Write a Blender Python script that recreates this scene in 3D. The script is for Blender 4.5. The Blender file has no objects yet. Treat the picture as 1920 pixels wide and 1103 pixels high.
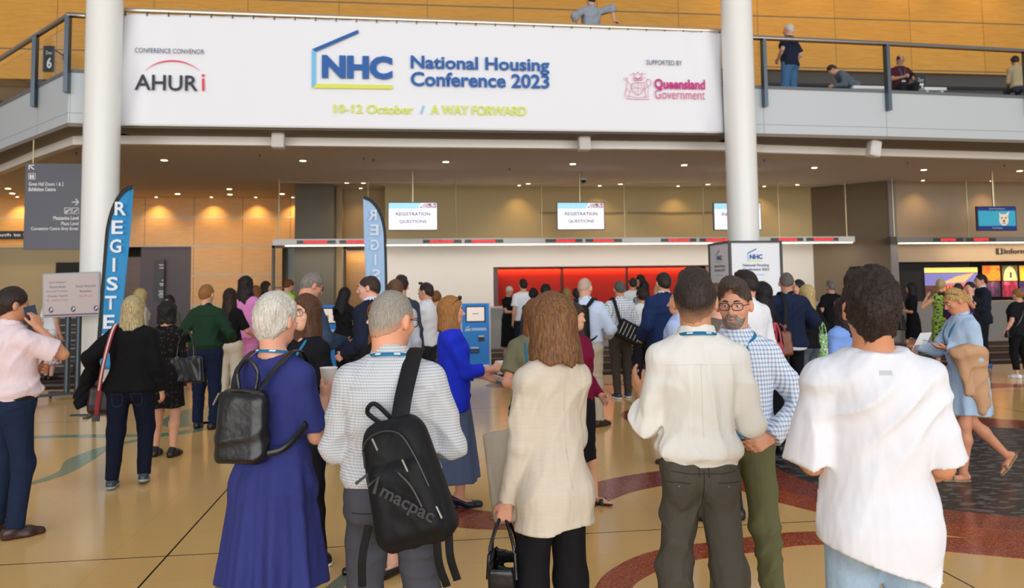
import bpy, bmesh, math, random
import numpy as np
from mathutils import Vector, Matrix
random.seed(7)
SC = bpy.context.scene
COL = SC.collection
PI = math.pi
# ------------------------------------------------------------------ camera
F_PX, CXP, CYP, YAW, PITCH, ROLL, CAM_Z = 1475.0, 960.0, 434.0, math.radians(7.34), math.radians(3.88), 0.0125, 1.72
_f = np.array([math.sin(YAW)*math.cos(PITCH), math.cos(YAW)*math.cos(PITCH), math.sin(PITCH)])
_r0 = np.array([math.cos(YAW), -math.sin(YAW), 0.0]); _u0 = np.cross(_r0, _f)
_r = _r0*math.cos(ROLL) - _u0*math.sin(ROLL); _u = _u0*math.cos(ROLL) + _r0*math.sin(ROLL)
cd = bpy.data.cameras.new('camera'); cam = bpy.data.objects.new('camera', cd); COL.objects.link(cam)
cam.matrix_world = Matrix(((_r[0], _u[0], -_f[0], 0), (_r[1], _u[1], -_f[1], 0), (_r[2], _u[2], -_f[2], CAM_Z), (0, 0, 0, 1)))
cd.lens = F_PX/1920*36; cd.sensor_width = 36; cd.shift_y = (CYP-551.5)/1920; cd.clip_end = 200
cd.dof.use_dof = True; cd.dof.focus_distance = 3.9; cd.dof.aperture_fstop = 3.2
SC.camera = cam
def ray(x, y): return _f + _r*(x-CXP)/F_PX - _u*(y-CYP)/F_PX
CAMP = np.array([0, 0, CAM_Z])
def atz(x, y, Z=0.0):
    d = ray(x, y); return CAMP + d*(Z-CAM_Z)/d[2]
def aty(x, y, Y):
    d = ray(x, y); return CAMP + d*Y/d[1]
# ------------------------------------------------------------------ world, daylight, exposure
wd = bpy.data.worlds.new('World'); SC.world = wd; wd.use_nodes = True
_bg = wd.node_tree.nodes['Background']; _bg.inputs[0].default_value = (0.86, 0.93, 1.0, 1); _bg.inputs[1].default_value = 0.40
SC.view_settings.view_transform = 'Standard'; SC.view_settings.look = 'None'; SC.view_settings.gamma = 1
SC.view_settings.use_curve_mapping = False; SC.view_settings.exposure = 0.0
def area(name, loc, rot, sx, sy, power, col=(1, 1, 1), spread=None):
    l = bpy.data.lights.new(name, 'AREA'); l.shape = 'RECTANGLE'; l.size = sx; l.size_y = sy; l.energy = power; l.color = col
    if spread: l.spread = spread
    o = bpy.data.objects.new(name, l); COL.objects.link(o); o.location = loc; o.rotation_euler = rot; return o
# the glazed front of the foyer, behind the photographer: tall daylight windows
area('window_daylight', (2, -24, 6.0), (math.radians(88), 0, 0), 60, 12, 11000, (0.95, 0.975, 1.0))
area('overhead_fill', (3, 3.5, 12.0), (0, 0, 0), 24, 8, 350, (0.97, 0.98, 1.0))  # added overhead fill light, no known opening in the roof
SC.cycles.max_bounces = 6; SC.cycles.diffuse_bounces = 3; SC.cycles.glossy_bounces = 3
SC.cycles.transparent_max_bounces = 8; SC.cycles.caustics_reflective = False; SC.cycles.caustics_refractive = False
# ------------------------------------------------------------------ helpers: materials
def lin(c):
    if isinstance(c, str):
        c = [int(c[i:i+2], 16)/255 for i in (1, 3, 5)]
    return tuple((x/12.92 if x <= 0.04045 else ((x+0.055)/1.055)**2.4) for x in c[:3]) + (1.0,)
_mc = {}
class NT:
    def __init__(s, m): s.t = m.node_tree; s.n = s.t.nodes; s.l = s.t.links; s.b = s.n['Principled BSDF']
    def new(s, ty, **kw):
        n = s.n.new(ty)
        for k, v in kw.items():
            if k.startswith('i_'): n.inputs[k[2:].replace('_', ' ')].default_value = v
            else: setattr(n, k, v)
        return n
    def link(s, a, b): s.l.new(a, b)
    def obj(s): return s.new('ShaderNodeTexCoord').outputs['Object']
    def mix(s, fac, a, b, mode='MIX'):
        m = s.new('ShaderNodeMix', data_type='RGBA', blend_type=mode)
        for i, v in ((0, fac), (6, a), (7, b)):
            if hasattr(v, 'is_output'): s.link(v, m.inputs[i])
            else: m.inputs[i].default_value = v
        return m.outputs[2]
    def math(s, op, a, b=0.0):
        m = s.new('ShaderNodeMath', operation=op)
        for i, v in ((0, a), (1, b)):
            if hasattr(v, 'is_output'): s.link(v, m.inputs[i])
            else: m.inputs[i].default_value = v
        return m.outputs[0]
    def noise(s, scale, detail=2, rough=.5, vec=None, stretch=None):
        v = vec or s.obj()
        if stretch:
            mp = s.new('ShaderNodeMapping'); s.link(v, mp.inputs[0]); mp.inputs['Scale'].default_value = stretch; v = mp.outputs[0]
        n = s.new('ShaderNodeTexNoise'); n.inputs['Scale'].default_value = scale; n.inputs['Detail'].default_value = detail; n.inputs['Roughness'].default_value = rough
        s.link(v, n.inputs['Vector']); return n.outputs[0]
    def ramp(s, fac, stops):
        r = s.new('ShaderNodeValToRGB'); s.link(fac, r.inputs[0]); e = r.color_ramp.elements
        while len(e) < len(stops): e.new(0.5)
        for k, (p, c) in zip(e, stops): k.position = p; k.color = c
        return r.outputs[0]
    def bump(s, h, strength=.3, dist=.01):
        b = s.new('ShaderNodeBump'); b.inputs['Strength'].default_value = strength; b.inputs['Distance'].default_value = dist
        s.link(h, b.inputs['Height']); s.link(b.outputs[0], s.b.inputs['Normal'])
    def col(s, o): s.link(o, s.b.inputs['Base Color'])
def mat(name, c, rough=.5, metal=0, emit=None, spec=None, coat=0, alpha=None, trans=None):
    key = (name, str(c), rough, metal, str(emit))
    if key in _mc: return _mc[key]
    m = bpy.data.materials.new(name); m.use_nodes = True; b = m.node_tree.nodes['Principled BSDF']
    b.inputs['Base Color'].default_value = lin(c); b.inputs['Roughness'].default_value = rough; b.inputs['Metallic'].default_value = metal
    if spec is not None: b.inputs['Specular IOR Level'].default_value = spec
    if coat: b.inputs['Coat Weight'].default_value = coat
    if emit: b.inputs['Emission Color'].default_value = lin(emit[0]); b.inputs['Emission Strength'].default_value = emit[1]
    if trans: b.inputs['Transmission Weight'].default_value = trans
    m.diffuse_color = lin(c); _mc[key] = m; return m
def mulc(c, k): return tuple(min(1, x*k) for x in c[:3]) + (1.0,)
def hue(c, dr=0, dg=0, db=0): return (min(1, c[0]+dr), min(1, c[1]+dg), min(1, c[2]+db), 1)
# ------------------------------------------------------------------ helpers: meshes and objects
def tagset(o, label=None, cat=None, group=None, kind=None):
    if label: o['label'] = label
    if cat: o['category'] = cat
    if group: o['group'] = group
    if kind: o['kind'] = kind
    return o
def link_mesh(name, me, m=None, parent=None, smooth=False):
    o = bpy.data.objects.new(name, me); COL.objects.link(o)
    if m is not None:
        for x in (m if isinstance(m, (list, tuple)) else [m]): me.materials.append(x)
    if parent is not None: o.parent = parent
    if smooth and len(me.polygons): me.polygons.foreach_set('use_smooth', np.ones(len(me.polygons), dtype=bool))
    return o
def empty(name, loc=(0, 0, 0), rz=0.0, label=None, cat=None, group=None):
    o = bpy.data.objects.new(name, None); COL.objects.link(o); o.location = loc; o.rotation_euler = (0, 0, rz); o.empty_display_size = .1
    return tagset(o, label, cat, group)
def pydata(V, Fs, name='mesh'):
    me = bpy.data.meshes.new(name); me.from_pydata([tuple(map(float, v)) for v in V], [], Fs); me.update(); return me
class MB:
    """collects shapes into ONE mesh"""
    def __init__(s): s.bm = bmesh.new()
    def box(s, x0, x1, y0, y1, z0, z1, M=None, bevel=0, seg=2):
        b = bmesh.new(); bmesh.ops.create_cube(b, size=1)
        bmesh.ops.scale(b, vec=(x1-x0, y1-y0, z1-z0), verts=b.verts); bmesh.ops.translate(b, vec=((x0+x1)/2, (y0+y1)/2, (z0+z1)/2), verts=b.verts)
        if bevel: bmesh.ops.bevel(b, geom=list(b.edges), offset=bevel, segments=seg, affect='EDGES', profile=.5)
        return s._in(b, M)
    def _in(s, b, M=None):
        if M is not None: bmesh.ops.transform(b, matrix=M, verts=b.verts)
        me = bpy.data.meshes.new('t'); b.to_mesh(me); b.free(); s.bm.from_mesh(me); bpy.data.meshes.remove(me); return s
    def cyl(s, c, r, z0, z1, n=24, r2=None, M=None):
        b = bmesh.new(); bmesh.ops.create_cone(b, cap_ends=True, segments=n, radius1=r, radius2=r if r2 is None else r2, depth=z1-z0)
        bmesh.ops.translate(b, vec=(c[0], c[1], (z0+z1)/2), verts=b.verts); return s._in(b, M)
    def rod(s, a, b_, r, n=10, r2=None):
        a = Vector(a); b_ = Vector(b_); d = b_-a; b = bmesh.new()
        bmesh.ops.create_cone(b, cap_ends=True, segments=n, radius1=r, radius2=r if r2 is None else r2, depth=d.length)
        return s._in(b, Matrix.Translation((a+b_)/2) @ d.to_track_quat('Z', 'Y').to_matrix().to_4x4())
    def sph(s, c, r, sc=(1, 1, 1), n=16, M=None):
        b = bmesh.new(); bmesh.ops.create_uvsphere(b, u_segments=n, v_segments=max(6, n//2), radius=r); bmesh.ops.scale(b, vec=sc, verts=b.verts)
        bmesh.ops.translate(b, vec=c, verts=b.verts); return s._in(b, M)
    def prism(s, pts, h0, h1, M=None, axis='Z'):
        """polygon pts (u,v) extruded from h0 to h1; axis Z -> (u,v,h), Y -> (u,h,v), X -> (h,u,v)"""
        f = {'Z': lambda u, v, h: (u, v, h), 'Y': lambda u, v, h: (u, h, v), 'X': lambda u, v, h: (h, u, v)}[axis]
        b = bmesh.new(); lo = [b.verts.new(f(u, v, h0)) for u, v in pts]; hi = [b.verts.new(f(u, v, h1)) for u, v in pts]; n = len(pts)
        b.faces.new(lo[::-1]); b.faces.new(hi)
        for i in range(n): b.faces.new((lo[i], lo[(i+1) % n], hi[(i+1) % n], hi[i]))
        bmesh.ops.recalc_face_normals(b, faces=b.faces); return s._in(b, M)
    def tube(s, pts, r, n=8, closed=False, flat=1.0, up=None):
        """tube along pts; flat<1 squashes it to a strap whose flat side faces 'up'"""
        P = [Vector(p) for p in pts]; b = bmesh.new(); rings = []; N = len(P)
        for i, p in enumerate(P):
            t = (P[(i+1) % N]-P[i-1]) if closed else (P[min(i+1, N-1)]-P[max(i-1, 0)])
            t.normalize(); ref = Vector(up[i] if isinstance(up, list) else up) if up is not None else Vector((0, 0, 1))
            if abs(t.dot(ref)) > .98 and up is None: ref = Vector((1, 0, 0))
            a = t.cross(ref); a.normalize(); c = a.cross(t)
            rr = r[i] if isinstance(r, (list, tuple)) else r
            rings.append([b.verts.new(p + a*rr*math.cos(2*PI*k/n) + c*rr*flat*math.sin(2*PI*k/n)) for k in range(n)])
        for i in range(N if closed else N-1):
            A, B = rings[i], rings[(i+1) % N]
            for k in range(n): b.faces.new((A[k], A[(k+1) % n], B[(k+1) % n], B[k]))
        if not closed: b.faces.new(rings[0][::-1]); b.faces.new(rings[-1])
        bmesh.ops.recalc_face_normals(b, faces=b.faces); return s._in(b)
    def quad(s, pts):
        b = bmesh.new(); b.faces.new([b.verts.new(p) for p in pts]); return s._in(b)
    def build(s, name, m=None, parent=None, smooth=False, loc=None):
        me = bpy.data.meshes.new(name); s.bm.to_mesh(me); s.bm.free(); o = link_mesh(name, me, m, parent, smooth)
        if smooth and hasattr(me, 'set_sharp_from_angle'): me.set_sharp_from_angle(angle=math.radians(40))
        if loc is not None: o.location = loc
        return o
def struct(name, mb, m, smooth=False):
    return tagset(mb.build(name, m, None, smooth), kind='structure')
def face_mesh(strips, name):
    V = []; Fs = []
    for pts in strips:
        k = len(V); V += list(pts); Fs.append(list(range(k, k+len(pts))))
    return pydata(V, Fs, name)
class Plane:
    """a flat face in the place: origin o, unit direction ux (reading direction), up uz; w lifts off it towards the reader"""
    def __init__(s, o, ux, uz=(0, 0, 1)):
        s.o = Vector(o); s.u = Vector(ux).normalized(); s.v = Vector(uz).normalized(); s.w = s.u.cross(s.v)
    def p(s, u, v, w=0.0): return s.o + s.u*u + s.v*v + s.w*w
    def M(s, u=0, v=0, w=0):
        q = s.p(u, v, w); return Matrix(((s.u.x, s.v.x, s.w.x, q.x), (s.u.y, s.v.y, s.w.y, q.y), (s.u.z, s.v.z, s.w.z, q.z), (0, 0, 0, 1)))
def text(pl, body, u0, u1, v0, v1, m, parent, name='lettering', bold=0.0, w=.004, flip=False, keep=False, slant=0):
    """lettering fitted to the rectangle u0..u1, v0..v1 of a plane"""
    c = bpy.data.curves.new('txt', 'FONT'); c.body = body; c.size = 1; c.offset = bold; c.resolution_u = 3; c.extrude = 0; c.shear = slant
    o = bpy.data.objects.new('txt', c); COL.objects.link(o); dg = bpy.context.evaluated_depsgraph_get(); dg.update()
    me = bpy.data.meshes.new_from_object(o.evaluated_get(dg)); bpy.data.objects.remove(o); bpy.data.curves.remove(c)
    A = np.array([v.co[:] for v in me.vertices]) if len(me.vertices) else np.zeros((1, 3))
    lo, hi = A.min(0), A.max(0); sx = (u1-u0)/max(1e-6, hi[0]-lo[0]); sy = (v1-v0)/max(1e-6, hi[1]-lo[1])
    if keep: sx = sy
    for v in me.vertices:
        a = (v.co.x-lo[0])*sx + u0; b = (v.co.y-lo[1])*sy + v0
        if flip: a = u0+u1-a
        v.co = pl.p(a, b, w)
    me.name = name
    return link_mesh(name, me, m, parent)
def stroke(pl, pts, width, w=.004):
    """flat ribbon along (u,v) points -> list of quads"""
    out = []; n = len(pts)
    L = []; R_ = []
    for i in range(n):
        a = np.array(pts[max(i-1, 0)], float); b = np.array(pts[min(i+1, n-1)], float); t = b-a; t = t/max(1e-9, np.linalg.norm(t)); nn = np.array([-t[1], t[0]])
        wd_ = width[i] if isinstance(width, (list, tuple)) else width
        p = np.array(pts[i], float); L.append(p+nn*wd_/2); R_.append(p-nn*wd_/2)
    for i in range(n-1):
        out.append([pl.p(*L[i], w), pl.p(*L[i+1], w), pl.p(*R_[i+1], w), pl.p(*R_[i], w)])
    return out
def bez(pts, n=8):
    """smooth Catmull-Rom curve through points"""
    P = [np.array(p, float) for p in pts]; P = [2*P[0]-P[1]] + P + [2*P[-1]-P[-2]]; out = []
    for i in range(1, len(P)-2):
        for k in range(n):
            t = k/n; out.append(.5*((2*P[i]) + (-P[i-1]+P[i+1])*t + (2*P[i-1]-5*P[i]+4*P[i+1]-P[i+2])*t*t + (-P[i-1]+3*P[i]-3*P[i+1]+P[i+2])*t**3))
    out.append(P[-2]); return out
# ================================================================== THE SETTING
def terrazzo(name, cols, rough=.16, scale=260):
    m = mat(name, '#808080', rough); t = NT(m)
    n = t.new('ShaderNodeTexVoronoi'); n.inputs['Scale'].default_value = scale; t.link(t.obj(), n.inputs['Vector'])
    sp = t.new('ShaderNodeSeparateColor'); t.link(n.outputs['Color'], sp.inputs[0])
    k = len(cols); t.col(t.ramp(sp.outputs[0], [(i/(k-1) if k > 1 else 0, lin(c)) for i, c in enumerate(cols)])); return m
def floor_mat():
    m = mat('cream_terrazzo', '#d9b27a', .17); t = NT(m); ob = t.obj()
    big = t.noise(.35, 3); fine = t.noise(160, 2)
    c = t.ramp(big, [(.3, lin('#e8b871')), (.7, lin('#efc482'))])
    c = t.mix(t.math('MULTIPLY', fine, .35), c, lin('#d39c55'))
    sp = t.new('ShaderNodeSeparateXYZ'); t.link(ob, sp.inputs[0])
    def lines(o, pos, half):
        d = None
        for p in pos:
            q = t.math('LESS_THAN', t.math('ABSOLUTE', t.math('SUBTRACT', o, p)), half); d = q if d is None else t.math('MAXIMUM', d, q)
        return d
    thin = t.math('MAXIMUM', t.math('LESS_THAN', t.math('ABSOLUTE', t.math('SUBTRACT', t.math('FRACT', t.math('DIVIDE', t.math('ADD', sp.outputs[0], 50.46+.3), .93)), .5)), .0022),
                  t.math('LESS_THAN', t.math('ABSOLUTE', t.math('SUBTRACT', t.math('FRACT', t.math('DIVIDE', t.math('ADD', sp.outputs[1], 50.1), .942)), .5)), .0022))
    c = t.mix(t.math('MULTIPLY', thin, .4), c, lin('#b58f5a'))
    dark = t.math('MAXIMUM', lines(sp.outputs[0], (-6.25, -1.57, 3.11, 7.8, 12.5), .0065), lines(sp.outputs[1], (-.2, 5.45, 11.11), .0065))
    c = t.mix(dark, c, lin('#2e2620')); t.col(c)
    t.link(t.math('ADD', t.math('MULTIPLY', t.noise(3, 3), .08), .11), t.b.inputs['Roughness'])
    return m
struct('floor', MB().box(-30, 34, -24, 28, -.2, 0), floor_mat())
# striped carpet in front of the desks
def carpet_mat():
    m = mat('striped_carpet', '#3a302c', .95, spec=.1); t = NT(m); sp = t.new('ShaderNodeSeparateXYZ'); t.link(t.obj(), sp.inputs[0])
    fr = t.math('FRACT', t.math('DIVIDE', t.math('ADD', sp.outputs[1], .2), 1.55))
    c = t.ramp(fr, [(0, lin('#8f857c')), (.13, lin('#40332e')), (.40, lin('#5e5049')), (.52, lin('#4a2f28')), (.70, lin('#362b28')), (.86, lin('#6a625c'))])
    c.node.color_ramp.interpolation = 'CONSTANT'
    t.col(t.mix(t.math('MULTIPLY', t.noise(90), .5), c, lin('#2c2624'))); return m
struct('floor_carpet', MB().prism([(-11, 14.75), (22, 14.55), (22, 22.2), (-11, 25)], 0, .006), carpet_mat())
# terrazzo inlays, flush with the floor
def inlay(name, loops, m, h):
    mb = MB()
    for L in loops: mb.prism([(p[0], p[1]) for p in L], -.002, h)
    return struct(name, mb, m)
RED = terrazzo('red_terrazzo', ['#5d241c', '#8c3a2c', '#a2503c', '#7a3026', '#b87862'], scale=130)
ORA = terrazzo('orange_terrazzo', ['#6f2a18', '#a8441f', '#b9532a', '#8a3220', '#c98258'], scale=130)
GRN = terrazzo('green_terrazzo', ['#5e7a62', '#7f9a78', '#6d8c72', '#94a884'], scale=170)
GRY = terrazzo('grey_green_terrazzo', ['#5c6455', '#7b8270', '#6a7262', '#8f937f'], scale=170)
PEB = mat('dark_pebble_terrazzo', '#2c2a2b', .3); _t = NT(PEB)
_v = _t.noise(7.5, 2, .45, stretch=(1, 1.9, 1)); _c = _t.ramp(_v, [(.545, lin('#211e20')), (.575, lin('#6c6b69'))])
_c = _t.mix(_t.math('MULTIPLY', _t.noise(120), .5), _c, lin('#161415')); _t.col(_c)
def ribbon(center, widths, n=10):
    C_ = bez(center, n); W = np.interp(np.linspace(0, 1, len(C_)), np.linspace(0, 1, len(widths)), widths); L = []; R_ = []
    for i, p in enumerate(C_):
        t = C_[min(i+1, len(C_)-1)]-C_[max(i-1, 0)]; t = t/np.linalg.norm(t); nn = np.array([-t[1], t[0]]); L.append(p+nn*W[i]/2); R_.append(p-nn*W[i]/2)
    return [np.array([L[i], R_[i], R_[i+1], L[i+1]]) for i in range(len(C_)-1)]
def ell(cx, cy, rx, ry, a0=0, a1=2*PI, n=48): return [(cx+rx*math.cos(a0+(a1-a0)*i/n), cy+ry*math.sin(a0+(a1-a0)*i/n)) for i in range(n if a1-a0 > 6.28 else n+1)]
inlay('floor_inlay_1', ribbon([(-5.6, 9.9), (-4.3, 10.02), (-3.44, 9.92), (-2.95, 9.88), (-2.62, 10.1), (-2.6, 10.5), (-2.62, 10.75)], [.2, .2, .2, .24, .24, .2]), GRN, .002)
inlay('floor_inlay_2', ribbon([(-3.9, 6.9), (-3.44, 7.55), (-3.3, 7.85), (-3.27, 8.15), (-3.34, 8.65), (-3.3, 9.25), (-3.03, 9.68), (-2.8, 9.86)], [.1, .1, .11, .14, .27, .14, .12, .1]), GRN, .003)
inlay('floor_inlay_3', [ell(-2.85, 11.3, .42, .95)], GRN, .002)
inlay('floor_inlay_4', ribbon([(-.75, 4.2), (-.5, 4.6), (-.36, 4.95), (-.22, 5.35), (-.1, 5.9)], [.1, .1, .1, .1]), GRY, .003)
inlay('floor_inlay_5', ribbon([(-1.25, 4.55), (-1.0, 5.0), (-.98, 5.5)], [.09, .09]), GRY, .003)
inlay('floor_inlay_6', ribbon([(.1, 6.2), (.42, 5.93), (.75, 5.84), (1.05, 6.0), (1.4, 6.36), (1.72, 6.64), (2.15, 6.84), (2.7, 6.95), (3.2, 6.8)], [.42, .44, .42, .4, .42, .44, .48, .5]), RED, .002)
inlay('floor_inlay_7', ribbon([(.95, 3.9), (1.12, 4.45), (1.32, 4.72), (1.62, 4.92), (2.1, 5.02), (2.6, 5.1), (3.2, 4.95), (4.2, 4.45), (5.0, 3.9)], [.2, .2, .24, .26, .26, .28, .36, .4]), ORA, .003)
RC = (5.3, 7.0)
inlay('floor_inlay_8', [ell(5.35, 7.0, 2.75, 2.62)], ORA, .0015)
inlay('floor_inlay_9', [ell(5.4, 7.05, 2.5, 2.42)], RED, .003)
inlay('floor_inlay_10', [ell(5.55, 6.85, 2.22, 1.86)], PEB, .0045)
inlay('floor_inlay_11', [ell(1.55, 13.55, .3, .3)], RED, .002)
inlay('floor_inlay_12', [ell(3.1, 9.85, .42, .75)], RED, .002)
inlay('floor_inlay_13', [ell(-.85, 9.2, .3, .55)], terrazzo('tan_terrazzo', ['#b07a3c', '#c08a4a', '#a8703a']), .002)
inlay('floor_inlay_14', ribbon([(8.3, 11.3), (9.2, 11.75), (10.2, 11.5), (11.5, 11.6)], [.35, .6, .3, .15]) + ribbon([(2.3, 13.35), (4.0, 13.15), (5.4, 12.6)], [.1, .14, .1]), RED, .002)
# ---- wood panelling
def wood_mat(name, c1, c2, x0, pw, z0, ph, joint, axis=0, rough=.35, js=.006):
    m = mat(name, c1, rough); t = NT(m); sp = t.new('ShaderNodeSeparateXYZ'); t.link(t.obj(), sp.inputs[0])
    g = t.noise(2.2, 5, .62, stretch=(1, 1, 14)); g2 = t.noise(.6, 2)
    fx = t.math('DIVIDE', t.math('SUBTRACT', sp.outputs[axis], x0-50*pw), pw); fz = t.math('DIVIDE', t.math('SUBTRACT', sp.outputs[2], z0-50*ph), ph)
    cell = t.new('ShaderNodeCombineXYZ'); t.link(t.math('FLOOR', fx), cell.inputs[0]); t.link(t.math('FLOOR', fz), cell.inputs[1])
    wn = t.new('ShaderNodeTexWhiteNoise'); t.link(cell.outputs[0], wn.inputs[0])
    c = t.mix(t.ramp(g, [(.3, (0, 0, 0, 1)), (.75, (1, 1, 1, 1))]), lin(c1), lin(c2))
    c = t.mix(t.math('MULTIPLY', wn.outputs[0], .22), c, mulc(lin(c2), .85))
    jx = t.math('LESS_THAN', t.math('ABSOLUTE', t.math('SUBTRACT', t.math('FRACT', t.math('ADD', fx, .5)), .5)), js/pw)
    jz = t.math('LESS_THAN', t.math('ABSOLUTE', t.math('SUBTRACT', t.math('FRACT', t.math('ADD', fz, .5)), .5)), joint[1]/ph)
    c = t.mix(jx, c, lin('#5a3a18')); c = t.mix(jz, c, lin(joint[0])); t.col(c); return m
WOODU = wood_mat('honey_wood_panels', '#eeb04e', '#d99434', -9.2, 2.42, 8.02, 1.52, ('#7a6a50', .018), rough=.33)
WOODL = wood_mat('honey_wood_cladding', '#f6bf70', '#e6a04c', -8.0, 1.43, 2.12, .89, ('#c9bda8', .022), rough=.33)
YU = 21.6
struct('wall_upper', MB().box(-16, 22, YU, YU+.2, 7.95, 12.5), WOODU)
GREYW = mat('grey_wall', '#6e655c', .7)
struct('wall_upper_recess', MB().box(-16, 22, YU+.2, YU+.3, 5.5, 8.2), mat('dark_grey_wall', '#5d5650', .7))
struct('trim_1', MB().box(-16, 22, YU+.1, YU+.18, 7.05, 7.17).box(-16, 22, YU+.1, YU+.18, 7.5, 7.58), mat('dark_metal_rail', '#3a3634', .4, .6))
struct('wall_upper_left', MB().box(-16, -5.0, YU-.02, YU+.2, 7.22, 7.96), WOODU)
struct('trim_2', MB().box(9.7, 10.35, YU-.1, YU+.1, 7.05, 8.0), WOODU)
# upper floor slab; its underside is the low ceiling
CEIL = 4.5
CEILM = mat('taupe_ceiling_plaster', '#e9ddd4', .9, spec=.1)
def slab_poly(y): return None
front = [(-12.4, 23.0), (-9.41, 19.5), (-7.48, 17.1), (-6.2, 15.6), (-5.6, 15.5), (6.7, 15.5), (7.36, 15.75), (10.2, 16.05), (14.1, 16.4), (22, 17.2)]
struct('ceiling', MB().prism(front + [(22, 28), (-12.4, 28)], CEIL, CEIL+.3), CEILM)
WHT = mat('white_paint', '#efece6', .45)
def edge_run(mb, line, y_off0, y_off1, z0, z1):
    """a wall-like strip that follows a polyline in plan; offsets are along the plan normal (towards the hall)"""
    P = [np.array(p, float) for p in line]; nrm = []
    for i in range(len(P)):
        t = P[min(i+1, len(P)-1)]-P[max(i-1, 0)]; t = t/np.linalg.norm(t); nrm.append(np.array([t[1], -t[0]]))
    for i in range(len(P)-1):
        q = [P[i]+nrm[i]*y_off0, P[i+1]+nrm[i+1]*y_off0, P[i+1]+nrm[i+1]*y_off1, P[i]+nrm[i]*y_off1]
        mb.prism([tuple(x) for x in q], z0, z1)
    return mb
struct('trim_3', edge_run(MB(), front, -.05, .12, CEIL-.06, CEIL+.12), WHT)
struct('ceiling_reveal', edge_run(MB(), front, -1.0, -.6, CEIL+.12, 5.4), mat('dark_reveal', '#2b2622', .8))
# balcony upstand
bal_mid = [(-5.75, 14.62), (6.55, 14.62)]
bal_left = [(-8.46, 17.40), (-5.98, 14.55), (-5.6, 14.6)]
bal_right = [(6.3, 14.68), (9.66, 14.84), (13.0, 15.07), (20, 15.6)]
FASC = mat('pale_grey_fascia_panel', '#c3c9cc', .42); _t = NT(FASC); _sp = _t.new('ShaderNodeSeparateXYZ'); _t.link(_t.obj(), _sp.inputs[0])
_j = _t.math('LESS_THAN', _t.math('ABSOLUTE', _t.math('SUBTRACT', _sp.outputs[2], 4.84)), .006)
for _x in (6.98, 9.69, 13.03, -7.0, -5.95): _j = _t.math('MAXIMUM', _j, _t.math('LESS_THAN', _t.math('ABSOLUTE', _t.math('SUBTRACT', _sp.outputs[0], _x)), .006))
_t.col(_t.mix(_j, lin('#c6ccd0'), lin('#8d979c')))
CAP = mat('slate_cap', '#6a6f76', .5)
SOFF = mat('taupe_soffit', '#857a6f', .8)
for nm, ln in (('mid', bal_mid), ('left', bal_left), ('right', bal_right)):
    full = ln if nm != 'left' else [(-13, 22.6)] + ln
    struct('balcony_upstand_'+nm, edge_run(MB(), full, -.18, 0, 4.66, 5.56), FASC)
    struct('balcony_cap_'+nm, edge_run(MB(), full, -.2, .02, 5.56, 5.62), CAP)
    struct('balcony_soffit_'+nm, edge_run(MB(), full, -1.2, -.01, 4.6, 4.66), SOFF)
struct('floor_upper', MB().prism([(-13, 23.2), (-8.2, 18.1), (-5.5, 15.3), (6.5, 15.2), (9.66, 15.4), (13, 15.65), (20, 16.25), (22, 22.3), (-13, 22.8)][:-1], 5.65, 5.75), mat('upper_carpet', '#4a4441', .9))
GLASS = bpy.data.materials.new('balustrade_glass'); GLASS.use_nodes = True; _n = GLASS.node_tree.nodes; _n.clear()
_o = _n.new('ShaderNodeOutputMaterial'); _mx = _n.new('ShaderNodeMixShader'); _tr = _n.new('ShaderNodeBsdfTransparent'); _gl = _n.new('ShaderNodeBsdfGlossy'); _fr = _n.new('ShaderNodeFresnel')
_fr.inputs[0].default_value = 1.3; _gl.inputs['Roughness'].default_value = .03; _tr.inputs[0].default_value = (.97, .985, .98, 1)
_ge = _n.new('ShaderNodeNewGeometry'); _ml = _n.new('ShaderNodeMath'); _ml.operation = 'MULTIPLY'; _sb = _n.new('ShaderNodeMath'); _sb.operation = 'SUBTRACT'; _sb.inputs[0].default_value = 1
for a, b in ((_ge.outputs['Backfacing'], _sb.inputs[1]), (_sb.outputs[0], _ml.inputs[1]), (_fr.outputs[0], _ml.inputs[0]), (_ml.outputs[0], _mx.inputs[0]), (_tr.outputs[0], _mx.inputs[1]), (_gl.outputs[0], _mx.inputs[2]), (_mx.outputs[0], _o.inputs[0])): GLASS.node_tree.links.new(a, b)
STEEL = mat('brushed_steel', '#a8a098', .28, 1.0); DSTEEL = mat('slate_steel_post', '#5f6a74', .35, .7); RODM = mat('satin_brass_rod', '#b8aa86', .35, .9)
def balustrade(name, label, line, posts, z_rail, offs=-.05):
    r = empty(name, (line[0][0], line[0][1], 5.5), 0, label, 'balustrade'); inv = Matrix.Translation((-line[0][0], -line[0][1], -5.5))
    def fin(mb): bmesh.ops.transform(mb.bm, matrix=inv, verts=mb.bm.verts); return mb
    P = [np.array(p, float) for p in line]; pts = [(p[0], p[1]+offs, z_rail) for p in P]
    fin(MB().tube(pts, .05, 12)).build('handrail', STEEL, r, True)
    fin(edge_run(MB(), [(p[0], p[1]) for p in P], -.06, -.045, 5.62, z_rail-.1)).build('glass_panel', GLASS, r)
    for (px, py, lean) in posts:
        q = MB().prism([(px-.035, py-.12), (px+.035, py-.12), (px+.035, py+.02), (px-.035, py+.02)], 5.18, z_rail-.04)
        fin(q).build('post', DSTEEL, r)
    return r
balustrade('balustrade', 'glass balustrade with steel handrail on the right-hand balcony', [(6.72, 14.7)] + bal_right[1:], [(6.98, 14.68, 0), (9.71, 14.83, 0), (13.06, 15.06, 0)], 6.58)
balustrade('balustrade', 'sloping-looking glass balustrade with steel handrail left of the left column', [(-13, 22.6), (-8.46, 17.40), (-5.98, 14.55), (-5.72, 14.58)], [(-7.05, 15.72, 0), (-5.98, 14.52, 0)], 6.58)
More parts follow.
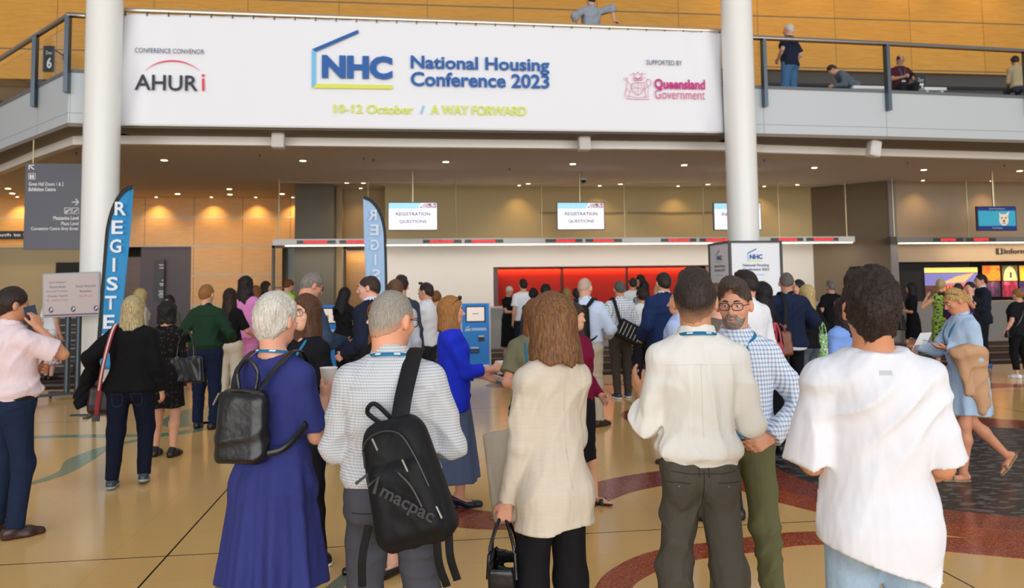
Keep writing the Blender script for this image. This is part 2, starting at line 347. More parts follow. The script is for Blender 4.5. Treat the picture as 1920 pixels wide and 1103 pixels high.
struct('trim_4', MB().tube([(-5.2, 14.55, 6.72), (6.2, 14.55, 6.66)], .045, 12), mat('rail_steel_warm', '#d8c4b0', .3, .8))
# columns
COLM = mat('white_column_paint', '#f1f1ec', .35)
for i, (x, y) in enumerate(((aty(190, 300, 14.2)[0], 14.2), (aty(1391, 340, 14.2)[0], 14.2))):
    tagset(MB().cyl((0, 0), .291, 0, 12.4, 48).build('column', COLM, None, True, (x, y, 0)),
           ['white round column left of the banner, beside the directory sign', 'white round column at the right end of the banner, rising from the square sign box'][i], 'column', 'white round columns', 'thing')
# lower walls
BEI = mat('beige_wall_paint', '#bba677', .6); BEI_LIT = mat('beige_wall_lit', '#dad3ca', .55)  # lower wall lightened: glow of display bar and daylight painted into its colour
YB = 22.0
struct('wall_back', MB().box(-.71, 11.83, YB, YB+.3, 2.9, CEIL), BEI)
struct('wall_back_lower', MB().box(-.71, 2.29, YB, YB+.3, 1.12, 2.9).box(2.29, 8.6, YB, YB+.3, 2.22, 2.9).box(8.6, 11.83, YB, YB+.3, 1.12, 2.9), BEI_LIT)
struct('wall_back_desk', MB().box(-.71, 11.83, YB-.9, YB+.3, 0, 1.06).box(-.75, 11.85, YB-.95, YB+.3, 1.06, 1.12), mat('grey_desk_panel', '#a3a09a', .5))
struct('trim_5', MB().box(3.65, 6.1, YB-.02, YB, 3.72, 3.77).box(6.2, 9.1, YB-.02, YB, 3.72, 3.77), mat('brown_slot', '#8a7656', .6))
# recess with red lit panels
REDG = mat('red_glass_panel', '#a3241a', .6, spec=.15)
struct('wall_recess', MB().box(2.2, 8.7, YB+.75, YB+.85, 1.0, 2.4), mat('dark_maroon', '#4a1818', .6))
struct('wall_recess_frame', MB().box(2.24, 2.42, YB+.02, YB+.76, 1.1, 2.24).box(2.24, 8.65, YB+.02, YB+.76, 2.2, 2.26), mat('plum_reveal', '#54373a', .5))
for (a, b) in ((2.45, 4.33), (4.42, 6.28), (6.37, 8.55)): struct('wall_recess_panel', MB().box(a, b, YB+.68, YB+.74, 1.12, 2.17), REDG)
area('desk_strip_light', (5.4, YB+.62, 2.17), (math.radians(4), 0, 0), 6.0, .05, 40, (1, .5, .2))
# left of the desks: grey panel wall, doorway, dark opening
struct('wall_left_pier', MB().box(-3.09, -2.06, 21.6, 22.3, 0, CEIL), mat('olive_grey_wall', '#665d4d', .6))
struct('wall_left_passage', MB().box(-2.06, -.71, 22.9, 23.1, 2.9, CEIL).box(-2.06, -1.9, 22.3, 23.1, 0, CEIL), mat('tan_wall', '#b39a72', .6))
struct('door_1', MB().box(-1.9, -.72, 23.6, 23.7, 0, 2.9), wood_mat('brown_door_wood', '#b07c36', '#946426', -2.4, 1.15, -.1, 4, ('#5a3a18', .01)))
struct('door_1_frame', MB().box(-1.94, -1.84, 22.85, 23.0, 0, 2.92).box(-1.94, -.7, 22.85, 23.0, 2.82, 2.92), mat('dark_door_frame', '#4a433d', .5))
area('corridor_strip_light', (-1.45, 23.3, 2.8), (0, 0, 0), .9, .06, 14, (1, .9, .7))
# far left: wood cladding above, doors, plum wall below
struct('wall_left', MB().box(-16, -3.09, 25, 25.2, 3.0, CEIL).box(-6.64, -3.95, 25, 25.2, 0, 3.0), WOODL)
struct('wall_left_plum', MB().box(-8.1, -6.64, 25.02, 25.3, 0, 3.0), mat('plum_grey_wall', '#6a6068', .6))
struct('door_2', MB().box(-9.1, -8.1, 25.1, 25.2, 0, 2.7).box(-8.62, -8.6, 25.05, 25.1, 0, 2.7), wood_mat('dark_door_wood', '#6e431c', '#4f2e12', -9.1, .16, -.1, 4, ('#2a1808', .01)))
struct('wall_left_beige', MB().box(-12.4, -9.1, 25.1, 25.25, 0, 3.0), mat('left_beige_paint', '#b8a47c', .6))  # one even beige over the whole wall
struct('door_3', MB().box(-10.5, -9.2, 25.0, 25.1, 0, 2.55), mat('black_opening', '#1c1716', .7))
struct('door_4', MB().box(-15.5, -12.2, 25.0, 25.1, 0, 2.6), wood_mat('brown_double_door', '#6b4420', '#573516', -15.5, 1.6, .2, 1.2, ('#3a2410', .01)))
struct('trim_6', MB().box(-15.5, -12.2, 24.9, 25.1, 2.6, 2.95), mat('door_lintel', '#241c18', .7))
# glazed partition between the cladding and the grey pier
FRM = mat('grey_window_frame', '#6b6660', .45)
w = struct('window_1', MB().box(-4.02, -3.94, 23.6, 23.7, 0, 2.95).box(-4.02, -3.05, 23.6, 23.7, 2.87, 2.95).box(-3.95, -3.05, 23.62, 23.68, 1.7, 1.74), FRM)
struct('window_1_glass', MB().box(-3.94, -3.05, 23.64, 23.655, 0, 2.87), GLASS)
struct('wall_behind_glass', MB().box(-4.4, -2.4, 25.6, 25.7, 0, 3.2), mat('grey_green_wall', '#8c8b7c', .6))
# right: brown side wall, pilaster, information desk wall
struct('wall_side_brown', MB().prism([(11.83, 22.0), (13.2, 20.35), (13.32, 20.45), (11.95, 22.2)], 0, CEIL), mat('brown_panel_wall', '#74644f', .6))
struct('trim_7', MB().box(13.2, 13.42, 20.3, 20.65, 0, CEIL), mat('grey_pilaster', '#8a8480', .5))
YI = 20.6
struct('wall_right', MB().box(13.42, 24, YI, YI+.3, 2.22, CEIL), mat('warm_beige_paint', '#b09a80', .6))
struct('wall_right_desk', MB().box(13.42, 24, YI-.6, YI+.3, 0, 1.1), mat('grey_info_desk', '#8f8a82', .55))
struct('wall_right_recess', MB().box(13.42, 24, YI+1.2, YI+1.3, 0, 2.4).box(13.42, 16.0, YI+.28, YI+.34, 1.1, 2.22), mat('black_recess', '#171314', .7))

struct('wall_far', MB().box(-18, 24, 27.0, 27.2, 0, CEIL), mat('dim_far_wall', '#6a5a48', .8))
area('bar_strip_light', (4.5, 20.75, 2.76), (math.radians(12), 0, 0), 15.5, .08, 80, (1, .97, .92))
area('bar_strip_light', (18, 20.1, 2.7), (math.radians(12), 0, 0), 6, .08, 40, (1, .8, .55))
# ================================================================== FIXTURES, SIGNS
FACE = (1, 0, 0)
# ---- downlights in the low ceiling
LENS = mat('downlight_lens', '#fff4dc', .4, emit=('#ffe6b8', 9)); RING = mat('downlight_ring', '#cfc3b4', .4)
_dl_px = [(308, 301), (568, 302), (836, 304), (1074, 308), (1283, 310), (1527, 315), (1732, 319), (1912, 321), (15, 354), (23, 363), (333, 364), (430, 355), (431, 365),
          (529, 364), (650, 343), (690, 362), (990, 345), (1162, 346), (1322, 348), (1475, 352), (1650, 353), (1800, 354)]
def downlight(x, y, label, group, power=22, spread=1.15, z=CEIL, r=.085, col=(1, .80, .55)):
    d = empty('downlight', (x, y, z), 0, label, 'ceiling light', group)
    b = MB().cyl((0, 0), r, -.018, .0, 24); b.build('trim_ring', RING, d); MB().cyl((0, 0), r*.78, -.022, -.012, 20).build('lens', LENS, d)
    if power:
        l = bpy.data.lights.new('downlight_lamp', 'SPOT'); l.energy = power; l.color = col; l.spot_size = 2.0; l.spot_blend = .8; l.shadow_soft_size = .06
        o = bpy.data.objects.new('downlight_lamp', l); COL.objects.link(o); o.parent = d; o.location = (0, 0, -.04)
    return d
for i, (x, y) in enumerate(_dl_px):
    p = atz(x, y, CEIL-.02)
    downlight(p[0], min(p[1], 24.4 if x < 560 else 21.2), 'round recessed downlight glowing in the taupe ceiling under the balcony', 'downlights in the balcony ceiling', 48 if i < 8 else 30)
# wall washers close to the beige wall and the wood cladding
for x in (3.0, 5.3, 7.6, 10.2): downlight(x, 21.62, 'small wall-washing downlight close to the beige wall', 'wall washers above the registration desks', 32, r=.05, col=(1, .66, .3))
for x in (14.2, 16.3, 18.6, 20.6): downlight(x, 20.2, 'small wall-washing downlight above the information desk', 'wall washers above the information desk', 32, r=.05, col=(1, .66, .3))
for x in (-7.6, -6.0, -4.7, -3.6, -9.6, -11.5): downlight(x, 24.72, 'small wall-washing downlight grazing the honey wood cladding', 'wall washers above the wood cladding', 60, r=.05, col=(1, .72, .36))
downlight(-1.4, 22.4, 'small downlight over the doorway beside the grey pier', None, 26, r=.05, col=(1, .66, .3))
# wall washers of the upper wall hang high above, out of the picture
for x in (9.5, 12.0, 14.6, 17.2):
    l = bpy.data.lights.new('upper_wall_washer', 'SPOT'); l.energy = 170; l.color = (1, .6, .22); l.spot_size = 1.5; l.spot_blend = .9; l.shadow_soft_size = .1
    o = bpy.data.objects.new('upper_wall_washer', l); COL.objects.link(o); o.location = (x, 20.9, 12.1)
# little sprinkler studs and a dome camera
for (x, y) in ((487, 292), (682, 298), (143, 288), (700, 301), (1433, 301), (1702, 307), (1883, 311), (955, 318)):
    p = atz(x, y, CEIL-.02); tagset(MB().cyl((0, 0), .03, -.012, 0, 12).cyl((0, 0), .012, -.05, -.01, 8).build('sprinkler', mat('sprinkler_metal', '#6e6258', .4), None, False, (p[0], p[1], CEIL)),
                                    'small sprinkler stud in the taupe ceiling under the balcony', 'sprinkler', 'sprinklers in the balcony ceiling')
p = atz(1094, 334, CEIL); d = empty('dome_camera', (p[0], p[1], CEIL), 0, 'small dark dome camera hanging from the ceiling above the middle screen', 'camera')
MB().cyl((0, 0), .09, -.06, 0, 24).build('mount', mat('pale_plastic', '#d8d4cc', .4), d, True); MB().sph((0, 0, -.06), .075, n=20).build('dome', mat('smoked_dome', '#15161a', .08), d, True)
# ---- loudspeakers on the balcony edge
SPK = mat('white_speaker', '#eceae6', .45); SPKG = mat('speaker_grille', '#dddbd6', .7)
for (px, py, tl, lb) in ((522, 262, 0, 'white loudspeaker box under the banner, left of the house logo'), (1095, 267, 0, 'white loudspeaker box under the right half of the banner'), (1638, 280, 14, 'white loudspeaker box tilted on the edge right of the right column')):
    p = aty(px, py, 15.05); s = empty('loudspeaker', tuple(p), 0, lb, 'loudspeaker', 'white loudspeakers on the balcony edge')
    R_ = Matrix.Rotation(math.radians(tl), 4, 'Y') @ Matrix.Rotation(math.radians(-8), 4, 'X')
    MB().box(-.115, .115, -.1, .1, -.17, .17, R_, .02).build('cabinet', SPK, s, True); MB().box(-.095, .095, -.112, -.09, -.15, .15, R_, .008).build('grille', SPKG, s)
    MB().rod((0, .06, .1), (0, .25, .34), .018).box(-.05, .05, .2, .3, .3, .36).build('bracket', SPK, s)
# ---- LED display bars
LEDB = mat('led_bar_white', '#e9e6df', .4); LEDG = mat('led_bar_grey', '#8b8783', .4); LEDK = mat('led_display', '#4b4a45', .4)
LEDR = mat('led_red_text', '#c03034', .5, emit=('#ff2a2a', .9)); _t = NT(LEDR)
_nz = _t.noise(38, 1); _t.link(_t.math('MULTIPLY', _t.math('GREATER_THAN', _nz, .44), 1.6), _t.b.inputs['Emission Strength'])
BARL = mat('led_bar_striplight', '#fff3dc', .4, emit=('#ffe9c8', 5))
def led_bar(label, x0, x1, yb, z0, z1, px_segs, rods, body, back=True, end_dark=False):
    e = empty('led_display_bar', (x0, yb, z0), 0, label, 'display'); T_ = lambda mb: (bmesh.ops.translate(mb.bm, vec=(-x0, -yb, -z0), verts=mb.bm.verts), mb)[1]
    T_(MB().box(x0, x1, yb-.06, yb+.1, z0, z1, bevel=.008)).build('housing', body, e)
    if back: T_(MB().box(x0, x0+.16, yb+.1, yb+1.3, z0, z1)).build('return_arm', body, e)
    if end_dark: T_(MB().box(x0-.02, x0+.17, yb-.075, yb+.1, z0-.02, z1+.02)).build('end_cap', LEDK, e)
    T_(MB().box(x0+.3, x1-.05, yb-.02, yb+.08, z0-.02, z0+.001)).build('strip_light', BARL, e)
    for (a, b, ra, rb) in px_segs:
        A, B = aty(a, 452, yb)[0], aty(b, 452, yb)[0]; RA, RB = aty(ra, 452, yb)[0], aty(rb, 452, yb)[0]; zm = (z0+z1)/2
        T_(MB().box(A, B, yb-.068, yb-.058, zm-.045, zm+.045)).build('display_window', LEDK, e); T_(MB().box(RA, RB, yb-.072, yb-.066, zm-.03, zm+.03)).build('red_readout', LEDR, e)
    for x in rods: T_(MB().rod((x, yb, z1), (x, yb, CEIL), .016)).build('hanger_rod', RODM, e)
    T_(MB().rod((x0+.1, yb, CEIL-.09), (rods[-1], yb, CEIL-.09), .01)).build('ceiling_track', RODM, e)
    return e
YL = 20.6
led_bar('long white hanging display bar with red readouts above the registration desks', aty(512, 452, YL)[0], aty(1601, 450, YL)[0], YL, 2.79, 2.95,
        [(557, 630, 570, 614), (637, 690, 650, 684), (793, 865, 806, 850), (871, 943, 884, 928), (1022, 1091, 1042, 1078), (1097, 1165, 1112, 1150), (1238, 1304, 1252, 1292), (1310, 1368, 1322, 1362), (1443, 1504, 1458, 1492), (1510, 1570, 1524, 1560)],
        [aty(x, 400, YL)[0] for x in (523, 690, 855, 1016, 1171, 1319, 1460, 1586)], LEDB)
led_bar('grey hanging display bar with red readouts above the information desk', aty(1668, 450, 20.0)[0], 20.5, 20.0, 2.73, 2.88,
        [(1747, 1803, 1761, 1789), (1809, 1864, 1823, 1850)], [aty(x, 400, 20.0)[0] for x in (1675, 1814)] + [19.9], LEDG, False, True)
# ---- hanging screens
BEZ = mat('screen_bezel', '#141416', .3); SCRW = mat('screen_white', '#eeecf4', .3, emit=('#f0eefa', .55)); SCRC = mat('screen_cyan', '#9fdcf2', .3, emit=('#9fdcf2', .5)); INK = mat('screen_ink', '#3a3c6a', .5)
PHO = mat('screen_photo', '#8899aa', .3); _t = NT(PHO); _c = _t.ramp(_t.noise(9, 4, .7), [(.35, lin('#1d2340')), (.45, lin('#8a4a4a')), (.52, lin('#d8c8d8')), (.62, lin('#f0ecf6'))]); _t.col(_c); _t.link(_c, _t.b.inputs['Emission Color']); _t.b.inputs['Emission Strength'].default_value = .35
def screen(label, px0, py0, px1, py1, Y, draw):
    a, b = aty(px0, (py0+py1)/2, Y), aty(px1, (py0+py1)/2, Y); t_, bt = aty((px0+px1)/2, py0, Y)[2], aty((px0+px1)/2, py1, Y)[2]; W, H = b[0]-a[0], t_-bt
    e = empty('hanging_screen', (a[0]+W/2, Y, bt), 0, label, 'screen', 'screens hanging above the desks')
    MB().box(-W/2, W/2, 0, .06, 0, H, bevel=.006).build('bezel', BEZ, e); MB().box(-.16, .16, .06, .12, H*.3, H*.75).rod((0, .09, H*.6), (0, .09, CEIL-bt), .03, 14).build('pole_mount', RODM, e)
    draw(e, Plane((-W/2, -.004, 0), FACE), W, H); return e
def reg_draw(l1, l2):
    def f(e, pl, W, H):
        b = .022; link_mesh('display_panel', face_mesh([[pl.p(b, b), pl.p(W-b, b), pl.p(W-b, H-b), pl.p(b, H-b)]], 'm'), SCRW, e)
        link_mesh('header_band', face_mesh([[pl.p(b, H*.76, .002), pl.p(W*.6, H*.76, .002), pl.p(W*.66, H-b, .002), pl.p(b, H-b, .002)]], 'm'), SCRC, e)
        link_mesh('header_photo', face_mesh([[pl.p(W*.62, H*.79, .003), pl.p(W-b, H*.79, .003), pl.p(W-b, H-b*1.2, .003), pl.p(W*.72, H-b*2, .003)]], 'm'), PHO, e)
        if l2: text(pl, l1, W*.165, W*.845, H*.52, H*.64, INK, e, w=.004, bold=.01); text(pl, l2, W*.235, W*.77, H*.245, H*.37, INK, e, w=.004, bold=.01)
        else: text(pl, l1, W*.17, W*.83, H*.52, H*.64, INK, e, w=.004, bold=.01)
    return f
screen('hanging screen reading REGISTRATION QUESTIONS, nearest the pale blue feather flag', 727, 379, 821, 432.5, 19, reg_draw('REGISTRATION', 'QUESTIONS'))
screen('hanging screen reading REGISTRATION QUESTIONS, above the red recess', 1044, 379, 1134, 431.5, 19, reg_draw('REGISTRATION', 'QUESTIONS'))
screen('hanging screen half hidden by the right column, reading INF', 1338, 380, 1428, 432, 19, reg_draw('INFORMATION', None))
NAVY = mat('screen_navy', '#1f2f78', .3, emit=('#1f2f78', .4)); TEAL = mat('screen_teal', '#3aa0bd', .3, emit=('#3aa0bd', .4)); WTX = mat('white_lettering', '#f4f4f4', .5); DOG = mat('screen_dog_fur', '#e6d8c4', .4, emit=('#e6d8c4', .3)); DOGD = mat('screen_dog_dark', '#4a3a36', .4)
def dog_draw(e, pl, W, H):
    b = .022; Q = lambda u0, v0, u1, v1, w: [pl.p(u0*W, v0*H, w), pl.p(u1*W, v0*H, w), pl.p(u1*W, v1*H, w), pl.p(u0*W, v1*H, w)]
    link_mesh('display_panel', face_mesh([Q(.02, .03, .98, .97, 0)], 'm'), NAVY, e); link_mesh('picture_panel', face_mesh([Q(.03, .2, .97, .82, .002)], 'm'), TEAL, e)
    el = lambda cx, cy, rx, ry, w: [pl.p((cx+rx*math.cos(a))*W, (cy+ry*math.sin(a))*H, w) for a in np.linspace(0, 2*PI, 25)[:-1]]
    tri = lambda *p: [pl.p(u*W, v*H, .004) for u, v in p]
    link_mesh('dog_picture', face_mesh([el(.67, .45, .12, .24, .004), tri((.56, .58), (.63, .64), (.56, .76)), tri((.70, .66), (.78, .58), (.82, .80))], 'm'), DOG, e)
    link_mesh('dog_features', face_mesh([el(.62, .52, .02, .035, .006), el(.72, .52, .02, .035, .006), el(.67, .40, .03, .04, .006), el(.67, .31, .045, .015, .006)], 'm'), DOGD, e)
    text(pl, 'Upcoming Events', .31*W, .71*W, .86*H, .93*H, WTX, e, w=.005); text(pl, '9-10 March', .37*W, .63*W, .08*H, .15*H, WTX, e, w=.005)
screen('hanging navy screen showing a pale dog, above the information desk', 1832, 387, 1906, 433, 18.4, dog_draw)
# ---- banner
BAN = mat('banner_vinyl', '#f1f2f7', .5); YN = 14.54
_x0, _x1 = aty(231, 30, YN)[0]-.02, aty(1354, 65, YN)[0]; _zt, _zb = 6.66, 4.62
ban = empty('conference_banner', ((_x0+_x1)/2, YN, _zb), 0, 'long white conference banner hung from the balcony rail between the columns', 'banner')
_W = _x1-_x0; V = []; Fs = []; nx, nz = 220, 36
for j in range(nz+1):
    for i in range(nx+1):
        u = i/nx; v = j/nz; e1 = math.exp(-u*_W/.35); e2 = math.exp(-(1-u)*_W/.5)
        yy = .028*e1*math.sin(16*u*_W/1.2-6*v+1)+.035*e2*math.sin(14*(1-u)*_W/1.1+5*(1-v))+.004*math.sin(7*u*_W+2*v)*(.3+v)
        zz = _zb+(_zt-_zb)*v; xx = _x0+_W*u + (-.06*(1-v) if u < .5 else -.05*(1-v))*abs(2*u-1)**6
        if j == nz: zz -= .012*abs(math.sin(PI*u*30))
        V.append((xx-(_x0+_x1)/2, yy, zz-_zb))
for j in range(nz):
    for i in range(nx): a = j*(nx+1)+i; Fs.append((a, a+1, a+nx+2, a+nx+1))
o = link_mesh('banner_sheet', pydata(V, Fs), BAN, ban, True); sm = o.modifiers.new('thick', 'SOLIDIFY'); sm.thickness = .004; sm.offset = -1
tie = MB()
for i in range(31):
    x = -_W/2+.06+(_W-.12)*i/30; tie.box(x-.008, x+.008, -.03, .012, _zt-_zb-.045, _zt-_zb+.02)
tie.build('ties', mat('dark_tie', '#54504c', .6), ban)
PB = Plane((0, YN-.045, 0), FACE); PBL = Plane((-(_x0+_x1)/2, -.045, -_zb), FACE)
def bpx(x, y): q = aty(x, y, YN-.045); return q[0], q[2]
def btext(s, xa, xb, ya, yb, m, **k):
    """ya,yb: top and bottom of the lettering in the middle of the word"""
    yc = (ya+yb)/2; xc = (xa+xb)/2; u0 = bpx(xa, yc)[0]; u1 = bpx(xb, yc)[0]; text(PBL, s, u0, u1, bpx(xc, yb)[1], bpx(xc, ya)[1], m, ban, **k)
def bstroke(pts, w, m, name='logo_line'): link_mesh(name, face_mesh(stroke(PBL, [bpx(*p) for p in pts], w), 'm'), m, ban)
def bpoly(pts, m, name): link_mesh(name, face_mesh([[PBL.p(*bpx(*p), .003) for p in pts][::-1]], 'm'), m, ban)
CN = mat('ink_navy', '#2b3a5e', .5); CB = mat('ink_blue', '#0a5aa8', .5); CLB = mat('ink_light_blue', '#74c4f0', .5); CY = mat('ink_yellow_green', '#e2ea5c', .5); CP = mat('ink_pink', '#e8274e', .5); CD = mat('ink_charcoal', '#232a38', .5); CM = mat('ink_magenta', '#c8187c', .5); CMP = mat('ink_crest_pink', '#d86a92', .5)
btext('CONFERENCE CONVENOR', 253, 383, 91, 100, CN)
btext('AHUR', 252.5, 371, 140.5, 170, CD, bold=.012); bpoly([(378.8, 147), (383.2, 147), (383.4, 170.5), (379, 170.5)], CP, 'letter_stem')
link_mesh('letter_dot', face_mesh([[PBL.p(bpx(381, 141.5)[0]+.026*math.cos(a), bpx(381, 141.5)[1]+.026*math.sin(a), .003) for a in np.linspace(0, 2*PI, 17)[:-1]]], 'm'), CP, ban)
_arc = bez([(271.5, 132.5), (288, 121.5), (305, 115.8), (323, 114), (342, 116.2), (360, 123), (375.5, 133)], 6); link_mesh('logo_arc', face_mesh(stroke(PBL, [bpx(*p) for p in _arc], list(.004+.02*np.sin(np.linspace(0, PI, len(_arc))))), 'm'), CP, ban)
bpoly([(585, 92.3), (671, 55.8), (673.2, 62), (592, 97)], CB, 'roof_line'); bpoly([(584.8, 93.3), (592.2, 97.5), (591.8, 158), (584.6, 164.8)], CLB, 'wall_line'); bpoly([(593, 157), (736.5, 159.5), (736.5, 166.8), (586, 165)], CY, 'floor_line')
btext('NHC', 603.5, 736, 104, 148, CB, bold=.055)
btext('National Housing', 770, 1030, 107, 138.5, CB, bold=.028); btext('Conference 2023', 770, 1030, 137, 164, CB, bold=.028)
btext('10-12 October', 626, 775, 196, 213, CY, bold=.02); btext('/', 788, 796, 198, 214, CLB, bold=.01); btext('A WAY FORWARD', 808, 987, 198, 216, CY, bold=.02)
btext('SUPPORTED BY', 1212, 1279, 113, 122, CN); btext('Queensland', 1227, 1322, 148.5, 170.5, CM, bold=.035); btext('Government', 1228, 1322, 168, 186, CMP)
# crest in pink line work: shield, stag, crane, crown, ribbon
def crest():
    L = []
    s = lambda pts, w=.012: L.extend(stroke(PBL, [bpx(*p) for p in bez(pts, 5)], w*.62))
    s([(1185, 157), (1184, 166), (1189, 174), (1196, 178), (1203, 174), (1208, 166), (1207, 157), (1196, 155), (1185, 157)], .016)
    s([(1196, 155), (1196, 178)]); s([(1184, 165), (1208, 165)]); s([(1187, 160), (1193, 163)]); s([(1199, 170), (1205, 168)]); s([(1188, 170), (1194, 173)]); s([(1199, 159), (1205, 161)])
    s([(1188, 150), (1190, 144), (1196, 149), (1202, 144), (1204, 150), (1188, 151)], .02); s([(1189, 143), (1187, 137), (1192, 140), (1196, 135), (1200, 140), (1205, 137), (1203, 143)], .016); s([(1190, 147), (1203, 147)], .02)
    s([(1180, 139), (1184, 141)]); s([(1207, 140), (1211, 138)]); s([(1207, 145), (1211, 146)])
    s([(1169, 146), (1173, 150), (1177, 152), (1175, 158), (1175, 166), (1172, 174), (1173, 182)], .016); s([(1173, 144), (1176, 149), (1177, 146)], .014); s([(1177, 152), (1182, 158), (1184, 166), (1180, 176), (1178, 183)], .013); s([(1175, 166), (1181, 172)])
    s([(1214, 148), (1219, 150), (1221, 155), (1218, 161), (1212, 164), (1209, 170), (1211, 178), (1209, 183)], .016); s([(1214, 148), (1212, 155), (1214, 161)], .02); s([(1216, 163), (1215, 173), (1216, 183)]); s([(1210, 155), (1206, 152)])
    s([(1174, 184.5), (1195, 186), (1218, 186)], .016); s([(1176, 180), (1186, 181), (1196, 183), (1206, 182), (1215, 182)])
    return face_mesh(L, 'm')
link_mesh('crest_emblem', crest(), CMP, ban)
# ---- square sign box around the right column
PAN = mat('sign_panel_white', '#eef0f6', .45); FRK = mat('sign_frame_black', '#1c1b20', .4)
bx = empty('sign_box', (aty(1391, 340, 14.2)[0]+.0, 14.2, 0), 0, 'tall white square sign box with black edges wrapped around the right column', 'sign')
a = .49; ZB = 2.44; inn = .31
sh = MB()
for (x0, x1, y0, y1) in ((-a, a, -a, -a+.03), (-a, a, a-.03, a), (-a, -a+.03, -a+.03, a-.03), (a-.03, a, -a+.03, a-.03)): sh.box(x0, x1, y0, y1, .02, ZB)
sh.build('panels', PAN, bx)
for (x, y) in ((-a, -a), (a, -a), (-a, a), (a, a)): MB().box(x-.022, x+.022, y-.022, y+.022, 0, ZB+.02).build('corner_post', FRK, bx)
tp = MB()
for (x0, x1, y0, y1) in ((-a, a, -a-.02, -a+.035), (-a, a, a-.035, a+.02), (-a-.02, -a+.035, -a, a), (a-.035, a+.02, -a, a)): tp.box(x0, x1, y0, y1, ZB-.01, ZB+.03)
tp.build('top_frame', FRK, bx)
def nhc_panel(pl, W, n=''):
    c = W/2
    def L(pts, w, m, name): link_mesh(name, face_mesh(stroke(pl, pts, w), 'm'), m, bx)
    L([(c-.15, ZB-.2), (c+.02, ZB-.12)], .018, CB, 'roof_line'); L([(c-.15, ZB-.2), (c-.15, ZB-.335)], .014, CLB, 'wall_line'); L([(c-.15, ZB-.34), (c+.13, ZB-.34)], .014, CY, 'floor_line')
    text(pl, 'NHC', c-.115, c+.13, ZB-.31, ZB-.22, CB, bx, bold=.05)
    text(pl, 'National Housing', c-.25, c+.25, ZB-.455, ZB-.395, CN, bx, bold=.015); text(pl, 'Conference 2023', c-.25, c+.25, ZB-.52, ZB-.47, CN, bx, bold=.015)
    text(pl, '10-12 October', c-.17, c+.17, ZB-.605, ZB-.575, CLB, bx); text(pl, 'A WAY FORWARD', c-.2, c+.2, ZB-.74, ZB-.71, CY, bx)
nhc_panel(Plane((-a, -a-.003, 0), FACE), 2*a); nhc_panel(Plane((-a-.003, a, 0), (0, -1, 0)), 2*a)
# ---- hanging directory sign
DIR = mat('directory_slate', '#4b4a55', .35)
YD = 15.9; p0 = aty(48, 306, YD); p1 = aty(153, 468, YD); _w = p1[0]-p0[0]; zt, zb = p0[2], aty(100, 468, YD)[2]
ds = empty('directory_sign', (p0[0], YD, zb), 0, 'dark slate hanging directory sign with white arrows left of the left column', 'sign'); H = zt-zb; _w = _w+.08
MB().box(0, _w, 0, .06, 0, H, bevel=.004).build('panel', DIR, ds)
for x in (.12, _w-.12): MB().rod((x, .03, H), (x, .03, H+(4.6-zt)+.01), .012).build('hanger_rod', RODM, ds)
pl = Plane((0, -.003, 0), FACE)
def dpx(x, y): q = aty(x, y, YD-.003); return q[0]-p0[0], q[2]-zb
def dtext(s, xa, xb, ya, yb, **k): text(pl, s, dpx(xa, ya)[0], dpx(xb, ya)[0], dpx(xa, yb)[1], dpx(xa, ya)[1], WTX, ds, w=.001, **k)
dtext('Great Hall Doors 1 & 2', 54, 119.5, 341.5, 348.5, bold=.01); dtext('Exhibition Centre', 54, 104.5, 351.5, 358.5, bold=.02)
dtext('Mezzanine Level', 100, 147.5, 405.5, 412.5, bold=.02); dtext('Plaza Level', 115, 147.5, 416, 422.5, bold=.01); dtext('Convention Centre Grey Street', 58.5, 147, 426, 433.5, bold=.015)
def dstroke(pts, w, name='arrow'): link_mesh(name, face_mesh([q for P_ in pts for q in stroke(pl, [dpx(*p) for p in P_], w, .001)], 'm'), WTX, ds)
dstroke([[(64, 318), (54.5, 310.5)], [(54.5, 318), (54.5, 310), (64, 310)]], .018); dstroke([[(135, 379), (147, 379)], [(141.5, 373), (147.5, 379), (141.5, 385)]], .018)
for (x0, y0, x1, y1) in ((54, 325.5, 66, 336.5), (121, 390, 133, 401), (135.5, 390, 147.5, 401)): dstroke([[(x0, y0), (x1, y0), (x1, y1), (x0, y1), (x0, y0)]], .01, 'pictogram_frame')
dstroke([[(57.5, 328), (57.5, 335)], [(62, 328), (62, 335)]], .03, 'pictogram'); dstroke([[(122.5, 399), (125, 399), (129.5, 393), (132, 393)], [(124, 394), (124, 398)]], .018, 'pictogram'); dstroke([[(138, 399), (141, 396.5), (145, 392.5)]], .018, 'pictogram')
# ---- black strip sign over the far doors, plum-wall directory blade
YS = 24.6; q0 = aty(-60, 441, YS); q1 = aty(47, 441, YS); _z = aty(20, 441, YS)[2]
ss = empty('overdoor_sign', (q0[0], YS, _z-.12), 0, 'black strip sign with white lettering over the far-left doors', 'sign'); MB().box(0, q1[0]-q0[0]+.6, 0, .05, 0, .24).build('panel', mat('black_sign', '#2a2624', .4), ss)
text(Plane((0, -.003, 0), FACE), 'Through to Exhibition', aty(-32, 441, YS)[0]-q0[0], aty(104, 441, YS)[0]-q0[0], .055, .175, WTX, ss, bold=.02)
q = aty(292, 565, 24.85); q2 = aty(308, 487, 24.85)
bs = empty('wall_directory', (q[0], 24.85, q[2]), 0, 'narrow black wall directory with white lines on the plum wall', 'sign'); Hh = q2[2]-q[2]; Ww = q2[0]-q[0]; MB().box(0, Ww, 0, .12, 0, Hh).build('panel', mat('black_sign', '#2a2624', .4), bs)
pl = Plane((0, -.003, 0), FACE); L = []
for v, ww in ((.87, .6), (.80, .55), (.5, .2), (.42, .5), (.38, .4), (.24, .6), (.19, .5), (.15, .6), (.1, .5)): L += stroke(pl, [(Ww*(.95-ww), Hh*v), (Ww*.95, Hh*v)], .028)
link_mesh('white_text_lines', face_mesh(L, 'm'), WTX, bs)
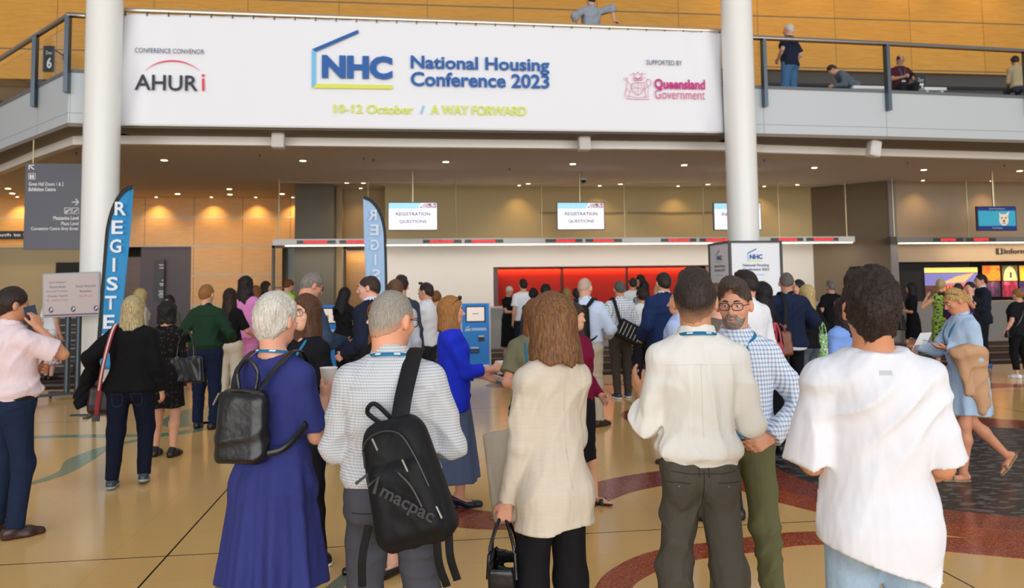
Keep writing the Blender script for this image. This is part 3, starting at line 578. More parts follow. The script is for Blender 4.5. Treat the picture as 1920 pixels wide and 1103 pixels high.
# ---- door number blades upstairs
BLK = mat('black_blade', '#2d2c30', .4)
for (x0, y0, x1, y1, Y, s, lb) in ((80, 86, 101, 134, 20.6, '6', 'black door number sign with a white 6 behind the left balustrade'), (1716, 137, 1735, 168, 17.9, '7', 'black door number sign with a white 7 beside the seated man upstairs')):
    A = aty(x0, (y0+y1)/2, Y); B = aty(x1, (y0+y1)/2, Y); zt_, zb_ = aty((x0+x1)/2, y0, Y)[2], aty((x0+x1)/2, y1, Y)[2]; W_ = B[0]-A[0]; H_ = zt_-zb_
    if s == '7': H_ += zb_-5.75; zb_ = 5.75
    e = empty('door_number_sign', (A[0], Y, zb_), 0, lb, 'sign', 'door number signs')
    MB().box(0, W_, 0, .05, 0, H_).build('blade', BLK, e); pl = Plane((0, -.003, 0), FACE)
    hh = min(H_, .62)
    text(pl, s, W_*.38, W_*.82, H_-hh*.9 if s == '7' else H_*.12, H_-hh*.42 if s == '7' else H_*.55, WTX, e, bold=.03); text(pl, 'Door', W_*.3, W_*.85, H_-hh*.36, H_-hh*.2, WTX, e)
    if s == '6': MB().rod((W_/2, .02, H_), (W_/2, 1.0, H_), .02).box(W_/2-.04, W_/2+.04, .9, 1.02, H_-.1, H_+.1).build('wall_bracket', BLK, e)
# white benches upstairs
for (xa, xb, Y, lb) in ((1590, 1652, 17.0, 'white bench behind the balustrade next to the bending person'), (1722, 1764, 17.0, 'white bench beside the seated man in maroon')):
    A, B = aty(xa, 166, Y)[0], aty(xb, 166, Y)[0]; b = empty('bench', ((A+B)/2, Y, 5.75), 0, lb, 'bench', 'white benches upstairs'); W_ = B-A
    MB().box(-W_/2, W_/2, -.22, .22, .40, .48, bevel=.02).build('seat', WHT, b, True)
    for sx in (-1, 1): MB().box(sx*(W_/2-.1)-.03, sx*(W_/2-.1)+.03, -.18, .18, 0, .40).build('leg', WHT, b)
# ---- information lettering and lit pictures
il = empty('information_sign', (aty(1867, 470, YI)[0], YI-.02, 2.52), 0, 'black wall lettering i Information above the information desk', 'sign')
x0 = il.location.x; pl = Plane((0, -.002, 0), FACE); BK = mat('black_lettering', '#1d1712', .5)
ww = aty(1879, 471, YI)[0]-x0; hh = .17; z0 = aty(1872, 477, YI)[2]-2.52
MB().box(0, ww, -.01, .01, z0, z0+hh).build('icon_plate', BK, il); text(pl, 'i', ww*.4, ww*.6, z0+.025, z0+hh-.025, mat('cream_lettering', '#d8c0a0', .5), il, bold=.05, w=.012)
w2 = aty(1920, 471, YI)[0]-aty(1882, 471, YI)[0]; text(pl, 'Information', aty(1881.5, 471, YI)[0]-x0, aty(1881.5, 471, YI)[0]-x0+w2*1.95, z0+.01, z0+hh-.01, BK, il, bold=.03, w=.008)
def picture(label, xa, ya, xb, yb, cols, seed, kind):
    Y = YI+.25; A, B = aty(xa, ya, Y), aty(xb, yb, Y); W_, H_ = B[0]-A[0], A[2]-B[2]
    e = empty('lit_picture', (A[0], Y, B[2]), 0, label, 'picture', 'backlit pictures behind the information desk')
    MB().box(0, W_, .01, .06, 0, H_).build('light_box', BLK, e)
    m = mat('picture_print_%d' % seed, '#806040', .4); t = NT(m); mp = t.new('ShaderNodeMapping'); t.link(t.obj(), mp.inputs[0]); mp.inputs['Location'].default_value = (seed*3.1, seed, seed*1.7)
    mp.inputs['Scale'].default_value = kind
    n = t.noise(1.6, 4, .6, vec=mp.outputs[0]); c = t.ramp(n, [(.28+.44*i/(len(cols)-1), lin(x)) for i, x in enumerate(cols)]); t.col(c); t.link(c, t.b.inputs['Emission Color']); t.b.inputs['Emission Strength'].default_value = .8
    pl = Plane((0, 0, 0), FACE); link_mesh('print', face_mesh([[pl.p(.01, .01), pl.p(W_-.01, .01), pl.p(W_-.01, H_-.01), pl.p(.01, H_-.01)]], 'm'), m, e)
    return e, pl, W_, H_
def lit(name, c, s=.8): return mat(name, c, .4, emit=(c, s))
e, pl, W_, H_ = picture('large backlit dusk photograph of a long glowing building behind the desk', 1732, 502, 1836, 562, ['#1a1420', '#3a2018', '#5a3020', '#2a1c2c'], 1, (1, 1, 3))
link_mesh('dusk_sky', face_mesh([[pl.p(.01, H_*.45, .003), pl.p(W_-.01, H_*.45, .003), pl.p(W_-.01, H_*.82, .003), pl.p(.01, H_*.82, .003)]], 'm'), lit('dusk_sky_print', '#7a78b8', .5), e)
link_mesh('warm_top_band', face_mesh([[pl.p(.01, H_*.84, .003), pl.p(W_-.01, H_*.84, .003), pl.p(W_-.01, H_*.99, .003), pl.p(.01, H_*.99, .003)]], 'm'), lit('warm_band_print', '#f6c868', 1.0), e)
link_mesh('glowing_roof', face_mesh([[pl.p(W_*.28, H_*.5, .005), pl.p(W_*.75, H_*.55, .005), pl.p(W_*.92, H_*.82, .005), pl.p(W_*.6, H_*.72, .005)]], 'm'), lit('glow_roof_print', '#f0a468', .8), e)
link_mesh('glowing_facade', face_mesh([[pl.p(W_*u, H_*.2, .005), pl.p(W_*(u+.035), H_*.2, .005), pl.p(W_*(u+.035), H_*(.38+u*.2), .005), pl.p(W_*u, H_*(.38+u*.2), .005)] for u in np.arange(.3, .85, .055)], 'm'), lit('glow_facade_print', '#e8683a', .9), e)
picture('backlit orange abstract picture, top left of the small picture wall', 1841, 498, 1876.5, 527, ['#7a2a10', '#d8641c', '#f09028', '#c03828', '#f6b050'], 2, (1, 1, 1.4))
e, pl, W_, H_ = picture('backlit picture of a pale tower, top row of the small picture wall', 1877.5, 498, 1909.5, 527, ['#2a2418', '#6a5a30', '#3a4a30'], 3, (1, 1, 1))
link_mesh('pale_tower', face_mesh([[pl.p(W_*(.5+.42*math.cos(a)), H_*(.02+.92*math.sin(a)), .004) for a in np.linspace(0, PI, 20)]], 'm'), lit('tower_print', '#e2cf88', .7), e)
link_mesh('tower_window', face_mesh([[pl.p(W_*.48, H_*.2, .006), pl.p(W_*.6, H_*.2, .006), pl.p(W_*.6, H_*.6, .006), pl.p(W_*.48, H_*.55, .006)]], 'm'), lit('tower_window_print', '#4a5a38', .3), e)
picture('backlit yellow picture at the right edge, top row of the picture wall', 1910.5, 498, 1945, 527, ['#a86010', '#f0a020', '#f8c848', '#d88018'], 4, (1, 1, 1))
picture('backlit dark violet picture, bottom left of the small picture wall', 1841, 528, 1877, 557, ['#1a1018', '#3a2030', '#6a3a58', '#caa070'], 5, (3, 1, 1))
picture('backlit crimson picture, bottom row of the small picture wall', 1878, 528, 1909.5, 557, ['#1a0a10', '#5a1020', '#a02840', '#e07090'], 6, (2, 1, 1))
picture('backlit purple picture at the right edge, bottom row of the picture wall', 1910.5, 528, 1945, 557, ['#1c1226', '#3a2450', '#6a4a80'], 7, (2, 1, 1))
# ---- feather flags
def flag(label, base, pole_top, right_side, cloth, m_text, letters, flip, zlow, width, leanx=0, band=.05):
    """sail-shaped flag; pole bends over the top. right_side: pole on the +X side"""
    e = empty('feather_flag', (base[0], base[1], 0), 0, label, 'flag', 'REGISTER feather flags'); s = 1 if right_side else -1; zt = pole_top
    # pole on the outer side, bending over the top like a quarter ellipse; the whole sail leans a little
    arc = .72; lean = leanx
    zs = list(np.linspace(zlow, zt-arc, 26))+[zt-arc+arc*math.sin(a) for a in np.linspace(0, PI/2, 24)[1:]]
    def pole_at(z):
        t = max(0, (z-(zt-arc))/arc); return -s*width*(1-math.sqrt(max(0, 1-t*t)))+lean*z
    def inner_at(z): return -s*width*(.86+.14*min(1, (z-zlow)/(zt-zlow-arc)))+lean*z
    V = []; Fs = []; cols = 10; rows = len(zs)-1
    for z in zs:
        a_ = pole_at(z); b_ = inner_at(z)
        if (a_-b_)*s < .004: b_ = a_-s*.004
        for i in range(cols+1):
            u = i/cols; V.append((a_+(b_-a_)*u, .03*math.sin(u*3.0+z*2.1)*math.sin(u*PI), z))
    for j in range(rows):
        for i in range(cols): q = j*(cols+1)+i; Fs.append((q, q+1, q+cols+2, q+cols+1))
    o = link_mesh('sail', pydata(V, Fs), cloth, e, True); sm = o.modifiers.new('thick', 'SOLIDIFY'); sm.thickness = .004
    pole = [(pole_at(z), z) for z in [0.02]+zs]
    MB().tube([(p[0]+s*.005, 0, p[1]) for p in pole], band*.55, 8, flat=.35, up=(0, 1, 0)).build('pole_sleeve', mat('black_flag_sleeve', '#15181c', .6), e, True)
    MB().box(-.3, .3, -.03, .03, 0, .02).box(-.03, .03, -.3, .3, 0, .02).rod((0, 0, 0), (0, 0, zlow), .018).build('cross_base', mat('black_metal', '#202226', .4, .5), e)
    n = len(letters)
    for k, ch in enumerate(letters):
        zc = zt-.32-k*.262; c = (pole_at(zc)+inner_at(zc))/2+s*.01; pl = Plane((c, -.05, zc-.085), FACE)
        hw = .075 if ch != 'I' else .018
        text(pl, ch, -hw, hw, 0, .19, m_text, e, bold=.02, flip=flip)
    return e
FB = mat('flag_blue_cloth', '#2c8cc4', .7); FLB = mat('flag_pale_blue_cloth', '#a9c8ea', .7)
fa = aty(184, 600, 11.6)
flag('saturated blue feather flag reading REGISTER in front of the left column', (aty(180, 600, 11.6)[0], 11.6), 3.16, False, FB, mat('flag_white_ink', '#e4eaf0', .6), 'REGISTER', False, .62, .30, .05)
flag('pale blue feather flag seen from behind with mirrored letters, near the first screen', (aty(727, 600, 14)[0], 14.0), 3.28, True, FLB, mat('flag_showthrough_ink', '#d9e4f4', .6), 'REGISTER', True, .7, .36, -.02)
# ---- sign on a two-post stand
st = empty('sign_stand', (-5.34, 13.4, 0), 0, 'wheeled two-post stand holding an event sign in front of the left column', 'sign stand')
GM = mat('gunmetal', '#4a5258', .4, .6)
for x in (-.08, .08): MB().rod((x, 0, .1), (x, 0, 1.36), .042, 16).build('post', GM, st, True)
for z in (.35, .6, .85, 1.1): MB().rod((-.08, 0, z), (.08, 0, z), .012).build('rung', GM, st)
for sx in (-1, 1): MB().prism([(0, -.04), (sx*.42, -.30), (sx*.45, -.25), (sx*.05, .04)], .07, .11).prism([(0, .0), (sx*.40, .24), (sx*.43, .19), (sx*.05, -.04)], .07, .11).build('base_arm', GM, st)
for (x, y) in ((-.42, -.26), (.42, -.26), (-.4, .2), (.4, .2)): MB().cyl((0, 0), .035, -.015, .015, 16, M=Matrix.Translation((x, y, .035)) @ Matrix.Rotation(PI/2, 4, 'Y')).rod((x, y, .04), (x, y, .09), .012).build('caster', mat('caster_black', '#1e2022', .5), st)
B_ = empty('event_board', (-5.34, 13.33, 1.3), 0, 'silver framed event board on the two-post stand, text in two columns', 'sign')
BDM = mat('board_print', '#b9a9a6', .35); Rt = Matrix.Rotation(math.radians(-1.5), 4, 'Y'); bw, bh = .43, .70
MB().box(-bw, bw, -.02, .02, 0, bh, Rt, .006).build('frame', mat('silver_frame', '#9a9ca0', .45, .3), B_)
uu = Vector((math.cos(math.radians(1.5)), 0, math.sin(math.radians(1.5)))); vv = Vector((-uu.z, 0, uu.x)); pl = Plane((0, -.0225, 0), uu, vv)
R4 = lambda u0, v0, u1, v1, w: [pl.p(u0, v0, w), pl.p(u1, v0, w), pl.p(u1, v1, w), pl.p(u0, v1, w)]
link_mesh('poster', face_mesh([R4(-bw+.025, .025, bw-.025, bh-.025, .001)], 'm'), BDM, B_); link_mesh('footer_stripe', face_mesh([R4(-bw+.025, .025, bw-.025, .045, .002)], 'm'), mat('plum_stripe', '#6a2a5a', .5), B_)
DK = mat('board_ink', '#3c3440', .5); RD = mat('board_red_ink', '#b8473c', .5)
for k, (s, w_) in enumerate((('Julie Gillespie', .125), ('Mental Health', .12), ('First Aid Training -', .165), ('October Session', .15))): text(pl, s, -.2-w_, -.2+w_, bh*.76-k*.07, bh*.76-k*.07+.035, DK, B_, w=.002)
text(pl, 'B1, Arbour Level', -.36, -.05, bh*.36, bh*.36+.035, RD, B_, w=.002)
for k, (s, w_, m_) in enumerate((('Roads Australia', .15, DK), ('Breakfast', .09, DK), ('Sky Room', .1, RD))): text(pl, s, .22-w_, .22+w_, bh*.66-k*.08, bh*.66-k*.08+.035, m_, B_, w=.002)
for u in (-.3, .03, .37):
    link_mesh('arrow_disc', face_mesh([[pl.p(u+.035*math.cos(a), .12+.045*math.sin(a), .002) for a in np.linspace(0, 2*PI, 25)[:-1]]], 'm'), mat('navy_disc', '#2a2a5c', .5), B_)
    link_mesh('arrow', face_mesh(stroke(pl, [(u-.015, .1), (u+.015, .14)], .012, .003)+stroke(pl, [(u-.008, .142), (u+.017, .142), (u+.017, .112)], .01, .003), 'm'), WTX, B_)
# ---- stair flight seen between the stand and the column
sr = MB()
for k in range(7): sr.box(-11.2, -7.0, 17.6+k*.34, 20.4, k*.155, (k+1)*.155-.0)
struct('floor_stairs', sr, mat('stair_riser', '#4c4440', .8))
nz_ = MB()
for k in range(7): nz_.box(-11.2, -7.0, 17.6+k*.34-.012, 17.6+k*.34+.05, (k+1)*.155-.02, (k+1)*.155+.004)
struct('trim_8', nz_, mat('stair_nosing', '#a39c92', .5))
# ---- registration kiosks
KB = mat('kiosk_blue', '#1a86dc', .35); KG = mat('kiosk_grey_edge', '#b9bcc2', .4); KK = mat('kiosk_black', '#17181b', .4); KS = mat('kiosk_screen', '#ead9cc', .3, emit=('#ead9cc', .35)); KW = mat('kiosk_white_ink', '#cfe6f6', .5)
def kiosk(label, x, y, rz, qr):
    e = empty('registration_kiosk', (x, y, 0), rz, label, 'kiosk', 'blue registration kiosks'); hw = .27
    prof = [(-.16, .05), (-.16, .93), (-.02, 1.37), (.06, 1.37), (-.02, .93), (.08, .05)]
    MB().prism(prof, -hw+.015, hw-.015, axis='X').build('body', KB, e)
    for s in (-1, 1): MB().prism([(-.175, .03), (-.175, .93), (-.03, 1.385), (.075, 1.385), (.0, .93), (.1, .03)], s*hw-.015, s*hw+.015, axis='X').build('side_panel', KG, e)
    MB().prism([(.0, .05), (.0, .9), (.16, .9), (.24, .05)], -hw+.02, hw-.02, axis='X').build('rear_case', KK, e)
    MB().box(-hw-.03, hw+.03, -.22, .28, 0, .04, bevel=.008).build('base_plate', KG, e)
    MB().box(-hw+.02, hw-.02, -.168, -.15, .05, .22).build('plinth', mat('kiosk_white_panel', '#e6e8ec', .4), e)
    up = Vector((0, .14, .44)).normalized(); pl = Plane((0, -.16, .93), (1, 0, 0), up)
    q = lambda u0, v0, u1, v1, w: [pl.p(u0, v0, w), pl.p(u1, v0, w), pl.p(u1, v1, w), pl.p(u0, v1, w)]
    link_mesh('screen_bezel', face_mesh([q(-.19, .09, .19, .41, .004)], 'm'), KK, e); link_mesh('screen', face_mesh([q(-.165, .115, .165, .385, .006)], 'm'), KS, e)
    if qr: link_mesh('screen_mark', face_mesh([q(-.04, .17, .04, .26, .008)], 'm'), mat('screen_olive_mark', '#9a8a4a', .4), e); text(pl, 'SCAN', -.06, .06, .32, .335, INK, e, w=.008) if False else None
    else: link_mesh('screen_text_line', face_mesh([q(-.06, .25, .06, .262, .008)], 'm'), INK, e)
    f = Plane((0, -.161, 0), (1, 0, 0)); z = .86
    link_mesh('house_mark', face_mesh([[f.p(-.2, z, .003), f.p(-.1, z, .003), f.p(-.1, z+.05, .003), f.p(-.2, z+.02, .003)]]+stroke(f, [(-.19, z+.04), (-.12, z+.09)], .014), 'm'), KW, e)
    link_mesh('white_lines', face_mesh([[f.p(-.08, z+.005, .003), f.p(.2, z+.005, .003), f.p(.2, z+.022, .003), f.p(-.08, z+.022, .003)], [f.p(-.08, z+.03, .003), f.p(.2, z+.03, .003), f.p(.2, z+.05, .003), f.p(-.08, z+.05, .003)]], 'm'), KW, e)
    MB().box(.05, .16, -.175, -.155, .66, .76).build('card_reader', KK, e); MB().box(.055, .155, -.18, -.155, .745, .765).build('reader_lip', WHT, e)
    MB().box(-.14, .06, -.20, -.155, .44, .53, bevel=.01).build('printer_slot', mat('printer_slot_blue', '#12406c', .4), e); MB().box(-.1, .05, -.19, -.155, .53, .55).build('badge_slot', WHT, e)
    return e
kiosk('blue registration kiosk beside the man in the slate blue suit', -1.62, 15.55, math.radians(6), True)
kiosk('blue registration kiosk in the middle of the hall, near the woman in the cobalt blazer', 1.22, 15.1, math.radians(-4), False)
# ================================================================== BODIES: implicit surfaces meshed with sparse surface nets
f32 = np.float32
_E = [(0, 1), (2, 3), (4, 5), (6, 7), (0, 2), (1, 3), (4, 6), (5, 7), (0, 4), (1, 5), (2, 6), (3, 7)]
_CO = np.array([[i, j, k] for i in (0, 1) for j in (0, 1) for k in (0, 1)])   # corner index = 4i+2j+k
def surf(fn, lo, hi, h):
    lo = np.array(lo, float)-2*h; hi = np.array(hi, float)+2*h; B = 8
    nb = np.maximum(1, np.ceil((hi-lo)/(B*h)).astype(int))
    g = np.stack(np.meshgrid(*[np.arange(n) for n in nb], indexing='ij'), -1).reshape(-1, 3)
    d = fn((lo+(g+.5)*B*h).astype(f32)); g = g[np.abs(d) < B*h*1.02]
    if len(g) == 0: return None
    off = np.stack(np.meshgrid(*[np.arange(B+1)]*3, indexing='ij'), -1).reshape(-1, 3)
    D = np.empty((len(g), (B+1)**3), f32); ch = 500
    for s in range(0, len(g), ch):
        P = (lo+(g[s:s+ch, None, :]*B+off[None])*h).reshape(-1, 3).astype(f32); D[s:s+ch] = fn(P).reshape(-1, (B+1)**3)
    D = D.reshape(-1, B+1, B+1, B+1)
    c8 = [D[:, i:i+B, j:j+B, k:k+B] for i, j, k in _CO]; sm = sum((c < 0).astype(np.int8) for c in c8)
    act = np.argwhere((sm > 0) & (sm < 8))
    if len(act) == 0: return None
    vals = np.stack([c[act[:, 0], act[:, 1], act[:, 2], act[:, 3]] for c in c8], 1)
    cell = g[act[:, 0]]*B+act[:, 1:]; pos = np.zeros((len(act), 3)); cnt = np.zeros(len(act))
    for a, b in _E:
        va, vb = vals[:, a], vals[:, b]; m = (va < 0) != (vb < 0); t = np.where(m, va/np.where(m, va-vb, 1), 0)
        pos += np.where(m[:, None], _CO[a]+t[:, None]*(_CO[b]-_CO[a]), 0); cnt += m
    V = lo+(cell+pos/cnt[:, None])*h
    N = nb*B+2; gid = ((cell[:, 0]+1)*N[1]+cell[:, 1]+1)*N[2]+cell[:, 2]+1; order = np.argsort(gid); gs = gid[order]
    def look(q):
        i = np.clip(np.searchsorted(gs, q), 0, len(gs)-1); return np.where(gs[i] == q, order[i], -1)
    st = (N[1]*N[2], N[2], 1); quads = []
    for ax, (o1, o2), cb in ((0, (1, 2), 4), (1, (2, 0), 2), (2, (0, 1), 1)):
        s0 = vals[:, 0] < 0; s1 = vals[:, cb] < 0; m = np.nonzero(s0 != s1)[0]; q = gid[m]
        a, b, c, d_ = m, look(q-st[o1]), look(q-st[o1]-st[o2]), look(q-st[o2]); ok = (b >= 0) & (c >= 0) & (d_ >= 0)
        Q = np.stack([a, b, c, d_], 1); fl = s0[m]; Q[~fl] = Q[~fl][:, ::-1]; quads.append(Q[ok])
    return V, np.concatenate(quads)
def np_mesh(V, Q, name='m', uv=None):
    me = bpy.data.meshes.new(name); me.vertices.add(len(V)); me.vertices.foreach_set('co', np.asarray(V, f32).ravel()); n = len(Q)
    me.loops.add(n*4); me.loops.foreach_set('vertex_index', Q.astype(np.int32).ravel()); me.polygons.add(n)
    me.polygons.foreach_set('loop_start', np.arange(0, n*4, 4, dtype=np.int32)); me.polygons.foreach_set('use_smooth', np.ones(n, dtype=bool)); me.update(calc_edges=True); return me
def sdf_obj(name, fn, lo, hi, h, m, parent, k=1.0):
    r = surf(fn, lo, hi, h)
    if r is None: return None
    return link_mesh(name, np_mesh(r[0]*k, r[1], name), m, parent)
v3 = lambda *a: np.array(a, dtype=f32)
def nrm(a): return np.sqrt((a*a).sum(-1))
def unit(a): a = np.asarray(a, float); return a/max(1e-9, np.linalg.norm(a))
def cap(P, a, b, r1, r2=None):
    r2 = r1 if r2 is None else r2; a = np.asarray(a, f32); ab = np.asarray(b, f32)-a; t = np.clip(((P-a)@ab)/max(1e-9, float(ab@ab)), 0, 1)
    return nrm(P-a-t[:, None]*ab)-(r1+(r2-r1)*t)
def ells(P, c, r):
    q = (P-np.asarray(c, f32)); r = np.asarray(r, f32); k0 = nrm(q/r); k1 = nrm(q/(r*r)); return k0*(k0-1)/np.maximum(k1, 1e-5)
def smin(a, b, k):
    h = np.clip(.5+.5*(b-a)/k, 0, 1); return b+(a-b)*h-k*h*(1-h)
def smax(a, b, k): return -smin(-a, -b, k)
def rbox(P, c, hs, r):
    q = np.abs(P-np.asarray(c, f32))-(np.asarray(hs, f32)-r); return nrm(np.maximum(q, 0))+np.minimum(q.max(-1), 0)-r
class Tab:
    """smooth table of half-width a, half-depth b and centre c against height"""
    def __init__(s, z, a, b, c):
        s.z = np.linspace(z[0], z[-1], 96); z = np.array(z, float)
        def sm(v):
            w = np.interp(s.z, z, v); k = np.array([1, 2, 3, 4, 5, 4, 3, 2, 1.])/25; return np.convolve(np.pad(w, 4, mode='edge'), k, 'valid')
        s.a, s.b, s.c = sm(a), sm(b), sm(c)
    def at(s, z): return np.interp(z, s.z, s.a).astype(f32), np.interp(z, s.z, s.b).astype(f32), np.interp(z, s.z, s.c).astype(f32)
def loftd(P, tab, off=0.0, p=2.3, mod=None):
    a, b, c = tab.at(P[:, 2]); a = a+off; b = b+off
    if mod is not None: a, b, c = mod(P, a, b, c)
    x = np.abs(P[:, 0]/a)+1e-6; y = np.abs((P[:, 1]-c)/b)+1e-6
    return ((x**p+y**p)**(1/p)-1)*np.minimum(a, b)
def folds(P, seed, amp, fr=1.0):
    s = seed*1.7; x, y, z = P[:, 0]*fr, P[:, 1]*fr, P[:, 2]*fr
    w = 2.2*np.sin(7*x+3*z+s)+1.6*np.sin(9*y-4*z+2*s)+1.2*np.sin(5*z+6*x*math.cos(s)+s)
    m1 = np.clip(.45+.9*np.sin(5.1*x-6.3*z+1.9*s+.6*w), 0, 1); m2 = np.clip(.35+.9*np.sin(6.7*z+4.9*x-3.1*y+s+.5*w), 0, 1)
    r1 = 1-np.abs(np.sin(16*x+13*z*math.sin(s+1)+9*y+w*1.1+s))*2; r2 = 1-np.abs(np.sin(21*z-9*x+6*y+w*1.2+s*2))*2
    n = .45*np.sin(11*z+8*x+w+s)+m1*r1*.9+m2*r2*.8
    return (-amp*n).astype(f32)
_Zt = [.80, .86, .92, .98, 1.06, 1.14, 1.22, 1.30, 1.37, 1.42, 1.46, 1.50]
TM = dict(a=[.150, .166, .172, .163, .152, .152, .163, .173, .170, .145, .105, .062], b=[.100, .114, .120, .113, .106, .107, .114, .119, .110, .095, .078, .058], c=[-.01, -.014, -.014, -.006, .004, .004, 0, -.006, -.013, -.016, -.016, -.014])
TF = dict(a=[.160, .176, .180, .165, .140, .131, .142, .152, .150, .128, .090, .055], b=[.104, .118, .122, .108, .093, .090, .104, .117, .101, .085, .070, .052], c=[-.012, -.016, -.016, -.006, .004, .008, .012, .015, 0, -.010, -.014, -.013])
def rotm(yaw=0, pitch=0, roll=0):
    """yaw: turn left (+); pitch: nod forward (+); roll: tilt towards the right shoulder (+); degrees"""
    y, p, r = map(math.radians, (yaw, pitch, roll)); cy, sy, cp, sp, cr, sr = math.cos(y), math.sin(y), math.cos(p), math.sin(p), math.cos(r), math.sin(r)
    Rz = np.array([[cy, -sy, 0], [sy, cy, 0], [0, 0, 1]]); Rx = np.array([[1, 0, 0], [0, cp, sp], [0, -sp, cp]]); Ry = np.array([[cr, 0, sr], [0, 1, 0], [-sr, 0, cr]])
    return Rz @ Rx @ Ry
def ik(A, B, l1, l2, pole):
    A, B = np.array(A, float), np.array(B, float); d = B-A; L = np.linalg.norm(d); mx = (l1+l2)*.998
    if L > mx: B = A+d/L*mx; L = mx; d = B-A
    u = d/L; x = (l1*l1-l2*l2+L*L)/(2*L); hh = math.sqrt(max(0, l1*l1-x*x)); p = np.array(pole, float); p = p-u*(p@u); p = unit(p); return A+u*x+p*hh, B
SKIN = {}
def skin(c):
    if c in SKIN: return SKIN[c]
    m = mat('skin_'+c[1:], c, .48, spec=.35); t = NT(m); n = t.noise(9, 3); t.col(t.mix(n, lin(c), hue(lin(c), .06, -.01, -.02)))
    t.b.inputs['Subsurface Weight'].default_value = .12; t.b.inputs['Subsurface Radius'].default_value = (.02, .008, .004); t.b.inputs['Subsurface Scale'].default_value = .6
    SKIN[c] = m; return m
def hairm(c1, c2=None, sc=None, rough=.42):
    sc = (190, 190, 16)
    c2 = c2 or c1; k = ('hair', c1, c2, sc)
    if k in SKIN: return SKIN[k]
    m = mat('hair_%s_%s' % (c1[1:], c2[1:]), c1, rough+.1, spec=.28); t = NT(m); n = t.noise(1.0, 4, .65, stretch=sc); t.col(t.ramp(n, [(.32, lin(c1)), (.68, lin(c2))])); t.bump(n, .6, .006)
    SKIN[k] = m; return m
def softhair(m, sc_):
    k = ('soft', m.name, sc_)
    if k in SKIN: return SKIN[k]
    m2 = m.copy(); t = NT(m2); src = t.b.inputs['Base Color'].links[0].from_socket; a = t.new('ShaderNodeAttribute'); a.attribute_name = 'edge'
    n = t.noise(300, 2); f = t.math('ADD', a.outputs['Fac'], t.math('MULTIPLY', t.math('SUBTRACT', n, .5), .6)); f = t.math('MINIMUM', t.math('MAXIMUM', f, 0.0), 1.0); t.col(t.mix(f, mulc(lin(sc_), .85), src))
    SKIN[k] = m2; return m2
def cloth(c, pat=None, c2=None, rough=.85, s=1.0, sheen=0, spec=.2):
    k = ('cloth', c, pat, c2, rough, s)
    if k in SKIN: return SKIN[k]
    m = mat('cloth_%s_%s' % (pat or 'plain', c[1:]), c, rough, spec=spec); t = NT(m); ob = t.obj(); base = lin(c); n = t.noise(9, 4, .6, vec=ob)
    out = None
    if pat in ('check', 'grid', 'stripe_h', 'stripe_v', 'micro'):
        sp = t.new('ShaderNodeSeparateXYZ'); t.link(ob, sp.inputs[0])
        sx = t.math('ADD', sp.outputs[0], t.math('MULTIPLY', sp.outputs[1], .8))
        fr = lambda o, per: t.math('FRACT', t.math('DIVIDE', t.math('ADD', o, 20.0), per))
        L = lambda o, per, w: t.math('LESS_THAN', fr(o, per), w)
        if pat == 'check': a = t.math('ADD', t.math('MULTIPLY', L(sx, .021*s, .42), .5), t.math('MULTIPLY', L(sp.outputs[2], .021*s, .42), .5))
        elif pat == 'grid': a = t.math('MULTIPLY', t.math('MAXIMUM', L(sx, .036*s, .2), L(sp.outputs[2], .036*s, .2)), .85)
        elif pat == 'stripe_h': a = t.math('MULTIPLY', L(sp.outputs[2], .013*s, .45), .8)
        elif pat == 'stripe_v': a = t.math('MULTIPLY', L(sx, .05*s, .18), .9)
        else: a = t.math('MULTIPLY', t.math('ADD', L(sp.outputs[2], .011*s, .5), t.math('MULTIPLY', L(sx, .009*s, .5), .4)), .6)
        out = t.mix(a, base, lin(c2))
    elif pat == 'denim': out = t.mix(t.noise(240, 2, stretch=(1, 1, .25)), base, lin(c2)); out = t.mix(t.math('MULTIPLY', t.noise(5, 3), .5), out, lin(c2))
    elif pat == 'floral': out = t.ramp(t.noise(17*s, 2, .7), [(.4, base), (.47, lin(c2)), (.55, lin(c2)), (.6, base)])
    elif pat == 'dots':
        v = t.new('ShaderNodeTexVoronoi'); v.inputs['Scale'].default_value = 26*s; t.link(ob, v.inputs['Vector']); out = t.mix(t.math('LESS_THAN', v.outputs['Distance'], .3), base, lin(c2))
    elif pat == 'slub': out = t.mix(t.math('MULTIPLY', t.noise(1, 3, .7, stretch=(14, 14, 220)), .75), base, lin(c2)); out = t.mix(t.math('MULTIPLY', t.noise(1, 3, .7, stretch=(200, 200, 12)), .35), out, lin(c2))
    if out is None: out = t.mix(t.math('MULTIPLY', n, .35), base, mulc(base, .86))
    t.col(out); t.bump(t.noise(11, 2, .5, vec=ob, stretch=(1, 1, .4)), .6, .03)
    if sheen: t.b.inputs['Sheen Weight'].default_value = sheen
    SKIN[k] = m; return m
EYEW = mat('eye_white', '#e9e4df', .2); IRIS = mat('eye_iris', '#3a2a20', .15); LIP = mat('lips', '#b06a62', .4); BROWM = {}
LEATHER = mat('black_leather', '#1c1a1b', .32); BLACKM = mat('black_plastic', '#141416', .4)
LANY = mat('teal_lanyard_ribbon', '#0f6f98', .6); LANY2 = mat('lanyard_white_print', '#cfe4ee', .6)

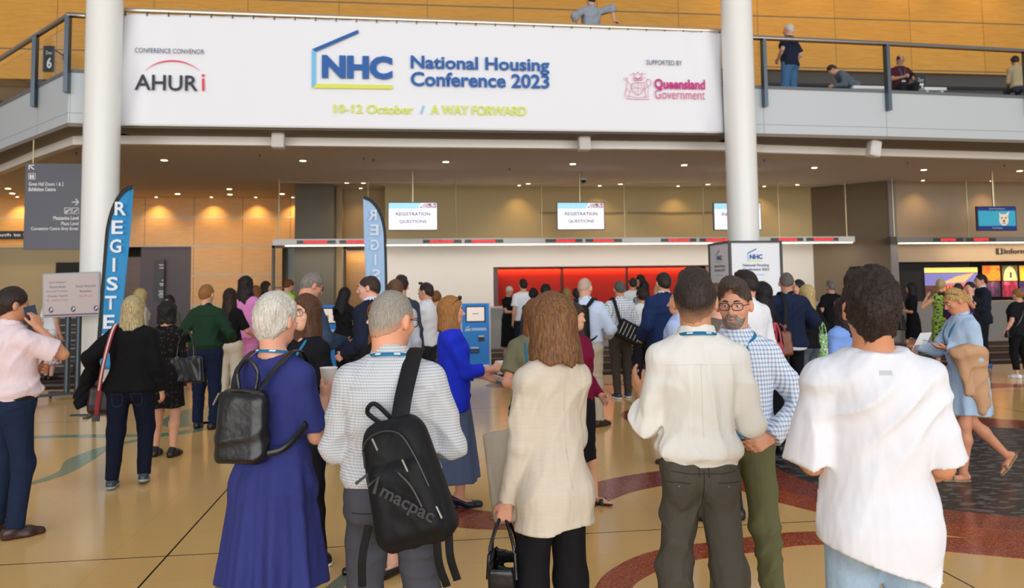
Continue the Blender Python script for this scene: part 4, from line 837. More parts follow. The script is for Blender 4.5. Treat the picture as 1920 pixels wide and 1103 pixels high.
def hand_prims(W, d, n, side, curl, sc=1.0, spread=1.0):
    """palm + five fingers as capsules; d: pointing direction, n: palm normal (fingers curl towards n)"""
    d = unit(d); n = np.asarray(n, float); n = unit(n-d*(n@d)); l = np.cross(d, n)*side   # l points to the thumb side
    L = []; W = np.asarray(W, float)
    for i, (o, ln) in enumerate(((.030, .072), (.010, .080), (-.010, .074), (-.029, .058))):
        k = W+d*(.088-.006*abs(i-1))*sc+l*o*sc*spread; L.append((W+l*o*.55*sc, k, .0145*sc, .0125*sc, .014)); p = k; a = 0
        for q, fr in enumerate((.45, .30, .25)):
            a += math.radians(curl*(.9, 1.1, .8)[q]+(4*i)); dd = d*math.cos(a)+n*math.sin(a)+l*o*.9*(1-min(1, curl/60)); e = p+unit(dd)*ln*fr*sc*1.02; L.append((p, e, (.0098-.0008*q)*sc, (.0092-.0008*q)*sc, .004)); p = e
    t0 = W+d*.018*sc+l*.022*sc; t1 = t0+unit(d*.75+l*.75+n*.35)*.040*sc; t2 = t1+unit(d*.95+l*.30+n*.45)*.032*sc; t3 = t2+unit(d*.9-l*.05+n*.55)*.024*sc
    L += [(t0, t1, .0155*sc, .0125*sc, .012), (t1, t2, .0115*sc, .0105*sc, .005), (t2, t3, .0105*sc, .0088*sc, .004)]
    return L

PEOPLE = {}
def person(key, label, px, ytop, Y, rz=0, sex='m', sc=None, skin_c='#d9a688', hair=None, top=None, bottom=None, shoes=None, head=(0, 0, 0), lean=(0, 0), twist=0,
           L=None, R=None, Lp=None, Rp=None, Ld=None, Rd=None, Ln=None, Rn=None, curlL=22, curlR=22, feet=None, girth=1.0, belly=0.0, sw=None, h=None, face=False, group=None, base=0.0, seed=None, beard=None,
           lanyard=None, glasses=None, belt=None, kneeL=None, kneeR=None, sit=None, hm=1.0, brow='#4a3626', neck=None):
    """px,ytop: where the crown of the head is seen; Y: distance into the hall. L/R: wrist targets in the person's own frame (x right, y forward, z up, 1.75 m tall figure)"""
    seed = seed if seed is not None else len(PEOPLE)+1; fem = sex == 'f'; T_ = TF if fem else TM; sw = sw or (.139 if fem else .159)
    h = h or (.0075 if Y < 4.3 else .0095 if Y < 7 else .012 if Y < 10.5 else .016)
    hipc = np.array([0, 0, .94]); Rt = rotm(0, lean[0], lean[1]); Rtw = Rt @ rotm(twist)
    T = lambda p: hipc+Rtw @ (np.asarray(p, float)-hipc); Rtf = Rtw.astype(f32)
    tl = lambda P: (P-hipc.astype(f32)) @ Rtf+hipc.astype(f32)        # world -> torso frame
    hp = T((0, .002, 1.545)); Rh = Rtw @ rotm(*head); Rhf = Rh.astype(f32); HC = np.array([0, .002, 1.545])
    hl = lambda P: (P-hp.astype(f32)) @ Rhf+HC.astype(f32); hw = lambda q: hp+Rh @ (np.asarray(q, float)-HC)
    crown = hw((0, -.005, 1.752+(hair or {}).get('rise', .012))); top_xyz = aty(px, ytop, Y)
    k = sc or (top_xyz[2]-base)/crown[2]
    cr, sr = math.cos(math.radians(rz)), math.sin(math.radians(rz)); ox = (crown[0]*cr-crown[1]*sr)*k; oy = (crown[0]*sr+crown[1]*cr)*k
    root = empty('person', (top_xyz[0]-ox, Y-oy, base), math.radians(rz), label, 'person', group)
    tab = Tab(_Zt, [v*girth for v in T_['a']], [v*girth for v in T_['b']], T_['c'])
    if belly:
        zz = tab.z; bump = np.exp(-((zz-1.04)/.13)**2); tab.b = tab.b+belly*bump*.6; tab.c = tab.c+belly*bump*.5; tab.a = tab.a+belly*bump*.55
    # ---- joints
    feet = feet or ((-.11, .03), (.11, -.02)); J = {}
    for s, nm in ((-1, 'L'), (1, 'R')):
        f = feet[0 if s < 0 else 1]; fx, fy = f[0], f[1]; fz = f[2] if len(f) > 2 else 0; fyaw = f[3] if len(f) > 3 else -s*9; fp = f[4] if len(f) > 4 else 0
        hip = np.array([s*.088*girth, 0, .92]); ank = np.array([fx, fy-.03, .085+fz]); kp = (kneeL if s < 0 else kneeR) or (s*.08, 1, 0)
        if sit: hip = hip+np.array([0, 0, 0])
        kn, ank = ik(hip, ank, .4205, .4205, kp); J['hip'+nm], J['kn'+nm], J['an'+nm] = hip, kn, ank; J['ft'+nm] = (fyaw, fp)
        S = T((s*sw, -.012, 1.388)); tgt = (L if s < 0 else R); tgt = np.array(tgt if tgt is not None else (s*(sw+.075), .03+.02*s, .86), float)
        pole = (Lp if s < 0 else Rp) or (s*.35, -1, -.15); E_, Wr = ik(S, tgt, .285, .262, pole); J['S'+nm], J['E'+nm], J['W'+nm] = S, E_, Wr
        d = (Ld if s < 0 else Rd); d = unit(d) if d is not None else unit(Wr-E_); n = (Ln if s < 0 else Rn); n = np.array(n, float) if n is not None else np.array([-s, .25, 0.])
        J['hand'+nm] = (d, n)
    ar = .92 if fem else 1.0
    hs = .965 if fem else 1.0
    def headd(P, face_d=True):
        q = hl(P); q = (q-v3(0, .0, 1.635))/hs+v3(0, 0, 1.635)
        d = ells(q, (0, -.010, 1.652), (.076, .097, .102)); d = smin(d, ells(q, (0, .026, 1.588), (.056, .064, .070)), .03)
        d = smin(d, ells(q, (0, .050, 1.553), (.034, .036, .032)), .025); d = smin(d, cap(q, (0, -.055, 1.615), (0, -.035, 1.50), .050, .048), .03)
        if face_d:
            qm = q.copy(); qm[:, 0] = np.abs(qm[:, 0])
            d = smin(d, cap(qm, (0.012, .080, 1.664), (.045, .070, 1.660), .010), .016); d = smax(d, -ells(qm, (.031, .099, 1.642), (.018, .017, .012)), .012)
            d = smin(d, cap(q, (0, .085, 1.648), (0, .110, 1.609), .0075, .0125), .012); d = smin(d, cap(qm, (.0, .098, 1.604), (.012, .092, 1.603), .010, .008), .006)
            d = smin(d, cap(qm, (0, .085, 1.570), (.018, .078, 1.570), .010, .006), .010); d = smin(d, ells(qm, (.042, .058, 1.612), (.022, .022, .020)), .018)
            d = smin(d, ells(qm, (.085, -.012, 1.628), (.014, .020, .034)), .008); d = smax(d, -ells(qm, (.100, .000, 1.630), (.008, .010, .018)), .006)
        return d*hs
    nr = neck or (.050 if fem else .062)
    nb0 = T((0, -.016, 1.43)); nb1 = hw((0, -.018, 1.60))
    def armd(P, s, off=0, upper=(0, 1), fore=True, rr=1.0):
        nm = 'L' if s < 0 else 'R'; S, E_, Wr = J['S'+nm], J['E'+nm], J['W'+nm]; g = ar*rr*(.5+.5*girth)
        d = smin(cap(P, S, S+(E_-S)*.45, (.052+off)*g, (.048+off)*g), cap(P, S+(E_-S)*.45, E_, (.047+off)*g, (.038+off)*g), .02)
        if fore: d = smin(d, smin(cap(P, E_, E_+(Wr-E_)*.3, (.038+off)*g, (.041+off)*g), cap(P, E_+(Wr-E_)*.3, Wr, (.040+off)*g, (.026+off)*g), .015), .012)
        return d
    def legd(P, s):
        nm = 'L' if s < 0 else 'R'; H_, K_, A_ = J['hip'+nm], J['kn'+nm], J['an'+nm]; m = K_+(A_-K_)*.32+np.array([0, -.012, 0])
        d = smin(cap(P, H_, K_, (.086 if bk not in ('skirt', 'dress') else .070)*girth, .055), cap(P, K_, m, .053, .056), .03); d = smin(d, cap(P, m, A_, .055, .036), .03); return d+(.012 if bk in ('skirt', 'dress', 'shorts') and 0 else 0) if bk in ('skirt', 'dress', 'shorts') else d+(.012 if (bottom or {}).get('crop') else .022)
    bk = (bottom or {}).get('kind'); bare = bk in ('skirt', 'dress', 'shorts') or (bottom or {}).get('crop')
    def footd(P, s, grow=0.0, heel=0.0):
        nm = 'L' if s < 0 else 'R'; A_ = J['an'+nm]; yw, pt = J['ft'+nm]; Rf = rotm(yw, pt); q = (P-A_.astype(f32)) @ Rf.astype(f32)
        z0 = -.085
        d = cap(q, (0, -.045, z0+.036+heel*.9), (0, .085, z0+.030), .034+grow, .038+grow); d = smin(d, cap(q, (.012*-s, .08, z0+.030), (.010*-s, .165, z0+.022), .036+grow, .022+grow), .02)
        d = smin(d, cap(q, (0, -.03, z0+.06+heel), (0, -.01, 0), .034+grow, .036+grow), .03); return d, q, z0
    dets = []
    hands = []
    for s, c_ in ((-1, curlL), (1, curlR)):
        nm = 'L' if s < 0 else 'R'; d, n = J['hand'+nm]; hands.append(hand_prims(J['W'+nm], d, n, -s if False else s, c_, .97 if not fem else .9))
    def body(P):
        pl_ = tl(P); d = np.maximum(loftd(pl_, tab, -.004), np.maximum(.93-pl_[:, 2], pl_[:, 2]-1.485))
        d = smin(d, smax(np.maximum(loftd(P, tab, -.008), P[:, 2]-1.0), .872-P[:, 2], .07), .03)
        for s in (-1, 1):
            sh = T((s*.07, -.016, 1.435)); nm = 'L' if s < 0 else 'R'; d = smin(d, cap(P, sh, J['S'+nm], .050, .050), .035); d = smin(d, armd(P, s), .02); d = smin(d, legd(P, s), .03)
            if shoes is None or shoes.get('kind') in ('sandal', 'pump', 'flat'): d = smin(d, np.maximum(footd(P, s, -.012, (shoes or {}).get('heel', 0))[0], .004-P[:, 2]), .02)
        d = smin(d, cap(P, nb0, nb1, nr*1.08, nr), .03); d = smin(d, headd(P), .018)
        for s, H_ in zip((-1, 1), hands):
            W_ = J['W'+('L' if s < 0 else 'R')]; near = nrm(P-W_.astype(f32)) < .30
            if near.any():
                Q = P[near]; e = None
                for a, b, r1, r2, kk in H_: x = cap(Q, a, b, r1, r2); e = x if e is None else smin(e, x, kk)
                d[near] = smin(d[near], e, .012)
        return d
    ptsx = np.array([J[k_] for k_ in J if k_[0] in 'SEWka' and k_[:4] != 'hand']+[crown, (0, 0, .9)]); lo = ptsx.min(0)-.24; hi = ptsx.max(0)+.24; lo[2] = -.02; hi[2] = max(hi[2]-.15, crown[2]+.06)
    sdf_obj('body', body, lo, hi, h, skin(skin_c), root, k)
    # ---- clothing
    neckcap = (T((0, -.014, 1.40)), T((0, -.004, 1.62)))
    def top_sdf(sp):
        off = sp.get('off', .013); hem = sp.get('hem', .93); hang = sp.get('hang', 0.0); sl = sp.get('sleeve', 'long'); sr_ = sp.get('sr', 1.0); amp = sp.get('fold', .006); flare = sp.get('flare', 0.0); ai, bi, ci = [np.interp(1.28, tab.z, v) for v in (tab.a, tab.b, tab.c)]
        nk = sp.get('neck', nr+.008)
        def mod(P, a, b, c):
            w = np.clip((1.27-P[:, 2])/.12, 0, 1)*hang; a = a+np.maximum(0, ai-a)*w; b = b+np.maximum(0, bi+off-b)*w; e = np.clip((1.15-P[:, 2])/.4, 0, 1.6)*flare
            pu = sp.get('pouf', 0)*np.exp(-((P[:, 2]-hem-.075)/.045)**2)-(.014*np.clip((hem+.045-P[:, 2])/.03, 0, 1) if sp.get('tuck') else 0)
            return a+e+pu, b+e*.9+pu, c
        def fn(P):
            q = tl(P); fd = folds(P, seed, amp, sp.get('ff', 1.0)); wav = 0 if sp.get('tuck') else .004*np.sin(13*q[:, 0]+seed)
            back = sp.get('hem_slant', 0)*q[:, 0]
            d = np.maximum(loftd(q, tab, off, 2.4, mod), np.maximum(hem+wav+back-q[:, 2], q[:, 2]-1.492))
            for s in (-1, 1):
                nm = 'L' if s < 0 else 'R'; S, E_, Wr = J['S'+nm], J['E'+nm], J['W'+nm]; d = smin(d, cap(P, T((s*.060, -.017, 1.432)), S, .048+off, .050+off), .03)
                if sl == 'none': continue
                g = ar*(.5+.5*girth)*sr_; o = off
                if sl in ('short', 'half'):
                    fr = sp.get('sf', .62 if sl == 'short' else .9); C_ = S+(E_-S)*fr; u = unit(E_-S); e = cap(P, S, S+(E_-S)*(fr+.15), (.054+o)*g, (.052+o*1.3)*g*sp.get('sflare', 1.0)); e = np.maximum(e, (P-C_.astype(f32)) @ u.astype(f32))
                else:
                    fr = {'long': .98, 'roll': .30, '34': .6}[sl]; C_ = E_+(Wr-E_)*fr; u = unit(Wr-E_)
                    e = smin(cap(P, S, E_, (.052+o)*g, (.040+o)*g), cap(P, E_, E_+(Wr-E_)*(fr+.12), (.041+o)*g, ((.043 if sl == 'roll' else .029)+o)*g), .02)
                    e = np.maximum(e, (P-C_.astype(f32)) @ u.astype(f32))
                    if sl == 'roll': C0 = E_+(Wr-E_)*.05; e = smin(e, np.maximum(np.maximum(cap(P, E_, Wr, (.047+o)*g, (.045+o)*g), (P-(C_+u*.004).astype(f32)) @ u.astype(f32)), -((P-C0.astype(f32)) @ u.astype(f32))), .006)
                    if sl == 'long' and sp.get('cuff'): C0 = E_+(Wr-E_)*.78; e = smin(e, np.maximum(np.maximum(cap(P, E_, Wr, (.040+o)*g, (.037+o)*g), (P-(C_+u*.004).astype(f32)) @ u.astype(f32)), -((P-C0.astype(f32)) @ u.astype(f32))), .004)
                d = smin(d, e, sp.get('ks', .020))
            fd = np.minimum(fd, off*.55)
            d = d+fd*np.clip(1.15-(q[:, 2]-1.30)*6, .35, 1)*(np.clip((q[:, 2]-hem)/.07, .25, 1) if sp.get('tuck') else 1)
            d = smax(d, -cap(P, neckcap[0], neckcap[1], nk), .008)
            if sp.get('scoop'): d = smax(d, -ells(q, (0, sp.get('scy', .02), 1.52), (sp['scoop'], sp.get('scd', .12), sp.get('sch', .075))), .01)
            if sp.get('vneck'): d = smax(d, -cap(q, (0, .16, 1.20), (0, .09, 1.52), .012, sp['vneck']), .008)
            if sp.get('collar'):
                x, y, z = q[:, 0], q[:, 1]+.012, q[:, 2]-.32*np.minimum(0, -(q[:, 1]+.012))*0+.22*(q[:, 1]+.012); rr = np.sqrt(x*x+y*y)
                c_ = np.abs(rr-(nr+.009+(1.52-z)*.22))-.0065; c_ = np.maximum(c_, np.maximum(1.462-z, z-sp.get('ch', 1.528))); d = smin(d, c_, .005)
            return d
        return fn
    def skirt_sdf(sp):
        tb = Tab(*[np.array(c_)[::-1] if sp['lv'][0][0] > sp['lv'][-1][0] else np.array(c_) for c_ in zip(*[(z, a, b, -.012) for z, a, b in sp['lv']])]); z0, z1 = tb.z[0], tb.z[-1]; npl = sp.get('pleats', 9); pa = sp.get('pa', .0)
        def mod(P, a, b, c):
            th = np.arctan2(P[:, 0], P[:, 1]); w = np.clip((z1-P[:, 2])/(z1-z0), 0, 1); a0, b0, c0 = tab.at(P[:, 2]); up = P[:, 2] > .80; a = np.where(up, np.maximum(a, a0+.022), a); b = np.where(up, np.maximum(b, b0+.022), b); m = pa*w*(np.sin(npl*th+1.1*np.sin(2*th+seed)+seed)+.35*np.sin((2*npl+1)*th+seed)); return a+m, b+m, c
        def fn(P):
            Q = P
            return np.maximum(loftd(Q, tb, 0, 2.2, mod)+folds(P, seed+3, sp.get('fold', .003)), np.maximum(z0+.006*np.sin(5*np.arctan2(P[:, 0], P[:, 1])+seed)-P[:, 2], P[:, 2]-z1))
        return fn
    def trouser_sdf(sp):
        w = sp.get('w', 1.0); waist = sp.get('waist', 1.0); wl = sp.get('wl', w)
        def fn(P):
            d = np.maximum(smax(loftd(P, tab, sp.get('toff', .012)), .855-P[:, 2], .08), P[:, 2]-waist); pm = P.copy(); pm[:, 0] = np.abs(pm[:, 0])
            d = smin(d, ells(pm, (.074, -.052, .885), (.084*girth, .070*girth, .10)), .05) if sp.get('seat', 1) else d
            for s in (-1, 1):
                nm = 'L' if s < 0 else 'R'; H_, K_, A_ = J['hip'+nm], J['kn'+nm], J['an'+nm]; u = unit(A_-K_); fr = sp.get('len', 1.0)
                e = smin(cap(P, H_, K_, .098*girth*w, .071*w), cap(P, K_, A_+u*.06, .072*w, .056*wl), .04); e = np.maximum(e, (P-(K_+(A_+u*.02-K_)*fr).astype(f32)) @ u.astype(f32)); d = smin(d, e, .035)
            d = d+np.minimum(folds(P, seed+5, sp.get('fold', .0055), 1.0), .007)
            return np.maximum(d, P[:, 2]-waist)
        return fn
    lo2, hi2 = lo-.02, hi+.02
    if top and top.get('kind') != 'none':
        fn = top_sdf(top)
        if bk == 'dress':
            f2 = skirt_sdf(bottom); f1 = fn; fn = lambda P: smin(f1(P), f2(P), .02)
        t_lo = lo2.copy(); t_lo[2] = (bottom['lv'][-1][0]-.05) if bk == 'dress' else min(top.get('hem', .93)-.12, min(J['WL'][2], J['WR'][2])-.1)
        if bk == 'dress': mx = max(a for _, a, b in bottom['lv'])+.1; t_lo[:2] = np.minimum(t_lo[:2], -mx); hi2[:2] = np.maximum(hi2[:2], mx)
        nmz = 'dress' if bk == 'dress' else top.get('name', 'shirt')
        sdf_obj(nmz, fn, t_lo, hi2, h, top['m'], root, k)
        if top.get('under'):
            u_ = dict(top); u_.update(off=.004, fold=.002, sr=.9, scoop=None, vneck=None, sleeve='none'); u_.update(top['under']); sdf_obj(u_.get('name', 'shirt'), top_sdf(u_), t_lo, hi2, h, u_['m'], root, k)
    if bk == 'trousers' or bk == 'shorts': b_lo = lo2.copy(); b_hi = hi2.copy(); b_hi[2] = 1.08; sdf_obj(bottom.get('name', 'trousers'), trouser_sdf(bottom), b_lo, b_hi, h, bottom['m'], root, k)
    elif bk == 'skirt': mx = max(a for _, a, b in bottom['lv'])+.08; sdf_obj('skirt', skirt_sdf(bottom), (-mx, -mx, bottom['lv'][-1][0]-.03), (mx, mx, bottom['lv'][0][0]+.03), h, bottom['m'], root, k)
    if belt:
        a, b, c = [float(np.interp(.985, tab.z, v)) for v in (tab.a, tab.b, tab.c)]; pts = [((a+.016)*math.cos(t), c+(b+.016)*math.sin(t), .985) for t in np.linspace(0, 2*PI, 41)[:-1]]
        MB().tube([np.array(p)*k for p in pts], .018*k, 8, True, .3, up=[(-p[0], -p[1], 0) for p in pts]).build('belt', belt, root, True)
    # ---- shoes
    if shoes:
        sk = shoes.get('kind', 'shoe'); hl_ = shoes.get('heel', 0)
        for s in (-1, 1):
            A_ = J['an'+('L' if s < 0 else 'R')]; lo3 = A_-.24; hi3 = A_+.24; zfl = -.3 if len(feet[0]) > 2 or len(feet[1]) > 2 else .0
            def fs(P):
                d, q, z0 = footd(P, s, .006, hl_)
                if sk in ('shoe', 'sneaker', 'boot'):
                    d = np.maximum(d, z0-q[:, 2]); d = np.maximum(d, q[:, 2]-(.045 if sk == 'boot' else -.005)); sole = np.maximum(np.maximum(footd(P, s, .011, 0)[0], q[:, 2]-(z0+.020)), z0-q[:, 2]); d = smin(d, sole, .004)
                else:
                    d = np.maximum(d, q[:, 2]-(z0+.052+hl_*np.clip((.05-q[:, 1])/.1, 0, 1)))
                    if sk == 'pump' or sk == 'flat': d = smax(d, -ells(q, (0, .03, z0+.085+hl_*.5), (.034, .075, .04)), .006)
                    if sk == 'sandal': d = np.maximum(d, np.minimum(q[:, 2]-(z0+.014), np.abs(q[:, 1]-.09)-.014))
                    d = np.maximum(d, z0-q[:, 2])
                    if hl_: d = np.minimum(d, np.maximum(rbox(q, (0, -.05, z0+hl_*.5), (.026, .026, hl_*.5+.01), .006), z0-q[:, 2]))
                return d
            o = sdf_obj('shoe', fs, lo3, hi3, min(h, .009), shoes['m'], root, k)
            if shoes.get('sole') is not None:
                def fsole(P):
                    d, q, z0 = footd(P, s, .014, 0); return np.maximum(np.maximum(d, q[:, 2]-(z0+.026)), z0-q[:, 2])
                so = sdf_obj('sole', fsole, lo3, hi3, min(h, .009), shoes['sole'], o, k)
    # ---- hair
    if hair:
        hk = hair['kind']; hm_ = hair['m']; vol = hair.get('vol', .012); zend = hair.get('zend', 1.48)
        def fh(P):
            q = hl(P); q = (q-v3(0, 0, 1.635))/hs+v3(0, 0, 1.635); th = np.arctan2(q[:, 0], q[:, 1]+.02); x, y, z = q[:, 0], q[:, 1], q[:, 2]
            strand = (.5*np.sin(31*th+9*np.sin(3*th+seed)+6*(z-1.6)*8)+.3*np.sin(57*th+seed+20*z)).astype(f32)
            lump = (np.sin(38*x+seed+9*z)*np.sin(41*y+2)*np.sin(36*z+seed)).astype(f32); fine = (np.sin(91*x+4*np.sin(60*z))*np.sin(87*y+seed)*np.sin(80*z)).astype(f32)
            sh = ells(q, (0, -.014, 1.655), (.078+vol, .100+vol, .103+vol+hair.get('top', 0)))
            if hk in ('short', 'buzz', 'quiff', 'updo'): sh = smin(sh, cap(q, (0, -.055, 1.615), (0, -.035, 1.50), .053+.5*vol, .051+.4*vol), .03)
            facec = ells(q, (0, .120, 1.600), (.076, .076, hair.get('fh', .128)))
            if hk in ('short', 'buzz', 'quiff'):
                zl = hair.get('nape', 1.552)+hair.get('slope', .70)*(y+.10)
                ear = np.abs(x) > .055
                ed = np.minimum(np.minimum(z-zl, facec), ells(q, (0, .13, 1.62), (.10, .075, .07)))
                d = np.maximum(sh+max(0, vol-.002)*.9*(1-np.clip(ed/.05, 0, 1))**1.3, zl-z); d = smax(d, -facec, .01); d = smax(d, -ells(q, (0, .13, 1.62), (.10, .075, .07)), .012)
                if hk == 'quiff': d = smin(d, np.maximum(ells(q, (0, .028, 1.742), (.062, .076, .034)), -facec), .035)+np.clip((z-1.70)*12, 0, 1)*(.004*np.sin(80*x+5*np.sin(40*y)+seed)*np.sin(50*y+30*x))
                if hair.get('bald'): d = smax(d, -ells(q, (0, .03, 1.78), (hair['bald'], .105, .095)), .01)
                ax_ = np.abs(q); d = smax(d, -ells(np.stack([ax_[:, 0], y, z], 1), (.100, -.002, 1.622), (.036, .030, .046)), .006)
                d = d+strand*hair.get('st', .0022)+lump*hair.get('lump', .003)+fine*hair.get('fine', .0018)
            elif hk in ('bob', 'long', 'curly'):
                wz = hair.get('w', .094); fl = hair.get('flare', .012); a = wz+fl*np.clip((1.64-z)/.15, 0, 1.5); b = hair.get('d', .100)+fl*.6*np.clip((1.64-z)/.15, 0, 1)
                hang = (np.sqrt((x/a)**2+((y+.022)/b)**2)-1)*np.minimum(a, b); inner = hair.get('thick', None)
                tip = .010*np.sin(7*th+seed)+hair.get('slant', 0)*y
                hang = np.maximum(hang, np.maximum(z-1.668, zend+tip-z))
                d = smin(sh, hang, .02); fc = np.minimum(ells(q, (0, hair.get('fy', .125), 1.600), (hair.get('fw', .068), .085, hair.get('fh', .100))), cap(q*v3(.068/hair.get('fw', .068), 1, 1), (0, hair.get('fy', .125)+.01, 1.32), (0, hair.get('fy', .125)-.01, 1.60), .072))
                if hair.get('backonly'): fc = np.minimum(fc, np.maximum(np.maximum(.0+hair['backonly']-y, z-1.60), -10))
                d = smax(d, -fc, .012)
                if hk == 'curly': d = d+lump*.011+fine*.006
                else: d = d+strand*hair.get('st', .004)+lump*.002
            elif hk == 'updo':
                ed = np.minimum(np.minimum(z-(1.562+.60*(y+.10)), facec), ells(q, (0, .13, 1.62), (.10, .075, .07)))
                d = np.maximum(sh+max(0, vol-.002)*.9*(1-np.clip(ed/.05, 0, 1))**1.3, 1.562+.60*(y+.10)-z); d = smax(d, -facec, .01); d = smax(d, -ells(q, (0, .13, 1.62), (.10, .075, .07)), .012)
                bp = hair.get('bun', (0, -.105, 1.655)); d = smin(d, ells(q, bp, hair.get('bs', (.05, .04, .055))), .02)+strand*.003+lump*.003
                if hair.get('tail'): d = smin(d, cap(q, bp, (bp[0], bp[1]-.02, hair['tail']), .034, .018), .02)
            return d*hs
        c0 = hw((0, -.01, 1.65)); ext = .2; lo4 = c0-.20; hi4 = c0+.20; lo4[2] = min(lo4[2], hw((0, 0, zend-.05))[2]) if hk in ('bob', 'long', 'curly') else lo4[2]
        soft = hair.get('soft', .018)
        if hk in ('short', 'buzz', 'quiff', 'updo') and Y < 13:
            hm_ = softhair(hm_, skin_c)
        ho = sdf_obj('hair', fh, lo4, hi4, min(h, .0085 if Y < 7 else .011), hm_, root, k)
        if hk in ('short', 'buzz', 'quiff', 'updo') and Y < 13:
            vv = np.empty(len(ho.data.vertices)*3, f32); ho.data.vertices.foreach_get('co', vv); q = hl(vv.reshape(-1, 3)/k); q = (q-v3(0, 0, 1.635))/hs+v3(0, 0, 1.635); z, y = q[:, 2], q[:, 1]
            if hk == 'updo': ed = z-(1.562+.60*(y+.10))
            else:
                ed = z-(hair.get('nape', 1.552)+hair.get('slope', .70)*(y+.10)); ed = np.minimum(ed, ells(q, (0, .118, 1.600), (.074, .070, hair.get('fh', .128)))*1.2)
                ed = np.minimum(ed, ells(q, (0, .13, 1.62), (.10, .075, .07)))
                if hair.get('bald'): ed = np.minimum(ed, ells(q, (0, .03, 1.78), (hair['bald'], .105, .095)))
            at = ho.data.attributes.new('edge', 'FLOAT', 'POINT'); at.data.foreach_set('value', np.clip(ed/soft, 0, 1).astype(f32))
    if beard:
        def fb(P):
            q = hl(P); q = (q-v3(0, 0, 1.635))/hs+v3(0, 0, 1.635); d = ells(q, (0, .028, 1.586), (.0605, .0675, .073)); d = smin(d, ells(q, (0, .052, 1.552), (.039, .040, .037)), .02)
            d = np.maximum(d, q[:, 2]-(1.602-.9*np.maximum(0, .02-q[:, 1])*0)); d = np.maximum(d, -(q[:, 1]-.012)); d = smax(d, -cap(q, (-.014, .098, 1.571), (.014, .098, 1.571), .011), .005)
            d = smax(d, -cap(np.abs(q)*v3(1, 1, 1), (.052, .08, 1.615), (.05, .06, 1.60), .026), .008)
            return d*hs
        c0 = hw((0, .03, 1.58)); sdf_obj('beard', fb, c0-.12, c0+.12, min(h, .007), beard, root, k)
    if face:
        for s in (-1, 1):
            c = hw(((s*.031)*hs, .0765*hs, 1.635+(.643-.635)*hs)); e = MB().sph(c*k, .0115*k, n=14); eo = e.build('eye', EYEW, root, True)
            g = unit(Rh @ np.array([0, 1, -.08])); MB().sph((c+g*.0080)*k, .0056*k, n=10).build('iris', IRIS, eo, True)
            for lid, zz in (('upper_eyelid', .0022), ('lower_eyelid', -.0068)):
                b = bmesh.new(); bmesh.ops.create_uvsphere(b, u_segments=18, v_segments=14, radius=.0132); sg = 1 if zz > 0 else -1
                bmesh.ops.delete(b, geom=[v for v in b.verts if (v.co.z-zz)*(1 if lid[0] == 'u' else -1) < 0], context='VERTS')
                Rl = Matrix([list(r_) for r_ in Rh]).to_4x4(); bmesh.ops.transform(b, matrix=Matrix.Translation(c*k) @ Rl @ Matrix.Scale(k, 4), verts=b.verts)
                mm = MB(); mm._in(b); mm.build(lid, skin(skin_c), root, True)
            bm = BROWM.setdefault(brow, mat('eyebrow_'+brow[1:], brow, .7)); pts = [hw((s*x*hs, y*hs, 1.635+(z-1.635)*hs))*k for x, y, z in ((.014, .0925, 1.664), (.030, .090, 1.669), (.046, .0775, 1.664))]
            MB().tube(pts, [.004*k, .0045*k, .002*k], 6).build('eyebrow', bm, root, True)
        pts = [hw((x*hs, y*hs, 1.635+(z-1.635)*hs))*k for x, y, z in ((-.023, .081, 1.571), (-.01, .0925, 1.5725), (0, .0955, 1.5715), (.01, .0925, 1.5725), (.023, .081, 1.571))]
        MB().tube(pts, [.002*k, .0048*k, .0052*k, .0048*k, .002*k], 8).build('lips', LIP, root, True)
    if glasses:
        q = lambda x, y, z: hw((x*hs, y*hs, 1.635+(z-1.635)*hs))*k
        gb = MB(); lw, lh = .026, .018
        for s in (-1, 1):
            ring = []
            for t in np.linspace(0, 2*PI, 25)[:-1]:
                ca, sa = math.cos(t), math.sin(t); ex = math.copysign(abs(ca)**.6, ca); ey = math.copysign(abs(sa)**.6, sa); x = s*.033+ex*lw; ring.append(q(x, .106-(abs(x)/.07)**2*.02, 1.640+ey*lh))
            gb.tube(ring, .0022*k, 6, True); gb.tube([q(s*.059, .093, 1.645), q(s*.074, .075, 1.646), q(s*.083, .0, 1.642), q(s*.083, -.018, 1.628)], .0021*k, 6)
        gb.tube([q(-.009, .108, 1.643), q(0, .112, 1.646), q(.009, .108, 1.643)], .0022*k, 6)
        gb.build('glasses', glasses, root, True)
    if (hair or {}).get('shades'):
        q = lambda x, y, z: hw((x*hs, y*hs, 1.635+(z-1.635)*hs))*k
        gb = MB()
        for s in (-1, 1): gb.sph(tuple(q(s*.033, .072, 1.755)), .027*k, (1, .5, .75), 12); gb.tube([q(s*.058, .06, 1.75), q(s*.092, .0, 1.71), q(s*.096, -.02, 1.69)], .0025*k, 6)
        gb.tube([q(-.02, .08, 1.765), q(0, .083, 1.768), q(.02, .08, 1.765)], .003*k, 6); gb.build('sunglasses', mat('tortoise_sunglasses', '#2a1c14', .15), root, True)
    if lanyard:
        b = lanyard.get('badge', True); fr = .13; zc = lanyard.get('z', 1.12); off = lanyard.get('off', .03)
        ai, bi, ci = [lambda z, v=v: float(np.interp(z, tab.z, v)) for v in (tab.a, tab.b, tab.c)]
        def fronty(z): return ci(z)+bi(z)+off
        lr = nr+(.030 if (top or {}).get('collar') else .020); zb_ = lanyard.get('zb', 1.505); ring = [(0, -.016-lr, zb_), (.050, -.016-lr*.80, zb_-.002), (lr+.004, -.005, zb_-.012), (lr+.008, .040, 1.472), (.070, fronty(1.42)-.022, 1.428), (.056, fronty(1.34)-.004, 1.34), (.03, fronty(1.22), 1.22), (.006, fronty(zc), zc)]
        ring2 = [(-x, y, z) for x, y, z in ring[1:]]; path = [T(p)*k for p in ring2[::-1]+ring]; C_ = T((0, 0, 1.3))*k
